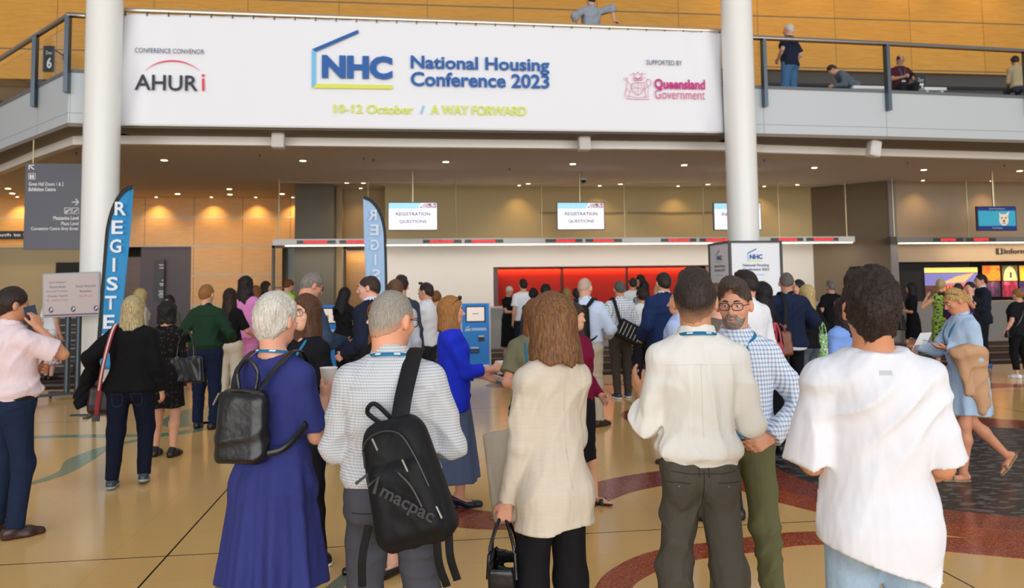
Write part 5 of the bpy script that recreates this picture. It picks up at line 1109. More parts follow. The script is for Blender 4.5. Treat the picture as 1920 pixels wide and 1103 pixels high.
        path = [np.array(p) for p in bez(path, 4)]; ups = [tuple(unit(np.array([p[0]-C_[0], p[1]-C_[1], .35*(p[2]-C_[2])+.02]))) for p in path]
        lo_ = MB().tube(path, .0095*k, 8, False, .28, up=ups).build('lanyard', LANY, root, True)
        n0 = len(path)//2; pr = MB()
        for dj in lanyard.get('marks', (-3, 3)):
            j = n0+dj; p, u = path[j], np.array(ups[j]); t = unit(path[j+1]-path[j-1]); w = np.cross(t, u); pr.quad([p+u*.0035*k+t*.014*k+w*.005*k, p+u*.0035*k-t*.014*k+w*.005*k, p+u*.0035*k-t*.014*k-w*.005*k, p+u*.0035*k+t*.014*k-w*.005*k])
        pr.build('printed_mark', LANY2, lo_)
        if b:
            p = T((0, fronty(zc)+.006, zc-.07))*k; Rb = Matrix([list(r_) for r_ in Rtw]).to_4x4(); MB().box(-.045*k, .045*k, -.002, .002, -.065*k, .065*k, Matrix.Translation(p) @ Rb, .001).build('badge', mat('badge_white', '#eef2f6', .4), root)
            MB().box(-.045*k, .045*k, -.0032, .0032, -.065*k, -.035*k, Matrix.Translation(p) @ Rb).build('badge_band', mat('badge_blue', '#1c86c8', .4), root)
    info = dict(root=root, k=k, J=J, T=T, hw=hw, tab=tab, Rt=Rtw, Rh=Rh, loc=np.array(root.location), rz=math.radians(rz)); PEOPLE[key] = info
    return info
def pw(key, p):
    """canonical point in a person's own frame -> hall coordinates"""
    i = PEOPLE[key]; x, y, z = np.asarray(p, float)*i['k']; c, s = math.cos(i['rz']), math.sin(i['rz']); return np.array([x*c-y*s, x*s+y*c, z])+i['loc']
def carried(name, key, label, cat, group=None):
    """an Empty that shares a person's frame but is a thing of its own"""
    i = PEOPLE[key]; o = empty(name, tuple(i['loc']), i['rz'], label, cat, group); return o, i['k']
# ================================================================== THE PEOPLE
BR = hairm('#241914', '#4a3527'); DK = hairm('#15100e', '#2e2420'); BLK = hairm('#0d0b0c', '#221d1f'); GRYH = hairm('#7d766c', '#b3aca0'); SALT = hairm('#4a4440', '#8a837a'); WHTH = hairm('#b9b1a2', '#ebe5d8')
BLO = hairm('#8e6f3e', '#e0c78e'); AUB = hairm('#5c371d', '#8f5a2e'); GIN = hairm('#6a4420', '#a8753c'); CARA = hairm('#7a4a22', '#bd8347'); CHEST = hairm('#38231a', '#6b4630')
def tro(c, c2=None, pat=None, **k): return dict(kind='trousers', m=cloth(c, pat, c2), **k)
def shoe(c, kind='shoe', rough=.4, **k): return dict(kind=kind, m=mat('shoe_'+c[1:], c, rough), **k)
JEAN = lambda a, b, **k: dict(kind='trousers', name='jeans', m=cloth(a, 'denim', b), **k)
def sh(c, sleeve='long', **k):
    pat = k.pop('pat', None); c2 = k.pop('c2', None); return dict(m=cloth(c, pat, c2), sleeve=sleeve, **k)
def hr(kind, m, **k): return dict(kind=kind, m=m, **k)
BROWNSHOE = shoe('#3a2018'); BLACKSHOE = shoe('#141315')
# ---- the foreground row
person('tee', 'person from behind in an oversized white t-shirt and pale jeans, nearest on the right', 1630, 509, 2.5, rz=-14, skin_c='#c98f6c', hair=hr('quiff', hairm('#130d0a', '#2c201a'), vol=.013, lump=.009, st=.006, fine=.005, nape=1.50, slope=.70, top=.006),
       top=sh('#e6e6ec', 'half', off=.030, hang=1.0, hem=.80, hem_slant=-.34, sf=.97, sflare=1.02, fold=.011, neck=.068, name='t_shirt', flare=.012), bottom=JEAN('#b4c8da', '#8ea9c2', toff=0), shoes=shoe('#e8e8e8', 'sneaker'), L=(-.18, .27, 1.10), R=(.20, .24, 1.02), Lp=(-.15, -1, -.3), Rp=(.18, -1, -.3), girth=.94, sw=.158, head=(4, -2, 0), seed=3)
person('ws', 'person from behind in a white rolled-sleeve shirt with a dark faded haircut', 1301, 508, 3.25, rz=-12, skin_c='#cf9a79', hair=hr('quiff', hairm('#17110f', '#3c302a'), vol=.010, nape=1.535, slope=.62, top=.006, lump=.004, st=.003, soft=.085),
       top=sh('#ebe8e1', 'roll', off=.022, hem=.955, tuck=1, pouf=.028, hang=.8, collar=1, fold=.010), bottom=tro('#514c43', toff=.014, fold=.008), shoes=BLACKSHOE, L=(-.205, .27, 1.20), Lp=(-.12, -1, -.6), Ld=(-.45, .5, .8), Ln=(1, .4, .2), curlL=18, girth=.86, sw=.146, R=(.175, .27, 1.13), Rp=(.28, -1, -.4), feet=((-.13, .03), (.14, 0)), head=(-8, 0, 0), lanyard=dict(badge=True), seed=5)
person('gl', 'bearded person in glasses, blue checked shirt and olive trousers, hand on hip', 1374, 521, 3.85, rz=152, skin_c='#d8a085', hair=hr('quiff', hairm('#2a211c', '#51443a'), vol=.013, top=.012, lump=.006, fine=.003, nape=1.56, soft=.007, rise=.026), brow='#3a2c24',
       top=sh('#e9eef6', 'long', pat='check', c2='#8ea4c6', off=.020, hem=.955, tuck=1, pouf=.02, hang=.8, collar=1, cuff=1, fold=.006), bottom=tro('#646446', fold=.007), shoes=BLACKSHOE, L=(-.165, .14, .985), Lp=(-1, -.6, .1), Ld=(.75, .5, -.35), Ln=(.4, -.9, 0), curlL=25, R=(.22, .18, .98), head=(-4, 6, 0), beard=hairm('#5b4b42', '#a89c92'), lanyard=dict(badge=True), glasses=mat('dark_glasses', '#2c211c', .3), face=True, feet=((-.15, -.02), (.12, -.06)), girth=.96, sw=.15, belly=.02, seed=6)
person('jk', 'person in a cream linen jacket with chestnut bob holding a black handbag, from behind', 1029, 552, 3.32, rz=24, sex='f', skin_c='#e0a98e', hair=hr('bob', hairm('#472a18', '#94663f', sc=(70, 70, 4)), vol=.026, zend=1.475, w=.105, flare=.022, d=.108, st=.005, slant=.25),
       top=sh('#d8cdbd', 'long', pat='slub', c2='#c2b4a0', off=.020, hang=1.0, hem=.755, flare=.028, fold=.008, name='jacket', sr=1.0, neck=.056), bottom=tro('#151417', toff=0), shoes=shoe('#141315', 'flat'), L=(-.185, .10, .82), Lp=(-.2, -1, -.2), Ln=(.6, .6, 0), curlL=62, R=(.14, .18, .90), Rp=(.1, -1, -.2), head=(12, 4, 0), face=True, girth=.84, sw=.128, seed=7)
person('bp', 'person with cropped grey hair and grey micro-check shirt, backpack on one shoulder', 742, 544, 3.25, rz=-6, skin_c='#dda183', hair=hr('short', hairm('#7f776d', '#aaa296'), vol=.003, nape=1.548, slope=.66, st=.0006, lump=.0008, fine=.001, soft=.06), top=sh('#d3d5d8', 'long', pat='micro', c2='#a3a6ac', off=.020, hem=.955, tuck=1, pouf=.016, hang=.85, collar=1, fold=.006),
       bottom=tro('#4a4b52', fold=.007), shoes=BLACKSHOE, L=(-.20, .26, 1.04), Lp=(-.32, -1, -.3), R=(.20, .27, 1.06), Rp=(.42, -1, -.3), feet=((-.13, .03), (.15, 0)), head=(-34, 10, 0), lanyard=dict(badge=False), glasses=mat('dark_glasses', '#2c211c', .3), face=True, girth=1.03, belly=.025, seed=8)
person('nd', 'person in a flared navy dress with short silver hair and a small black backpack', 520, 547, 3.55, rz=-28, sex='f', skin_c='#dfa68c', hair=hr('short', hairm('#a99f90', '#e9e3d8'), vol=.015, nape=1.515, slope=.80, lump=.005, st=.004, top=.002), top=sh('#343a78', 'half', off=.014, hem=1.02, sf=.88, neck=.072, scoop=.085, scy=-.02, scd=.10, sch=.06, fold=.005, sflare=1.0),
       bottom=dict(kind='dress', lv=[(1.10, .148, .108), (1.03, .152, .118), (.92, .180, .15), (.72, .205, .175), (.495, .230, .20)], pleats=9, pa=.022, fold=.004), shoes=shoe('#1d1b1e', 'flat'), L=(-.17, .20, 1.02), Lp=(-.2, -1, -.3), R=(.07, .27, 1.25), Rp=(.3, -.3, -1), Rd=(.25, .55, .75), Rn=(-1, .2, 0), curlR=38, head=(-6, 2, 0), lanyard=dict(badge=False), girth=.98, seed=9)
# ---- second row
person('pk', 'person in a pale pink shirt phoning, back turned, at the left edge', 28, 539, 6.1, rz=-38, skin_c='#c58f6f', hair=hr('short', DK, vol=.014, lump=.004, nape=1.53, slope=.75), top=sh('#e6d0d4', 'short', off=.020, hem=.955, tuck=1, pouf=.02, hang=.9, collar=1, sf=.8, sflare=1.15, fold=.008), bottom=tro('#1a2740', fold=.006), shoes=BROWNSHOE, belt=mat('black_belt', '#17140f', .35),
       R=(.15, .10, 1.47), Rp=(.42, .1, -1), Rd=(-.25, -.1, 1), Rn=(-1, -.2, 0), curlR=30, L=(.0, .19, 1.15), Lp=(-.6, -.3, -.8), Ld=(1, .15, .1), Ln=(0, -1, .3), curlL=25, feet=((-.12, .02, 0, 0), (.13, .02, 0, -20)), girth=1.08, sw=.168, belly=.03, head=(-12, 4, 0), seed=10)
person('bj', 'blonde person walking away in a black jacket and dark jeans, red striped bag strap', 250, 556, 7.5, rz=3, sex='f', skin_c='#d9a688', hair=hr('bob', hairm('#5a4326', '#e2cc98', sc=(80, 80, 4)), vol=.024, zend=1.42, w=.10, flare=.016, st=.005), top=sh('#131214', 'long', off=.026, hang=1, hem=.865, flare=.03, sr=1.14, name='jacket'), bottom=JEAN('#151b33', '#0e1224', toff=.004, w=1.08), shoes=shoe('#3a3f48', 'sneaker', sole=mat('pale_sole', '#9aa8b4', .5)),
       L=(-.33, .10, 1.0), Lp=(-.6, -.8, .1), R=(.26, .06, .86), feet=((-.11, -.10), (.13, .05, .015, 8, 10)), girth=1.12, sw=.148, lean=(3, 0), seed=11)
person('lc', 'person in a short black spotted lace dress with black curly hair, from behind', 314, 566, 8.65, rz=-8, sex='f', skin_c='#d6a384', hair=hr('curly', BLK, vol=.03, zend=1.51, w=.10), top=sh('#161416', 'long', pat='dots', c2='#3a302e', off=.016, hem=1.0, neck=.07), bottom=dict(kind='dress', lv=[(1.06, .15, .11), (.92, .19, .15), (.72, .20, .17), (.56, .215, .185)], pleats=8, pa=.008), shoes=shoe('#131214', 'boot'), L=(-.2, .2, 1.05), R=(.24, .06, .80), seed=12)
person('gs', 'person from behind in a bottle-green shirt and navy trousers, auburn hair pinned up', 388, 533, 10.26, rz=-4, sex='f', skin_c='#dba98b', hair=hr('updo', GIN, vol=.011, bun=(0, -.095, 1.665), bs=(.055, .034, .055)), top=sh('#1f3a28', 'long', off=.024, hem=.96, tuck=1, pouf=.026, hang=.9, collar=1, sr=1.12, fold=.008), bottom=tro('#17213c', w=1.08), shoes=BLACKSHOE, L=(-.25, .22, 1.08), Lp=(-.5, -1, -.3), R=(.25, .22, 1.08), Rp=(.5, -1, -.3), feet=((-.10, .05), (.13, -.06, 0, -40)), girth=1.06, head=(-16, 0, 0), seed=13)
person('bt', 'person in a black top and cream trousers with long dark hair, from behind', 432, 541, 11.9, rz=-18, sex='f', hair=hr('long', hairm('#170d0c', '#382019'), vol=.02, zend=1.22, w=.098), top=sh('#131214', 'half', off=.018, hem=.95, hang=.8), bottom=tro('#d8cab4', w=1.12, fold=.004), shoes=shoe('#b49a84', 'flat'), R=(.22, .26, 1.05), Rp=(.6, -.8, -.6), L=(-.15, .26, 1.05), seed=14)
person('pd', 'person in a bright pink suit with dark curly shoulder-length hair, from behind', 461, 519, 13.0, rz=-12, sex='f', hair=hr('curly', hairm('#140e0e', '#2c201e'), vol=.03, zend=1.34, w=.11, flare=.02), top=sh('#e58cc8', 'long', off=.026, hang=1, hem=.86, flare=.02, name='blazer'), bottom=tro('#e08ac2', w=1.15), shoes=shoe('#d8c0a8', 'flat'), L=(-.1, .26, 1.1), R=(.1, .28, 1.1), seed=15)
person('wg', 'person with long brown hair and glasses facing the camera behind the navy dress', 573, 552, 5.2, rz=140, sex='f', skin_c='#e3b49c', hair=hr('bob', CHEST, vol=.02, zend=1.36, w=.096, fw=.12, fh=.115, flare=.01), brow='#4a3020', top=sh('#17161c', 'long', off=.016, hem=.80, hang=.7, name='top', scoop=.06, scy=.07, sch=.07), bottom=tro('#1c1b20', toff=0), shoes=shoe('#16161a', 'sneaker', sole=mat('white_sole', '#eceef0', .5)), L=(-.16, .22, 1.05), R=(.16, .24, 1.05), feet=((-.16, .05, 0, -40), (.1, .03)), lanyard=dict(z=1.05), glasses=mat('thin_glasses', '#6a5a50', .3), face=True, head=(6, 0, 0), seed=16)
person('ss', 'grey-haired person in a slate blue suit jacket reading at the left kiosk', 596, 513, 8.3, rz=-62, skin_c='#d49a80', hair=hr('short', hairm('#4d4843', '#9a938a'), vol=.012, nape=1.545), top=sh('#3a4a62', 'long', off=.030, hang=.9, hem=.80, flare=.02, sr=1.15, name='jacket', collar=1, fold=.007, under=dict(m=cloth('#e8e8ec'), collar=1, ch=1.545, hem=1.2)), bottom=tro('#b5a68c'), shoes=BLACKSHOE, R=(.10, .33, 1.06), L=(-.10, .30, 1.05), Rp=(.6, -1, -.6), Rd=(-.1, 1, .1), head=(0, 26, 0), glasses=mat('dark_glasses', '#2c211c', .3), face=True, feet=((-.1, .02, 0, 0), (.1, .06, 0, 0)), seed=17)
person('ns', 'person in a navy suit looking left in front of the pale blue flag', 688, 516, 8.2, rz=62, skin_c='#e2ab96', hair=hr('short', hairm('#1c1412', '#3a2a22'), vol=.012, fh=.135, bald=.045), brow='#2c201a', top=sh('#1e2336', 'long', off=.030, hang=.9, hem=.80, flare=.03, sr=1.15, name='jacket', collar=1, under=dict(m=cloth('#dfe4f2'), collar=1, ch=1.545, hem=1.2)), bottom=tro('#1b2033'), shoes=shoe('#20242c'), L=(-.2, .2, 1.0), R=(.2, .2, 1.0), head=(22, 3, 0), face=True, lean=(4, 0), feet=((-.1, .08, 0, 0), (.1, -.05, 0, 0)), seed=18)
person('gw', 'person with auburn hair and glasses peeping out behind the grey micro-check shirt, long black skirt', 716, 560, 4.95, rz=128, sex='f', skin_c='#e6b9a4', hair=hr('bob', AUB, vol=.02, zend=1.40, w=.094, fw=.12, fh=.115), brow='#5a3a24', top=sh('#19181c', 'long', off=.014, hem=.95), bottom=dict(kind='skirt', lv=[(1.0, .15, .12), (.85, .20, .16), (.55, .22, .18), (.30, .225, .19)], m=cloth('#1a191d'), pleats=7, pa=.01), shoes=shoe('#101012', 'flat', rough=.15), L=(-.12, .22, 1.05), R=(.12, .22, 1.05), glasses=mat('dark_glasses', '#2c211c', .3), face=True, feet=((-.10, .02), (.10, .06)), seed=19)
person('cb', 'person in a cobalt blue blazer with caramel bob, holding a cup', 846, 556, 6.3, rz=-87, sex='f', skin_c='#e0a68c', hair=hr('bob', CARA, shades=1, vol=.022, zend=1.465, w=.098, flare=.014, fw=.15, fy=.118, fh=.12), brow='#6a4424', top=sh('#2338d8', '34', off=.026, hang=1, hem=.80, flare=.03, name='blazer', sf=.6, fold=.007, vneck=.055, under=dict(m=cloth('#eef0f4'), hem=.86)), bottom=dict(kind='skirt', lv=[(1.0, .15, .12), (.86, .19, .16), (.55, .205, .20), (.22, .245, .235)], m=cloth('#62708f', 'denim', '#53617f'), pleats=6, pa=.016),
       shoes=shoe('#161a30', 'pump', heel=.05), R=(.05, .34, 1.14), Rp=(.55, -1, -.6), Rd=(-.1, 1, .15), Rn=(-1, 0, 0), curlR=42, L=(-.08, .30, 1.06), face=True, lanyard=dict(z=1.02), head=(2, 0, 0), feet=((-.09, -.05, 0, 0), (.09, .08, 0, 0)), seed=20)
person('ol', 'person in an olive top with folded arms, mostly hidden behind the cream linen jacket', 1003, 560, 5.5, rz=166, sex='f', skin_c='#dba287', hair=hr('bob', AUB, vol=.018, zend=1.42), top=sh('#77755a', 'short', off=.022, hem=.88, sf=.75, hang=.9, sflare=1.15), bottom=tro('#2a2a30', toff=0), shoes=BLACKSHOE, R=(-.02, .22, 1.12), Rp=(1, -.2, -.5), L=(.04, .20, 1.10), Lp=(-1, -.2, -.5), lanyard=dict(z=1.1), girth=1.1, face=True, seed=21)
person('bu', 'person in a burgundy top and black skirt wearing strappy sandals, behind the cream linen jacket', 1076, 568, 6.05, rz=-140, sex='f', hair=hr('bob', BR, vol=.018, zend=1.44), top=sh('#7a0f38', 'long', off=.022, hem=.9, hang=.8), bottom=dict(kind='skirt', lv=[(1.0, .15, .12), (.8, .19, .16), (.42, .18, .16)], m=cloth('#16151a'), pa=.004), shoes=shoe('#1c1a1c', 'sandal'), L=(-.20, .12, .95), R=(.20, .1, .95), feet=((-.22, .04), (.1, 0)), seed=22)
# ---- the middle of the hall
person('bd', 'bald person in a pale blue shirt and beige chinos wearing a black backpack', 1097, 520, 9.5, rz=-14, skin_c='#e0ad94', hair=hr('buzz', hairm('#b79a88', '#c9ab98'), vol=.0012, nape=1.60, slope=.5, st=.0002, lump=.0003, fine=.0003, bald=.06), top=sh('#cfdcf2', 'long', off=.022, hem=.955, tuck=1, pouf=.016, hang=.9, collar=1, sr=1.1), bottom=tro('#cfc3ae'), shoes=BROWNSHOE, belt=mat('brown_belt', '#3a2016', .4), R=(.26, .22, 1.05), Rp=(.5, -1, -.3), L=(-.25, .22, 1.05), head=(-24, 2, 0), girth=1.08, feet=((-.12, .0), (.14, -.02, 0, -45)), seed=23)
person('ck', 'person from behind in a white windowpane check shirt carrying a striped messenger bag', 1161, 527, 11.66, rz=2, skin_c='#cf9c80', hair=hr('short', hairm('#2c2826', '#6e6862'), vol=.010, nape=1.575), top=sh('#eceef2', 'long', pat='grid', c2='#6a7088', off=.022, hem=.955, tuck=1, pouf=.014, hang=.9, collar=1, sr=1.06), bottom=tro('#453c36'), shoes=shoe('#2a3346', 'sneaker', sole=mat('white_sole', '#eceef0', .5)), L=(-.25, .2, 1.05), R=(.2, .24, 1.05), feet=((-.08, -.04, 0, 15), (.11, .05)), seed=24)
person('n2', 'person in a mid-navy suit and brown shoes beside the windowpane check shirt', 1243, 511, 9.72, rz=8, hair=hr('short', DK, vol=.012), top=sh('#1e2f58', 'long', off=.030, hang=.95, hem=.82, flare=.02, sr=1.15, name='jacket', collar=1, under=dict(m=cloth('#e8e8ec'), collar=1, ch=1.54, hem=1.2)), bottom=tro('#1b2747'), shoes=BROWNSHOE, L=(-.24, .15, .98), R=(.24, .15, .98), feet=((-.30, .06, 0, 55), (.10, .0)), seed=25)
person('lb', 'person in a pale blue shirt looking left, partly hidden behind the white rolled-sleeve shirt', 1272, 545, 7.4, rz=50, skin_c='#dfa78c', hair=hr('short', hairm('#4e443c', '#8b8074'), vol=.008, bald=.06), top=sh('#b4c6ec', 'long', off=.022, hem=.955, tuck=1, hang=.9, collar=1, sr=1.1), bottom=tro('#182440'), shoes=BROWNSHOE, head=(14, 0, 0), face=True, feet=((-.16, .06, 0, 10), (.1, -.05)), girth=1.08, seed=26)
person('wh', 'person in a white shirt with thick dark hair, behind the man in glasses', 1397, 509, 7.0, rz=12, hair=hr('quiff', BLK, vol=.016, lump=.005, nape=1.575), top=sh('#f0f0f4', 'long', off=.024, hem=.9, hang=.9, collar=1), bottom=tro('#23232a', toff=0), shoes=BLACKSHOE, head=(18, 0, 0), seed=27)
person('bl', 'person with long straight black hair beside the square sign box', 1427, 529, 7.7, rz=20, sex='f', hair=hr('long', BLK, vol=.022, zend=1.24, w=.10), top=sh('#1a191d', 'long', off=.018, hem=.9), bottom=tro('#17161a', toff=0), shoes=BLACKSHOE, seed=28)
person('sa', 'person in a dark navy blazer with a tan satchel, cropped grey hair, from behind', 1474, 511, 9.34, rz=-4, skin_c='#cf9a80', hair=hr('short', hairm('#3c3733', '#77706a'), vol=.006, nape=1.59, slope=.45, fade=hairm('#7a6a60', '#9a877a')), top=sh('#1d2740', 'long', off=.032, hang=1, hem=.88, flare=.02, sr=1.18, name='jacket', collar=1, under=dict(m=cloth('#e6eaf2'), hem=.845, hang=1, off=.014)), bottom=tro('#17181d', toff=0, w=.95), shoes=shoe('#2c2f33', 'boot'), L=(-.2, .26, 1.12), Lp=(-1, -.6, -.5), R=(.2, .26, 1.12), Rp=(1, -.6, -.5), head=(-14, 0, 0), feet=((-.12, .0), (.15, .12)), girth=1.06, seed=29)
person('bb', 'blonde person in a black top standing just right of the navy blazer', 1512, 534, 10.0, rz=18, sex='f', hair=hr('bob', BLO, vol=.022, zend=1.38, w=.098), top=sh('#151416', 'long', off=.024, hem=.88, hang=.9, sr=1.1), bottom=tro('#5a6672', toff=0), shoes=BLACKSHOE, R=(.20, .26, 1.18), Rp=(1, -.4, -.8), seed=30)
person('fp', 'person with dark hair glimpsed between the navy blazer and the blonde', 1497, 524, 11.2, rz=120, sex='f', hair=hr('bob', DK, vol=.014, zend=1.45), top=sh('#2a2a30', 'long', off=.02, hem=.9), bottom=tro('#222228', toff=0), shoes=BLACKSHOE, face=True, seed=31)
person('cu', 'person in a sky blue top with dark curly hair, hidden behind the white t-shirt', 1583, 559, 6.7, rz=14, sex='f', hair=hr('curly', hairm('#150f0e', '#2f2320'), vol=.03, zend=1.36, w=.10, flare=.02), top=sh('#7fa2e6', 'long', off=.024, hem=.86, hang=.9), bottom=tro('#2a2d3a', toff=0), shoes=BLACKSHOE, seed=32)
person('de', 'person in a pale denim dress walking left reading a booklet, camel cardigan over the arm', 1777, 541, 6.34, rz=82, sex='f', skin_c='#cd9070', hair=hr('updo', hairm('#6b4a24', '#d8b26e'), shades=1, vol=.006, bun=(0, -.112, 1.615), bs=(.036, .034, .042), tail=1.50), brow='#5a3c20', top=sh('#bccfe2', 'long', pat='denim', c2='#9fb8d4', off=.022, hem=1.0, hang=.6, collar=1, sr=1.12, fold=.008), bottom=dict(kind='dress', lv=[(1.08, .155, .115), (.95, .18, .15), (.78, .20, .175), (.60, .205, .18)], pleats=6, pa=.008),
       shoes=shoe('#a08868', 'sandal', rough=.7), L=(-.06, .20, 1.20), Lp=(-.5, -.8, -.9), Ld=(.25, .9, .1), Ln=(.3, 0, 1), curlL=20, R=(.10, .40, 1.22), Rp=(.5, -.8, -.9), Rd=(-.1, 1, .2), curlR=40, head=(0, 24, 0), face=True, lanyard=dict(badge=False, z=1.16), feet=((-.07, .14, 0, 0), (.08, -.34, .12, 0, 50)), lean=(3, 0), seed=33)
# ---- towards the desks
person('kw', 'dark-haired person in a black top and green armband looking down, beside the left kiosk', 650, 540, 13.2, rz=-34, sex='f', hair=hr('long', BLK, vol=.018, zend=1.25), top=sh('#17171b', 'short', off=.018, hem=.9, sf=.7), bottom=tro('#131317', toff=0), shoes=BLACKSHOE, R=(.12, .34, 1.15), L=(-.1, .32, 1.15), head=(0, 22, 0), seed=34)
person('f1', 'person with brown hair seen just above the grey cropped head', 741, 524, 8.6, rz=-6, hair=hr('short', hairm('#4a2f20', '#7a5438'), vol=.009), top=sh('#b8bcc6', 'long', off=.02, hem=.9), bottom=tro('#2a2c34', toff=0), shoes=BLACKSHOE, seed=35)
person('f2', 'person with dark tousled hair behind the brown-haired one, against the cream wall', 752, 518, 10.4, rz=-10, hair=hr('quiff', DK, vol=.016, lump=.006), top=sh('#3a4050', 'long', off=.02, hem=.9), bottom=tro('#24262c', toff=0), shoes=BLACKSHOE, seed=36)
person('f3', 'person with pale grey-blond hair barely showing beside the pale blue flag', 726, 545, 9.6, rz=20, sex='f', hair=hr('bob', hairm('#a38f70', '#cdbb9a'), vol=.016, zend=1.5), top=sh('#5a5a62', 'long', off=.02, hem=.9), bottom=tro('#2a2c34', toff=0), shoes=BLACKSHOE, seed=37)
person('w1', 'person in a white shirt with sunglasses pushed up on dark hair, facing left', 798, 530, 11.0, rz=64, skin_c='#d9a48a', hair=hr('short', DK, shades=1, vol=.010), top=sh('#f0f0f4', 'long', off=.022, hem=.9, hang=.9, collar=1), bottom=tro('#2a2f3c', toff=0), shoes=BLACKSHOE, L=(-.1, .3, 1.1), R=(.1, .3, 1.1), face=True, seed=38)
person('f4', 'person with tied brown hair just right of the white shirt with the sunglasses', 818, 545, 12.4, rz=-10, sex='f', hair=hr('updo', AUB, vol=.014), top=sh('#c8ccd6', 'long', off=.02, hem=.9), bottom=tro('#3a3c46', toff=0), shoes=BLACKSHOE, seed=39)
person('od', 'white-haired person in a black dress with a tan bag near the middle kiosk', 957, 538, 18.9, rz=-150, sex='f', skin_c='#dba58c', hair=hr('short', WHTH, vol=.016), top=sh('#151417', 'short', off=.02, hem=1.0, sf=.6), bottom=dict(kind='dress', lv=[(1.08, .15, .115), (.9, .19, .15), (.5, .205, .18), (.24, .215, .19)], pa=.006), shoes=shoe('#c8b49a', 'sandal'), head=(-10, 26, 0), R=(.05, .3, 1.12), L=(-.02, .32, 1.1), face=True, seed=40)
person('w2', 'person in a short-sleeved white shirt waiting at the red recess', 981, 524, 17.4, rz=6, hair=hr('quiff', DK, vol=.014), top=sh('#f2f2f6', 'short', off=.026, hem=.88, hang=1, sf=.75), bottom=tro('#2a3040', toff=0), shoes=BLACKSHOE, seed=41)
for kk, px, py, Y, hm_, lb, c, sx in (('q1', 1000, 540, 13.4, BLK, 'person with black hair, left of the two dark heads by the red recess', '#3a3a44', 'f'), ('q2', 1023, 533, 13.0, BLK, 'person with short black hair in the queue, taller of the two dark heads', '#4a4a56', 'm'), ('q3', 1047, 547, 14.6, DK, 'person with dark hair low in the queue, left of the curly blonde', '#54465a', 'f'),
                                       ('q4', 1063, 540, 15.2, hairm('#6a4c2a', '#b8935c'), 'person with curly blond hair in the queue, in front of the red panels', '#6a6270', 'f'), ('q5', 1081, 541, 14.2, DK, 'person with dark hair in the queue, close to the bald head', '#3c4450', 'm')):
    person(kk, lb, px, py, Y, rz=random.uniform(-20, 20), sex=sx, hair=hr('curly' if kk == 'q4' else 'short', hm_, vol=.016, zend=1.48), top=sh(c, 'long', off=.022, hem=.9), bottom=tro('#26262c', toff=0), shoes=BLACKSHOE, group=None, seed=42+int(kk[1]))
person('b2', 'person with short blond hair and glasses beyond the mid-navy suit', 1236, 532, 13.2, rz=30, hair=hr('short', hairm('#9c7c4a', '#d6bb84'), vol=.010), top=sh('#c4c8d2', 'long', off=.02, hem=.9, collar=1), bottom=tro('#3a3c46', toff=0), shoes=BLACKSHOE, head=(30, 0, 0), glasses=mat('dark_glasses', '#2c211c', .3), seed=50)
person('w3', 'person with dark hair and a white blouse between the messenger bag and the mid-navy suit', 1203, 541, 12.7, rz=14, sex='f', hair=hr('short', BLK, vol=.026, nape=1.53, slope=.3), top=sh('#eeeef2', 'long', off=.022, hem=.9, hang=.9), bottom=tro('#24242c', toff=0), shoes=BLACKSHOE, seed=51)
person('w4', 'person in a white shirt at the desk, brown hair, beyond the windowpane check shirt', 1186, 521, 17.0, rz=0, hair=hr('short', BR, vol=.012), top=sh('#f2f2f6', 'long', off=.026, hem=.88, hang=1), bottom=tro('#2a3040', toff=0), shoes=BLACKSHOE, seed=52)
person('d1', 'person with short dark hair and white collar farthest along the desk queue', 1200, 515, 18.0, rz=40, hair=hr('short', DK, vol=.012), top=sh('#2a2a30', 'long', off=.024, hem=.88, collar=1), bottom=tro('#22242a', toff=0), shoes=BLACKSHOE, seed=53)
person('d2', 'person with long black hair in a black and white top in the desk queue', 1207, 526, 14.6, rz=-10, sex='f', hair=hr('long', BLK, vol=.02, zend=1.36), top=sh('#26262c', 'long', pat='grid', c2='#e4e4ea', off=.02, hem=.9), bottom=tro('#1e1e24', toff=0), shoes=BLACKSHOE, seed=54)
person('tp', 'person in a taupe top glimpsed between the white rolled-sleeve shirt and the man in glasses', 1340, 531, 5.6, rz=30, sex='f', skin_c='#e2ad94', hair=hr('updo', CHEST, vol=.012), top=sh('#6b5f55', 'short', off=.02, hem=.9), bottom=tro('#2a2a30', toff=0), shoes=BLACKSHOE, seed=55)
# ---- left background
person('l1', 'blonde person in front of the plum wall, beside the blue feather flag', 264, 541, 14.2, rz=-50, sex='f', hair=hr('long', BLO, vol=.018, zend=1.32), top=sh('#c8beb0', 'long', off=.02, hem=.9), bottom=tro('#8a8276', toff=0), shoes=BLACKSHOE, seed=56)
person('l2', 'person in an olive grey top facing the camera under the wall directory', 317, 553, 13.6, rz=168, sex='f', hair=hr('bob', DK, vol=.014, zend=1.42), top=sh('#56584c', 'long', off=.02, hem=.9), bottom=tro('#3a3a3e', toff=0), shoes=BLACKSHOE, face=True, R=(.05, .25, 1.1), seed=57)
person('l3', 'person with dark hair in a black top by the glass partition, looking right', 499, 527, 18.0, rz=-100, sex='f', hair=hr('bob', DK, vol=.014, zend=1.4), top=sh('#18181c', 'short', off=.018, hem=.9), bottom=tro('#222226', toff=0), shoes=BLACKSHOE, face=True, seed=58)
person('l4', 'person in a bright lime green top with ginger hair by the grey pier', 545, 525, 17.6, rz=-46, sex='f', hair=hr('short', hairm('#4a2614', '#7c4524'), vol=.016), top=sh('#9fe02a', 'short', off=.022, hem=.9), bottom=tro('#22242a', toff=0), shoes=BLACKSHOE, head=(0, 18, 0), seed=59)
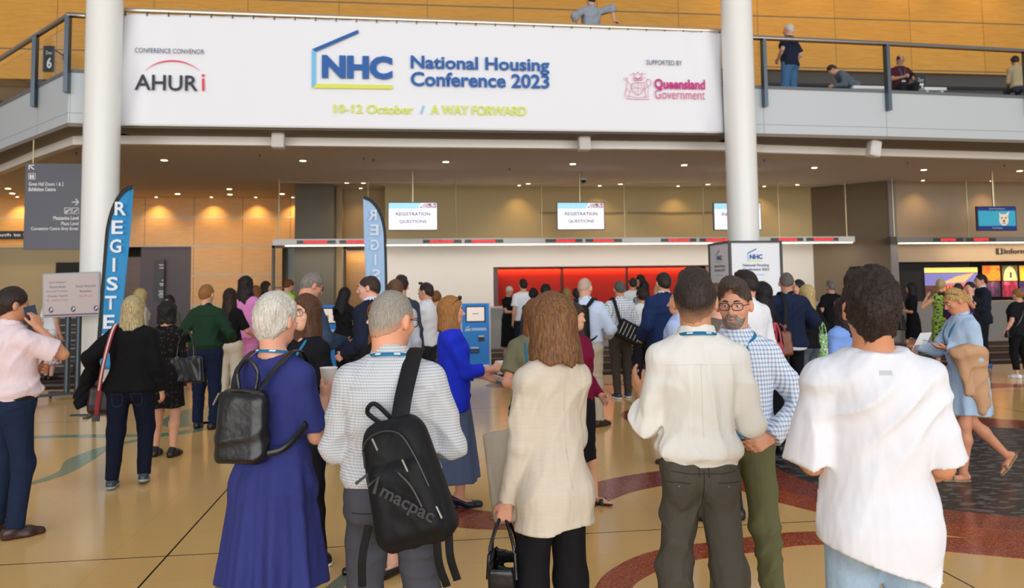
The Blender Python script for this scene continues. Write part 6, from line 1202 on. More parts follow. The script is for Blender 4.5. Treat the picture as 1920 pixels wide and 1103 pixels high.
person('l5', 'person with light brown hair behind the pink suit', 480, 535, 14.4, rz=-20, sex='f', hair=hr('bob', AUB, vol=.014, zend=1.45), top=sh('#b8a898', 'long', off=.02, hem=.9), bottom=tro('#55504c', toff=0), shoes=BLACKSHOE, seed=60)
person('l6', 'person in a white tee and floral skirt behind the event board', 97, 545, 16.4, rz=-30, sex='f', hair=hr('bob', BR, vol=.014, zend=1.45), top=sh('#eef0f4', 'short', off=.02, hem=.9), bottom=dict(kind='skirt', lv=[(1.0, .15, .12), (.8, .2, .17), (.3, .23, .2)], m=cloth('#a86a72', 'floral', '#e8d8d8'), pa=.008), shoes=BLACKSHOE, seed=61)
# ---- right background
person('r1', 'person in a black t-shirt with a pink emblem at the brown wall', 1557, 527, 15.6, rz=6, skin_c='#c79a82', hair=hr('quiff', SALT, vol=.010), top=sh('#131217', 'short', off=.026, hem=.88, hang=.9, sf=.8, sflare=1.2), bottom=tro('#1c1c22', toff=0), shoes=BLACKSHOE, L=(-.27, .16, 1.0), R=(.24, .2, 1.05), girth=1.1, seed=62)
person('r2', 'person in a black dress holding a large black bag by the information desk', 1708, 530, 15.5, rz=56, sex='f', hair=hr('long', BLK, vol=.016, zend=1.36), top=sh('#17141b', 'half', off=.02, hem=1.0), bottom=dict(kind='dress', lv=[(1.08, .15, .115), (.9, .19, .15), (.6, .2, .17), (.5, .2, .17)], pa=.004), shoes=shoe('#17151a', 'flat'), L=(-.12, .26, 1.15), R=(.12, .28, 1.15), seed=63)
person('r3', 'blonde person in a blue and lime floral dress with one arm raised', 1763, 523, 14.0, rz=-12, sex='f', hair=hr('updo', BLO, vol=.014), top=sh('#22306a', 'none', off=.016, hem=1.0, pat='floral', c2='#a8cc30', ), bottom=dict(kind='dress', lv=[(1.08, .15, .115), (.9, .19, .15), (.6, .2, .17), (.45, .21, .18)], pa=.006), shoes=shoe('#c8b49a', 'sandal'), L=(-.22, .10, 1.42), Lp=(-1, .1, -1), Ld=(.4, .2, 1), R=(.2, .2, 1.1), head=(-20, 0, 0), seed=64)
person('r4', 'person in a purple polo and dark cap holding a brochure', 1797, 531, 12.2, rz=-48, skin_c='#cf9a80', hair=hr('short', DK, vol=.006), top=sh('#3a1f4e', 'short', off=.026, hem=.87, hang=1, sf=.85), bottom=tro('#2c2c34', toff=0), shoes=shoe('#8a8a90', 'sneaker'), R=(.02, .33, 1.16), L=(-.12, .3, 1.12), head=(0, 8, 0), girth=1.12, belly=.04, seed=65)
person('r5', 'person raising a hand to the face between the cap and the dark suit', 1818, 528, 13.1, rz=112, sex='f', skin_c='#e2b098', hair=hr('updo', DK, vol=.012), top=sh('#1b191d', 'short', off=.018, hem=.9, sf=.6), bottom=tro('#202026', toff=0), shoes=BLACKSHOE, L=(-.10, .17, 1.56), Lp=(-.3, .6, -1), Ld=(.3, -.2, 1), R=(.15, .25, 1.05), face=True, seed=66)
person('r6', 'person in a dark suit, glasses and blue shoes before the picture wall', 1838, 514, 14.2, rz=74, skin_c='#d8a48c', hair=hr('short', BLK, vol=.012), top=sh('#1d2230', 'long', off=.03, hang=.95, hem=.82, sr=1.12, name='jacket', collar=1, under=dict(m=cloth('#eceef2'), collar=1, ch=1.545, hem=1.2)), bottom=tro('#191c26'), shoes=shoe('#1f4fa0', 'sneaker'), L=(-.08, .3, 1.08), R=(.08, .3, 1.08), glasses=mat('dark_glasses', '#2c211c', .3), face=True, feet=((-.1, .02, 0, 0), (.1, .06, 0, 0)), seed=67)
person('r7', 'person all in black with cropped trousers and white sneakers at the right edge', 1907, 541, 12.5, rz=10, sex='f', skin_c='#d8a890', hair=hr('updo', GIN, vol=.014), top=sh('#16161a', 'half', off=.028, hem=.84, hang=1, flare=.03, sf=.8), bottom=dict(kind='trousers', m=cloth('#121215'), crop=1, len=.78, toff=0, w=1.05), shoes=shoe('#eef0f2', 'sneaker'), L=(-.3, .05, .9), R=(.28, .08, .9), girth=1.2, seed=68)
# ---- upstairs
person('u1', 'person in a grey shirt leaning back on the balcony rail above the banner', 1107, -30, 15.15, rz=14, sc=1.02, base=5.75, skin_c='#d8a890', hair=hr('short', BR, vol=.012), top=sh('#9aa0aa', 'roll', off=.026, hem=.9, hang=.9, collar=1, sr=1.12), bottom=tro('#3a3c46', toff=0), shoes=BLACKSHOE, R=(.42, -.18, 1.20), Rp=(.6, -.6, .6), Rd=(.8, -.5, -.2), Rn=(0, 0, -1), L=(-.24, -.02, 1.04), Lp=(-1, -.3, .2), h=.013, seed=69)
person('u2', 'white-haired person in a navy polo and blue jeans standing behind the right balustrade', 1478, 45, 17.3, rz=30, base=5.75, skin_c='#dba58c', hair=hr('short', WHTH, vol=.008), top=sh('#1a2238', 'short', off=.026, hem=.88, hang=1, sf=.8), bottom=JEAN('#5b86b4', '#47709c', toff=.004, w=1.08), shoes=shoe('#3a3c40', 'sneaker'), L=(-.22, .12, 1.02), Lp=(-1, -1, 0), R=(.22, .14, 1.02), head=(14, 0, 0), girth=1.1, seed=70)
person('u3', 'person in a grey-blue top bending forward behind the right balustrade', 1552, 128, 17.2, rz=70, base=5.31, sc=.98, sit=True, hair=hr('short', BR, vol=.012), top=sh('#66707c', 'long', off=.024, hem=.9, hang=.8), bottom=tro('#3a3c46', toff=0), shoes=BLACKSHOE, lean=(48, 0), L=(-.15, .52, .98), R=(.15, .52, .98), feet=((-.12, .40, .45), (.12, .42, .45)), kneeL=(0, 1, .6), kneeR=(0, 1, .6), seed=71)
person('u4', 'person in a maroon polo sitting upstairs looking at a phone', 1689, 99, 17.0, rz=172, base=5.31, sc=.99, sit=True, skin_c='#cf9a80', hair=hr('short', DK, vol=.006, bald=.05), top=sh('#551824', 'short', off=.024, hem=.9, hang=.7, sf=.75), bottom=tro('#1c1b20', toff=0), shoes=BLACKSHOE, L=(-.06, .32, 1.16), R=(.06, .32, 1.16), Lp=(-1, -.4, -.7), Rp=(1, -.4, -.7), head=(0, 24, 0), feet=((-.12, .42, .45), (.12, .42, .45)), kneeL=(-.2, 1, .6), kneeR=(.2, 1, .6), lanyard=dict(z=1.12), glasses=mat('dark_glasses', '#2c211c', .3), face=True, girth=1.1, seed=72)
person('u5', 'person in a beige top with brown hair sitting at the right end upstairs', 1903, 134, 16.8, rz=-20, base=5.31, sc=.98, sit=True, sex='f', hair=hr('short', BR, vol=.02, nape=1.54), top=sh('#c9b38c', 'long', off=.026, hem=.9, hang=.8), bottom=tro('#3a3c46', toff=0), shoes=BLACKSHOE, lean=(14, 0), L=(-.12, .34, 1.0), R=(.12, .34, 1.0), feet=((-.12, .42, .45), (.12, .42, .45)), kneeL=(-.1, 1, .6), kneeR=(.1, 1, .6), seed=73)
# ================================================================== THINGS CARRIED
def xf(*rot, t=(0, 0, 0)):
    M = Matrix.Translation(Vector(t))
    for ax, dg in rot: M = M @ Matrix.Rotation(math.radians(dg), 4, ax)
    return M
def sdfm(name, fn, lo, hi, h, m, parent, M=None, k=1.0):
    o = sdf_obj(name, fn, lo, hi, h, m, parent, k)
    if o and M is not None: o.data.transform(M)
    return o
def scaleM(M, k): return Matrix.Scale(k, 4) @ M
NYL = cloth('#19191b', rough=.6); NYL2 = mat('grey_print', '#2f2f32', .5); ZIP = mat('zip_metal', '#8f8a80', .3, .9)
def strap(pts, r, name, m, parent, up, k, flat=.22, n=5):
    pp = [np.array(p)*k for p in bez(pts, n)]
    ups = up if not callable(up) else [up(p/k) for p in pp]
    return MB().tube(pp, r*k, 8, False, flat, up=ups).build(name, m, parent, True)
outw = lambda c: (lambda p: tuple(unit(np.asarray(p)-np.asarray(c))))
# ---- big black backpack on one shoulder
e, k = carried('backpack', 'bp', 'large black backpack hanging from one shoulder of the grey micro-check shirt', 'backpack')
Mt = scaleM(xf(('Z', -8), ('Y', -15), t=(.085, -.225, 1.03)), k)
def bpf(P):
    x, y, z = P[:, 0], P[:, 1], P[:, 2]; t = np.clip((z+.25)/.5, 0, 1); Q = P.copy(); Q[:, 0] = x/(1.05-.30*t**1.5); Q[:, 1] = y/(1.05-.25*t)
    d = rbox(Q, (0, 0, 0), (.155, .085, .245), .075); d2 = rbox(Q, (0, -.065, -.05), (.125, .05, .15), .045); d = smin(d, d2, .02)
    g = np.abs(np.abs(P[:, 0]+.02+.10*(z-.0))-.055); return d+folds(P, 4, .003)+.003*np.exp(-(np.abs(d2)/.006)**2)
sdfm('pack_body', bpf, (-.2, -.16, -.28), (.2, .12, .28), .008, NYL, e, Mt)
q = lambda *p: Mt @ Vector(p)
def packtube(pts, r, name, m, flat=1.0): return MB().tube([q(*p) for p in pts], r, 8, False, flat, up=(0, 1, 0) if flat < 1 else None).build(name, m, e, True)
packtube(bez([(-.05, .03, .235), (-.085, .02, .29), (-.045, .01, .315), (.0, .03, .24)], 6), .009, 'grab_handle', NYL)
packtube(bez([(-.115, -.078, .10), (-.09, -.09, .185), (-.02, -.095, .215), (.05, -.09, .19), (.085, -.09, .1), (.11, -.095, -.02)], 6), .0035, 'main_zip', ZIP if False else mat('dark_zip', '#2c2b2c', .35))
packtube(bez([(.02, -.125, .06), (.055, -.128, .0), (.075, -.128, -.08)], 6), .004, 'pocket_zip', mat('dark_zip', '#2c2b2c', .35))
for p in ((-.05, -.105, .20), (.045, -.118, .10), (.115, -.085, -.10)): MB().rod(q(*p), q(p[0]+.012, p[1]-.01, p[2]-.045), .005).build('zip_pull', ZIP, e)
pl_ = Plane(q(-.11, -.128, .03), q(.12, -.128, -.17)-q(-.11, -.128, .03), q(-.11+.1, -.128, .03+.115)-q(-.11, -.128, .03)); text(pl_, 'macpac', .05, .26, -.012, .036, NYL2, e, w=.004, bold=.02)
link_mesh('logo_mark', face_mesh(stroke(pl_, [(-.045, .0), (-.02, .05), (.0, .015), (.02, .06), (.03, .0)], .012, .004), 'm'), NYL2, e)
strap([(.06, -.225, 1.24), (.072, -.19, 1.34), (.092, -.128, 1.445), (.104, -.05, 1.508), (.108, .03, 1.512), (.108, .10, 1.45), (.11, .15, 1.34)], .036, 'shoulder_strap', NYL, e, outw((.10, 0, 1.22)), k, .16)
for (a, b) in (((-.06, -.20, .86), (-.09, -.17, .62)), ((.20, -.19, .80), (.235, -.13, .60)), ((.245, -.17, .82), (.275, -.12, .62))): strap([a, ((a[0]+b[0])/2-.01, (a[1]+b[1])/2-.01, (a[2]+b[2])/2), b], .016, 'loose_strap', NYL, e, (0, 1, 0), k, .16)
# ---- small black leather backpack
e, k = carried('backpack', 'nd', 'small black leather backpack on the back of the navy dress', 'backpack')
LTH = mat('soft_black_leather', '#171516', .33); NT(LTH).bump(NT(LTH).noise(9, 3), .35, .02)
Mt = scaleM(xf(('Z', 10), ('Y', 2), t=(-.015, -.20, 1.195)), k)
def lbf(P):
    z = P[:, 2]; t = np.clip((z+.2)/.4, 0, 1); Q = P.copy(); Q[:, 0] = P[:, 0]/(1.0-.18*t); Q[:, 1] = P[:, 1]/(1.05-.45*t)
    return rbox(Q, (0, 0, 0), (.125, .066, .158), .05)+folds(P, 2, .005)
sdfm('pack_body', lbf, (-.16, -.12, -.22), (.16, .12, .22), .007, LTH, e, Mt); q = lambda *p: Mt @ Vector(p)
packtube2 = lambda pts, r, name, m, flat=1.0: MB().tube([q(*p) for p in bez(pts, 6)], r, 8, False, flat, up=(0, 1, 0) if flat < 1 else None).build(name, m, e, True)
packtube2([(-.035, .02, .15), (-.045, .02, .23), (.0, .015, .28), (.045, .02, .23), (.04, .02, .15)], .0085, 'grab_handle', LTH)
packtube2([(-.10, -.02, .14), (0, -.035, .156), (.10, -.02, .14)], .004, 'zip', mat('gunmetal_zip', '#55534e', .3, .8)); MB().rod(q(-.10, -.03, .14), q(-.125, -.03, .09), .005).build('zip_pull', ZIP, e)
for sx, nm in ((-.10, 'L'), (.10, 'R')):
    strap([(sx*.6-.015, -.195, 1.33), (sx*.85-.01, -.155, 1.40), (sx, -.105, 1.455), (sx*1.03, -.03, 1.497), (sx*1.05, .04, 1.49), (sx*1.1, .10, 1.41)], .016, 'shoulder_strap', LTH, e, outw((sx*.9, 0, 1.2)), k, .3)
strap([(.08, -.19, 1.08), (.14, -.13, 1.10), (.175, -.04, 1.17), (.15, .04, 1.24)], .014, 'lower_strap', LTH, e, outw((0, 0, 1.1)), k, .3)
# ---- tote of the cream linen jacket
i = PEOPLE['jk']; hand = i['J']['WL']+i['J']['handL'][0]*.075; e, k = carried('handbag', 'jk', 'black leather tote with burgundy lining held by the cream linen jacket', 'bag')
Mb = scaleM(xf(('Z', 55), t=(hand[0]-.0, hand[1]+.01, hand[2]-.50)), k)
def tote(P):
    z = P[:, 2]; t = np.clip(z/.33, 0, 1); Q = P.copy(); Q[:, 0] = P[:, 0]/(.82+.22*t); Q[:, 1] = P[:, 1]/(1.05-.2*t)
    d = rbox(Q, (0, 0, .17), (.155, .065, .17), .02); return np.maximum(d, -rbox(Q, (0, 0, .22), (.145, .056, .19), .015))+folds(P, 9, .003)
sdfm('bag_body', tote, (-.2, -.1, -.02), (.2, .1, .36), .008, LTH, e, Mb)
q = lambda *p: Mb @ Vector(p)
MB().box(-.135, .135, -.05, .05, .2, .21, Mb).build('lining', mat('burgundy_lining', '#4a0f20', .7), e)
top_ = Mb.inverted() @ Vector(hand*k)
for sy in (-1, 1): MB().tube([q(*p) for p in bez([(-.085, sy*.062, .27), (-.07, sy*.05, .40), (0, sy*.012, top_.z+.006), (.07, sy*.05, .40), (.085, sy*.062, .27)], 8)], .0075, 8).build('handle', LTH, e, True)
# ---- paper cups
def cup(key, side, label, dz=0, lid=False, band=None, tilt=0, off=.075, inn=.03):
    i = PEOPLE[key]; W = i['J']['W'+side]; d, n = i['J']['hand'+side]; p = W+d*off+unit(n-d*(n@d))*inn; e, k = carried('paper_cup', key, label, 'cup')
    M = scaleM(xf(('X', tilt), t=(p[0], p[1], p[2]+dz)), k)
    pr = [(.0, -.05), (.029, -.05), (.041, .055), (.043, .058), (.043, .062), (.0395, .06), (.029, -.044), (0, -.044)]; V = []; Fs = []; n_ = 28
    for r, z in pr:
        for t in range(n_): V.append(tuple(M @ Vector((r*math.cos(2*PI*t/n_), r*math.sin(2*PI*t/n_), z))))
    for a in range(len(pr)-1):
        for t in range(n_): Fs.append((a*n_+t, a*n_+(t+1) % n_, (a+1)*n_+(t+1) % n_, (a+1)*n_+t))
    link_mesh('cup_wall', pydata(V, Fs), mat('cup_paper', '#efece4', .5), e, True)
    MB().cyl((0, 0), .0385, .040, .044, 24, M=M).build('coffee', mat('coffee_foam', '#c79a68', .5), e)
    if band: MB().cyl((0, 0), .0345, -.03, .02, 24, .0395, M=M).build('printed_band', band, e)
cup('nd', 'R', 'white paper coffee cup held beside the navy dress', dz=.02)
cup('cb', 'R', 'pale yellow and white paper cup held by the cobalt blazer', dz=-.01, band=mat('pale_yellow_print', '#e6e2a0', .5))
# ---- sheets, booklets, phones
def sheet(name, key, label, cat, c, w, hgt, rot, m, m2=None, fold=False, th=.0015):
    e, k = carried(name, key, label, cat); M = scaleM(xf(*rot, t=tuple(c)), k)
    MB().box(-w/2, w/2, -th, th, -hgt/2, hgt/2, M).build('page' if 'phone' not in name else 'case', m, e)
    if fold: MB().box(0, w, -th, th, -hgt/2, hgt/2, M @ Matrix.Translation((w/2, 0, 0)) @ Matrix.Rotation(math.radians(32), 4, 'Z')).build('page', m, e)
    if m2: MB().box(-w/2*.98, w/2*.98, -th-.0008, -th, -hgt/2*.98, -hgt*.1, M).build('printed_band', m2, e)
    return e, k, M
PAPER = mat('white_paper', '#f0f2f4', .6); PBL = mat('blue_print', '#1f86c8', .5); PGR = mat('landscape_print', '#6f8a52', .6)
H = lambda key, s, a=.09, b=.02: (lambda i: i['J']['W'+s]+i['J']['hand'+s][0]*a+unit(i['J']['hand'+s][1])*b)(PEOPLE[key])
p = H('pk', 'R', .085, .02); sheet('mobile_phone', 'pk', 'dark blue mobile phone held to the ear of the pink shirt', 'phone', (p[0]-.012, p[1]-.005, p[2]-.0), .075, .155, (('Z', 70), ('Y', -14), ('X', 8)), mat('blue_phone_case', '#24374f', .35), None, th=.006)
p = H('ss', 'R', .11, .0); sheet('leaflet', 'ss', 'small folded leaflet in the hand of the slate blue suit', 'paper', p, .10, .15, (('Z', 90), ('X', 65)), PAPER)
p = H('cb', 'L', .12, -.01); sheet('leaflet', 'cb', 'white leaflet held low beside the cobalt blazer near the cup', 'paper', (p[0]+.0, p[1]+.01, p[2]-.01), .12, .18, (('Z', 60), ('X', 60), ('Y', 30)), PAPER, PBL)
i = PEOPLE['de']; p = (H('de', 'L', .12)+H('de', 'R', .06))/2
e, k, M = sheet('booklet', 'de', 'open blue and white booklet read by the denim dress', 'booklet', (p[0]-.02, p[1]-.02, p[2]+.05), .15, .13, (('Z', 115), ('X', -30)), PAPER, PBL, True)
MB().box(.0, .15, -.0035, -.002, -.06, -.012, M @ Matrix.Translation((.075, 0, 0)) @ Matrix.Rotation(math.radians(32), 4, 'Z')).build('printed_photo', PGR, e)
e, k = carried('name_badge', 'de', 'white and blue conference badge dangling from the hand of the denim dress', 'badge'); p = H('de', 'R', .1, .0)
M = scaleM(xf(('Z', 62), t=(p[0], p[1]+.03, p[2]-.11)), k); MB().box(-.047, .047, -.0015, .0015, -.065, .065, M).build('card', PAPER, e); MB().box(-.047, .047, -.0028, -.0015, -.065, -.045, M).box(-.047, .047, -.0028, -.0015, .05, .065, M).build('printed_band', PBL, e)
MB().box(-.02, -.005, -.0028, -.0015, .0, .012, M).box(-.03, .02, -.0028, -.0015, -.02, -.017, M).build('printed_line', INK, e)
MB().tube([np.array(x_)*k for x_ in ((p[0], p[1]+.03, p[2]-.045), (p[0], p[1]+.01, p[2]+.0), (p[0]-.05, p[1]-.05, p[2]+.045), (-.03, .26, 1.25))], .006*k, 6, flat=.4).build('strap', LANY, e, True)
e, k = carried('cardigan', 'de', 'camel knitted cardigan draped over the forearm of the denim dress', 'cardigan'); i = PEOPLE['de']; a, b = i['J']['EL'], i['J']['WL']
CAM = cloth('#c9a17c', 'slub', '#b98c68')
def cardi(P):
    c = a*.55+b*.45; m1 = ells(P, c+np.array([-.03, -.02, .02]), (.10, .15, .075)); d = m1
    for (dx, dy, L_, r) in ((-.075, .05, .34, .045), (-.07, -.06, .50, .055), (-.045, -.13, .44, .05), (.06, .0, .30, .04)):
        d = smin(d, cap(P, c+np.array([dx*.6, dy, .0]), c+np.array([dx, dy-.03, -L_]), r, r*.7), .09)
    d = smax(d, -cap(P, a, b, .048), .01)
    return d+folds(P, 12, .007, 1.2)
c0 = a*.55+b*.45; sdfm('knit', cardi, c0-np.array([.3, .35, .62]), c0+np.array([.25, .3, .18]), .010, CAM, e, None, k)
i = PEOPLE['de']; wp = i['J']['WL']-i['J']['handL'][0]*.005; MB().tube([(wp+np.array([.034*math.cos(t), 0, .034*math.sin(t)]))*i['k'] for t in np.linspace(0, 2*PI, 21)[:-1]], .008, 8, True, .5).build('watch', mat('black_watch_strap', '#1c1c20', .4), i['root'], True)
p = H('r4', 'R', .12); sheet('brochure', 'r4', 'white brochure with a dark picture held by the purple polo', 'brochure', p+np.array([0, .02, .05]), .15, .2, (('Z', 40), ('X', -35)), PAPER, mat('dark_print', '#2c3648', .5))
p = H('u4', 'R', .1, .0); sheet('mobile_phone', 'u4', 'black mobile phone in the hands of the seated maroon polo', 'phone', (p[0]-.05, p[1]+.01, p[2]), .075, .15, (('X', -40),), BLACKM, None, th=.006)
p = H('kw', 'R', .1, .0); sheet('leaflet', 'kw', 'white leaflet held by the person with the green armband', 'paper', (p[0]-.06, p[1], p[2]+.02), .14, .2, (('Z', 10), ('X', -35)), PAPER)
i = PEOPLE['kw']; S, E_ = i['J']['SR'], i['J']['ER']; c = S+(E_-S)*.72; MB().tube([(c+np.array([.062*math.cos(t), .062*math.sin(t), 0]))*i['k'] for t in np.linspace(0, 2*PI, 25)[:-1]], .014, 8, True, .5).build('armband', mat('lime_armband', '#8fe03a', .6), i['root'], True)
# ---- striped-strap shoulder bag and black coat on the blonde's left side
e, k = carried('shoulder_bag', 'bj', 'dark brown shoulder bag with red and white striped strap on the blonde in black', 'bag'); Mb = scaleM(xf(('Z', 8), t=(-.235, .03, .80)), k)
def sbag(P): Q = P.copy(); t = np.clip((P[:, 2]+.13)/.26, 0, 1); Q[:, 0] = P[:, 0]/(1-.12*t); return rbox(Q, (0, 0, 0), (.15, .06, .135), .045)+folds(P, 5, .004)
sdfm('bag_body', sbag, (-.2, -.1, -.17), (.2, .1, .17), .010, mat('dark_brown_leather', '#2a1a16', .4), e, Mb)
RS = mat('red_webbing', '#8e1f2c', .7); WS_ = mat('white_webbing', '#d9cdc4', .7); sp_ = [(-.13, .13, 1.40), (-.125, .05, 1.49), (-.125, -.04, 1.505), (-.135, -.12, 1.44), (-.165, -.185, 1.25), (-.20, -.19, 1.05), (-.24, -.12, .90)]
strap(sp_, .024, 'strap', RS, e, outw((-.1, .02, 1.1)), k, .16); strap([tuple(np.array(p_)+unit(np.array(p_)-np.array((-.1, .02, 1.1)))*.0035) for p_ in sp_], .009, 'strap_stripe', WS_, e, outw((-.1, .02, 1.1)), k, .2)
strap([(-.235, -.115, .90), (-.25, -.12, .78), (-.26, -.11, .66)], .02, 'hanging_strap_end', RS, e, (0, 1, 0), k, .2); MB().box(-.03, .03, -.012, .012, -.03, .03, scaleM(xf(t=(-.262, -.11, .645)), k)).build('buckle', mat('black_buckle', '#151515', .4), e)
e, k = carried('coat', 'bj', 'black coat hanging over the left forearm of the blonde in black', 'coat'); i = PEOPLE['bj']; b = i['J']['WL']; a = i['J']['EL']
def coat(P):
    c = a*.4+b*.6; d = cap(P, c+np.array([-.02, -.03, -.02]), c+np.array([-.10, .02, -.30]), .06, .075)
    d = smin(d, cap(P, c+np.array([-.05, .06, -.02]), c+np.array([-.16, .10, -.26]), .05, .05), .05); d = smax(d, -cap(P, a, b, .05), .01); return np.maximum(d, (c[2]-.30)-P[:, 2]+.5*(P[:, 0]-c[0]))+folds(P, 6, .010, 1.3)
sdfm('cloth', coat, b-np.array([.4, .3, .5]), b+np.array([.2, .3, .25]), .012, cloth('#121114'), e, None, k)
# ---- generic bags
def softbag(name, key, label, c, hs, m, rz=0, ry=0, handles=None, straps=(), r=.03, hm_=None, seed=1, h=.012, rings=None):
    e, k = carried(name, key, label, 'bag' if name != 'backpack' else 'backpack'); Mb = scaleM(xf(('Z', rz), ('Y', ry), t=c), k)
    def f(P): t = np.clip((P[:, 2]+hs[2])/(2*hs[2]), 0, 1); Q = P.copy(); Q[:, 0] = P[:, 0]/(1.05-.15*t); Q[:, 1] = P[:, 1]/(1.05-.35*t); return rbox(Q, (0, 0, 0), hs, min(r, min(hs)*.9))+folds(P, seed, .004)
    sdfm('bag_body', f, [-x*1.25-.03 for x in hs], [x*1.25+.03 for x in hs], h, m, e, Mb)
    q = lambda *p: Mb @ Vector(p)
    for sy in ((-1, 1) if handles else ()): MB().tube([q(*p) for p in bez([(-hs[0]*.5, sy*hs[1]*.7, hs[2]*.9), (-hs[0]*.38, sy*hs[1]*.4, hs[2]+handles*.6), (0, sy*.01, hs[2]+handles), (hs[0]*.38, sy*hs[1]*.4, hs[2]+handles*.6), (hs[0]*.5, sy*hs[1]*.7, hs[2]*.9)], 6)], .009, 8).build('handle', hm_ or m, e, True)
    if rings:
        for sx in (-1, 1): MB().tube([q(sx*hs[0]*.48+.016*math.cos(t), -hs[1]*.75, hs[2]*.95+.016*math.sin(t)) for t in np.linspace(0, 2*PI, 13)[:-1]], .004, 6, True).build('ring', rings, e)
    for pts, w_, cc in straps: strap(pts, w_, 'strap', hm_ or m, e, outw(cc), k, .2)
    return e, k, q
softbag('shoulder_bag', 'lc', 'black leather shoulder bag with silver rings on the lace dress', (.235, -.02, .98), (.19, .065, .15), LTH, rz=10, handles=.30, rings=ZIP, seed=3)
softbag('backpack', 'bd', 'black backpack worn by the bald person in pale blue', (-.09, -.205, 1.20), (.145, .085, .24), NYL, r=.07, straps=[([(-.0, -.17, 1.39), (.06, -.14, 1.46), (.10, -.05, 1.512), (.11, .04, 1.50), (.112, .11, 1.42)], .03, (.08, 0, 1.2)), ([(-.13, -.17, 1.39), (-.11, -.12, 1.47), (-.11, -.02, 1.51), (-.11, .06, 1.48)], .03, (-.1, 0, 1.2)), ([(.02, -.2, 1.0), (.13, -.12, 1.06), (.19, -.01, 1.18)], .016, (0, 0, 1.1))], seed=4)
e, k, q = softbag('messenger_bag', 'ck', 'black messenger bag with white stripes slung behind the windowpane check shirt', (.075, -.205, 1.0), (.20, .06, .145), NYL, ry=28, r=.03, straps=[([(-.125, .08, 1.46), (-.12, .0, 1.512), (-.115, -.09, 1.475), (-.09, -.175, 1.30), (-.05, -.20, 1.12)], .026, (-.02, .05, 1.1))], seed=5)
st_ = MB()
for u in np.linspace(-.15, .15, 6): st_.rod(q(u, -.068, .10), q(u, -.072, -.09), .005)
st_.build('white_stripes', WS_, e)
softbag('satchel', 'sa', 'tan leather satchel hanging from the shoulder of the navy blazer', (-.20, -.16, .93), (.17, .06, .145), mat('tan_leather', '#8a4e30', .42), rz=-14, r=.035, handles=.09, hm_=mat('tan_leather', '#8a4e30', .42), seed=6)
e, k = carried('satchel_strap', 'sa', 'x', 'x'); bpy.data.objects.remove(e)
sat = [o for o in bpy.data.objects if o.name.startswith('satchel') and o.parent is None][0]; k = PEOPLE['sa']['k']
strap([(-.09, .08, 1.48), (-.088, -.01, 1.53), (-.09, -.11, 1.49), (-.10, -.20, 1.32), (-.115, -.215, 1.15)], .024, 'shoulder_strap', NYL, sat, outw((-.09, .03, 1.1)), k, .2); strap([(-.115, -.205, 1.16), (-.12, -.205, 1.11)], .018, 'strap_tab', mat('tan_leather', '#8a4e30', .42), sat, (0, 1, 0), k, .3)
softbag('tote_bag', 'bb', 'white tote with coloured dots beside the blonde in black', (.15, -.12, .90), (.08, .05, .17), cloth('#ece8d4', 'floral', '#5aa84a', s=1.2), r=.02, handles=.16, seed=7)
softbag('carrier_bag', 'bb', 'bright green bag behind the blonde in black', (.22, .30, 1.0), (.15, .06, .13), mat('green_bag', '#2fc83a', .5), r=.03, handles=.14, seed=8)
softbag('handbag', 'bl', 'coral pink bag between the man in glasses and the navy blazer', (-.02, -.20, 1.0), (.09, .05, .14), mat('coral_bag', '#e0565e', .45), r=.03, handles=.2, seed=9)
e, k, q = softbag('carry_bag', 'r2', 'large black carry bag with purple lettering at the information desk', (-.12, .34, .88), (.25, .08, .17), mat('black_bag_card', '#151218', .4), rz=40, r=.02, handles=.18, seed=10)
MB().box(-.2, .2, -.09, -.083, -.11, -.07, scaleM(xf(('Z', 40), t=(-.12, .34, .88)), k)).build('purple_band', mat('purple_print', '#5a2a66', .5), e)
softbag('basket_bag', 'od', 'tan woven bag held by the white-haired person in black', (-.1, .32, 1.0), (.13, .09, .14), cloth('#b08a52', 'slub', '#8a6838'), r=.06, handles=.12, seed=11, h=.014)
softbag('crossbody_bag', 'r7', 'small black crossbody bag on the person in white sneakers', (-.23, .02, .88), (.10, .05, .085), LTH, r=.03, straps=[([(.1, .03, 1.47), (.06, -.06, 1.46), (-.06, -.16, 1.3), (-.17, -.12, 1.05), (-.24, .0, .95)], .014, (0, 0, 1.2))], seed=12)
# emblem on the black t-shirt
i = PEOPLE['r1']; e_ = i['root']; pl_ = Plane(np.array((0, -.185, 1.28))*i['k'], (1, 0, 0)); cc = [(.055*math.cos(t), .055*math.sin(t)) for t in np.linspace(0, 2*PI, 25)]
link_mesh('shirt_emblem', face_mesh(stroke(pl_, cc, .014, 0)+stroke(pl_, [(-.04, 0), (-.01, .03), (.01, -.03), (.04, 0)], .014, 0), 'm'), mat('magenta_print', '#b82a8c', .6), e_)

# ================================================================== GARMENT DETAILS laid on the cloth surfaces
from mathutils.bvhtree import BVHTree
_bv = {}
def on_cloth(key, part, pts, back=True):
    """(x, z) points of a person's frame dropped onto the back (or front) of one of the garments"""
    i = PEOPLE[key]; o = [c for c in i['root'].children if c.name.split('.')[0] == part][0]; k = i['k']
    if o.name not in _bv: me = o.data; _bv[o.name] = BVHTree.FromPolygons([v.co for v in me.vertices], [tuple(p.vertices) for p in me.polygons])
    out = []
    for x, z in pts:
        h_ = _bv[o.name].ray_cast(Vector((x*k, (-1.2 if back else 1.2)*k, z*k)), Vector((0, 1 if back else -1, 0)))[0]
        if h_ is not None: out.append(np.array(h_)-np.array([0, .0006 if back else -.0006, 0]))
    return o, out
def dens(pts, n=6):
    P = [np.array(p, float) for p in pts]; out = []
    for a, b in zip(P[:-1], P[1:]): out += [tuple(a+(b-a)*t/n) for t in range(n)]
    return out+[tuple(P[-1])]
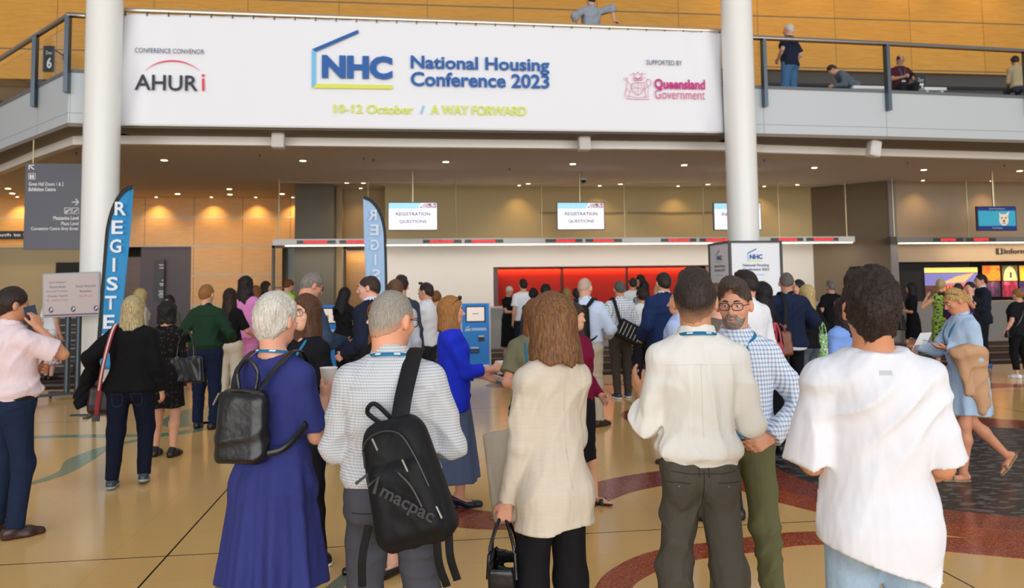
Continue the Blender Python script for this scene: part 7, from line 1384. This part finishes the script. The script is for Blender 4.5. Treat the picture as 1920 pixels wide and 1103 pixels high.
def seam(key, part, pts, name, m, r=.0016, back=True):
    r = min(r, .002)
    o, P = on_cloth(key, part, dens(pts), back)
    if len(P) > 1: MB().tube(P, r, 6).build(name, m, o, True)
def button(key, part, x, z, m, r=.008):
    o, P = on_cloth(key, part, [(x, z)])
    if P: MB().sph(tuple(P[0]), r, (1, .4, 1), 12).build('button', m, o, True)
WSM = cloth('#e2dfd8'); TRM = cloth('#3a372f'); BTN = mat('horn_button', '#4a443a', .3)
seam('ws', 'shirt', [(-.15, 1.375), (0, 1.38), (.15, 1.375)], 'yoke_seam', WSM); seam('ws', 'shirt', [(0, 1.378), (0, 1.25), (.004, 1.08)], 'back_pleat', WSM, .003)
for sx in (-1, 1):
    seam('ws', 'trousers', [(sx*.055, .905), (sx*.145, .90)], 'back_pocket', TRM, .003); button('ws', 'trousers', sx*.10, .885, BTN)
    seam('ws', 'trousers', [(sx*.02, .965), (sx*.02, .925)], 'dart', TRM, .0018); seam('tee', 'jeans', [(sx*.045, .83), (sx*.155, .845)], 'pocket_edge', cloth('#9db4ca'), .003)
    seam('bj', 'jeans', [(sx*.035, .86), (sx*.13, .86), (sx*.125, .76), (sx*.085, .735), (sx*.045, .76), (sx*.035, .86)], 'pocket_stitching', mat('faded_stitch', '#3a3f55', .8), .0022)
seam('ws', 'trousers', [(0, .95), (0, .85), (0, .80)], 'seat_seam', TRM, .0025); seam('ws', 'trousers', [(-.15, .945), (0, .938), (.15, .945)], 'waistband', TRM, .0022)
seam('bp', 'shirt', [(-.15, 1.372), (0, 1.378), (.15, 1.372)], 'yoke_seam', cloth('#b4b7bc'), .0022)
for sx in (-1, 1): seam('bp', 'trousers', [(sx*.055, .89), (sx*.14, .885)], 'back_pocket', cloth('#2a2b30'), .0028)
seam('nd', 'dress', [(0, 1.40), (0, 1.30)], 'back_opening', cloth('#23285a'), .003); seam('jk', 'jacket', [(0, 1.42), (0, 1.1), (0, .80)], 'centre_seam', cloth('#d0c5b4'), .002)
o, P = on_cloth('tee', 't_shirt', [(-.02, 1.44), (.02, 1.44), (.02, 1.425), (-.02, 1.425)])
if len(P) == 4: link_mesh('neck_label_print', face_mesh([P], 'm'), mat('grey_label_print', '#c3c3c8', .7), o)
seam('n2', 'jacket', [(0, 1.40), (0, 1.1), (0, .86)], 'centre_seam', cloth('#16223f'), .003); seam('sa', 'jacket', [(0, 1.40), (0, 1.15), (0, .92)], 'centre_seam', cloth('#141b2e'), .003)
seam('gl', 'shirt', [(0, 1.42), (0, 1.2), (0, 1.0)], 'button_placket', cloth('#cdd6e4'), .004, False)
seam('gs', 'shirt', [(-.15, 1.37), (0, 1.375), (.15, 1.37)], 'yoke_seam', cloth('#15291c'), .003)

# open front panel of the linen jacket swinging out to the left
i = PEOPLE['jk']; sdf_obj('jacket_front', lambda P: rbox((P-v3(-.155, .15, .96)) @ rotm(28, 14, 6).astype(f32), (0, 0, 0), (.016, .095, .20), .015)+folds(P, 3, .007), (-.35, -.05, .70), (.0, .36, 1.25), .010, cloth('#b9ad9b', 'slub', '#a89c8a'), i['root'], i['k'])
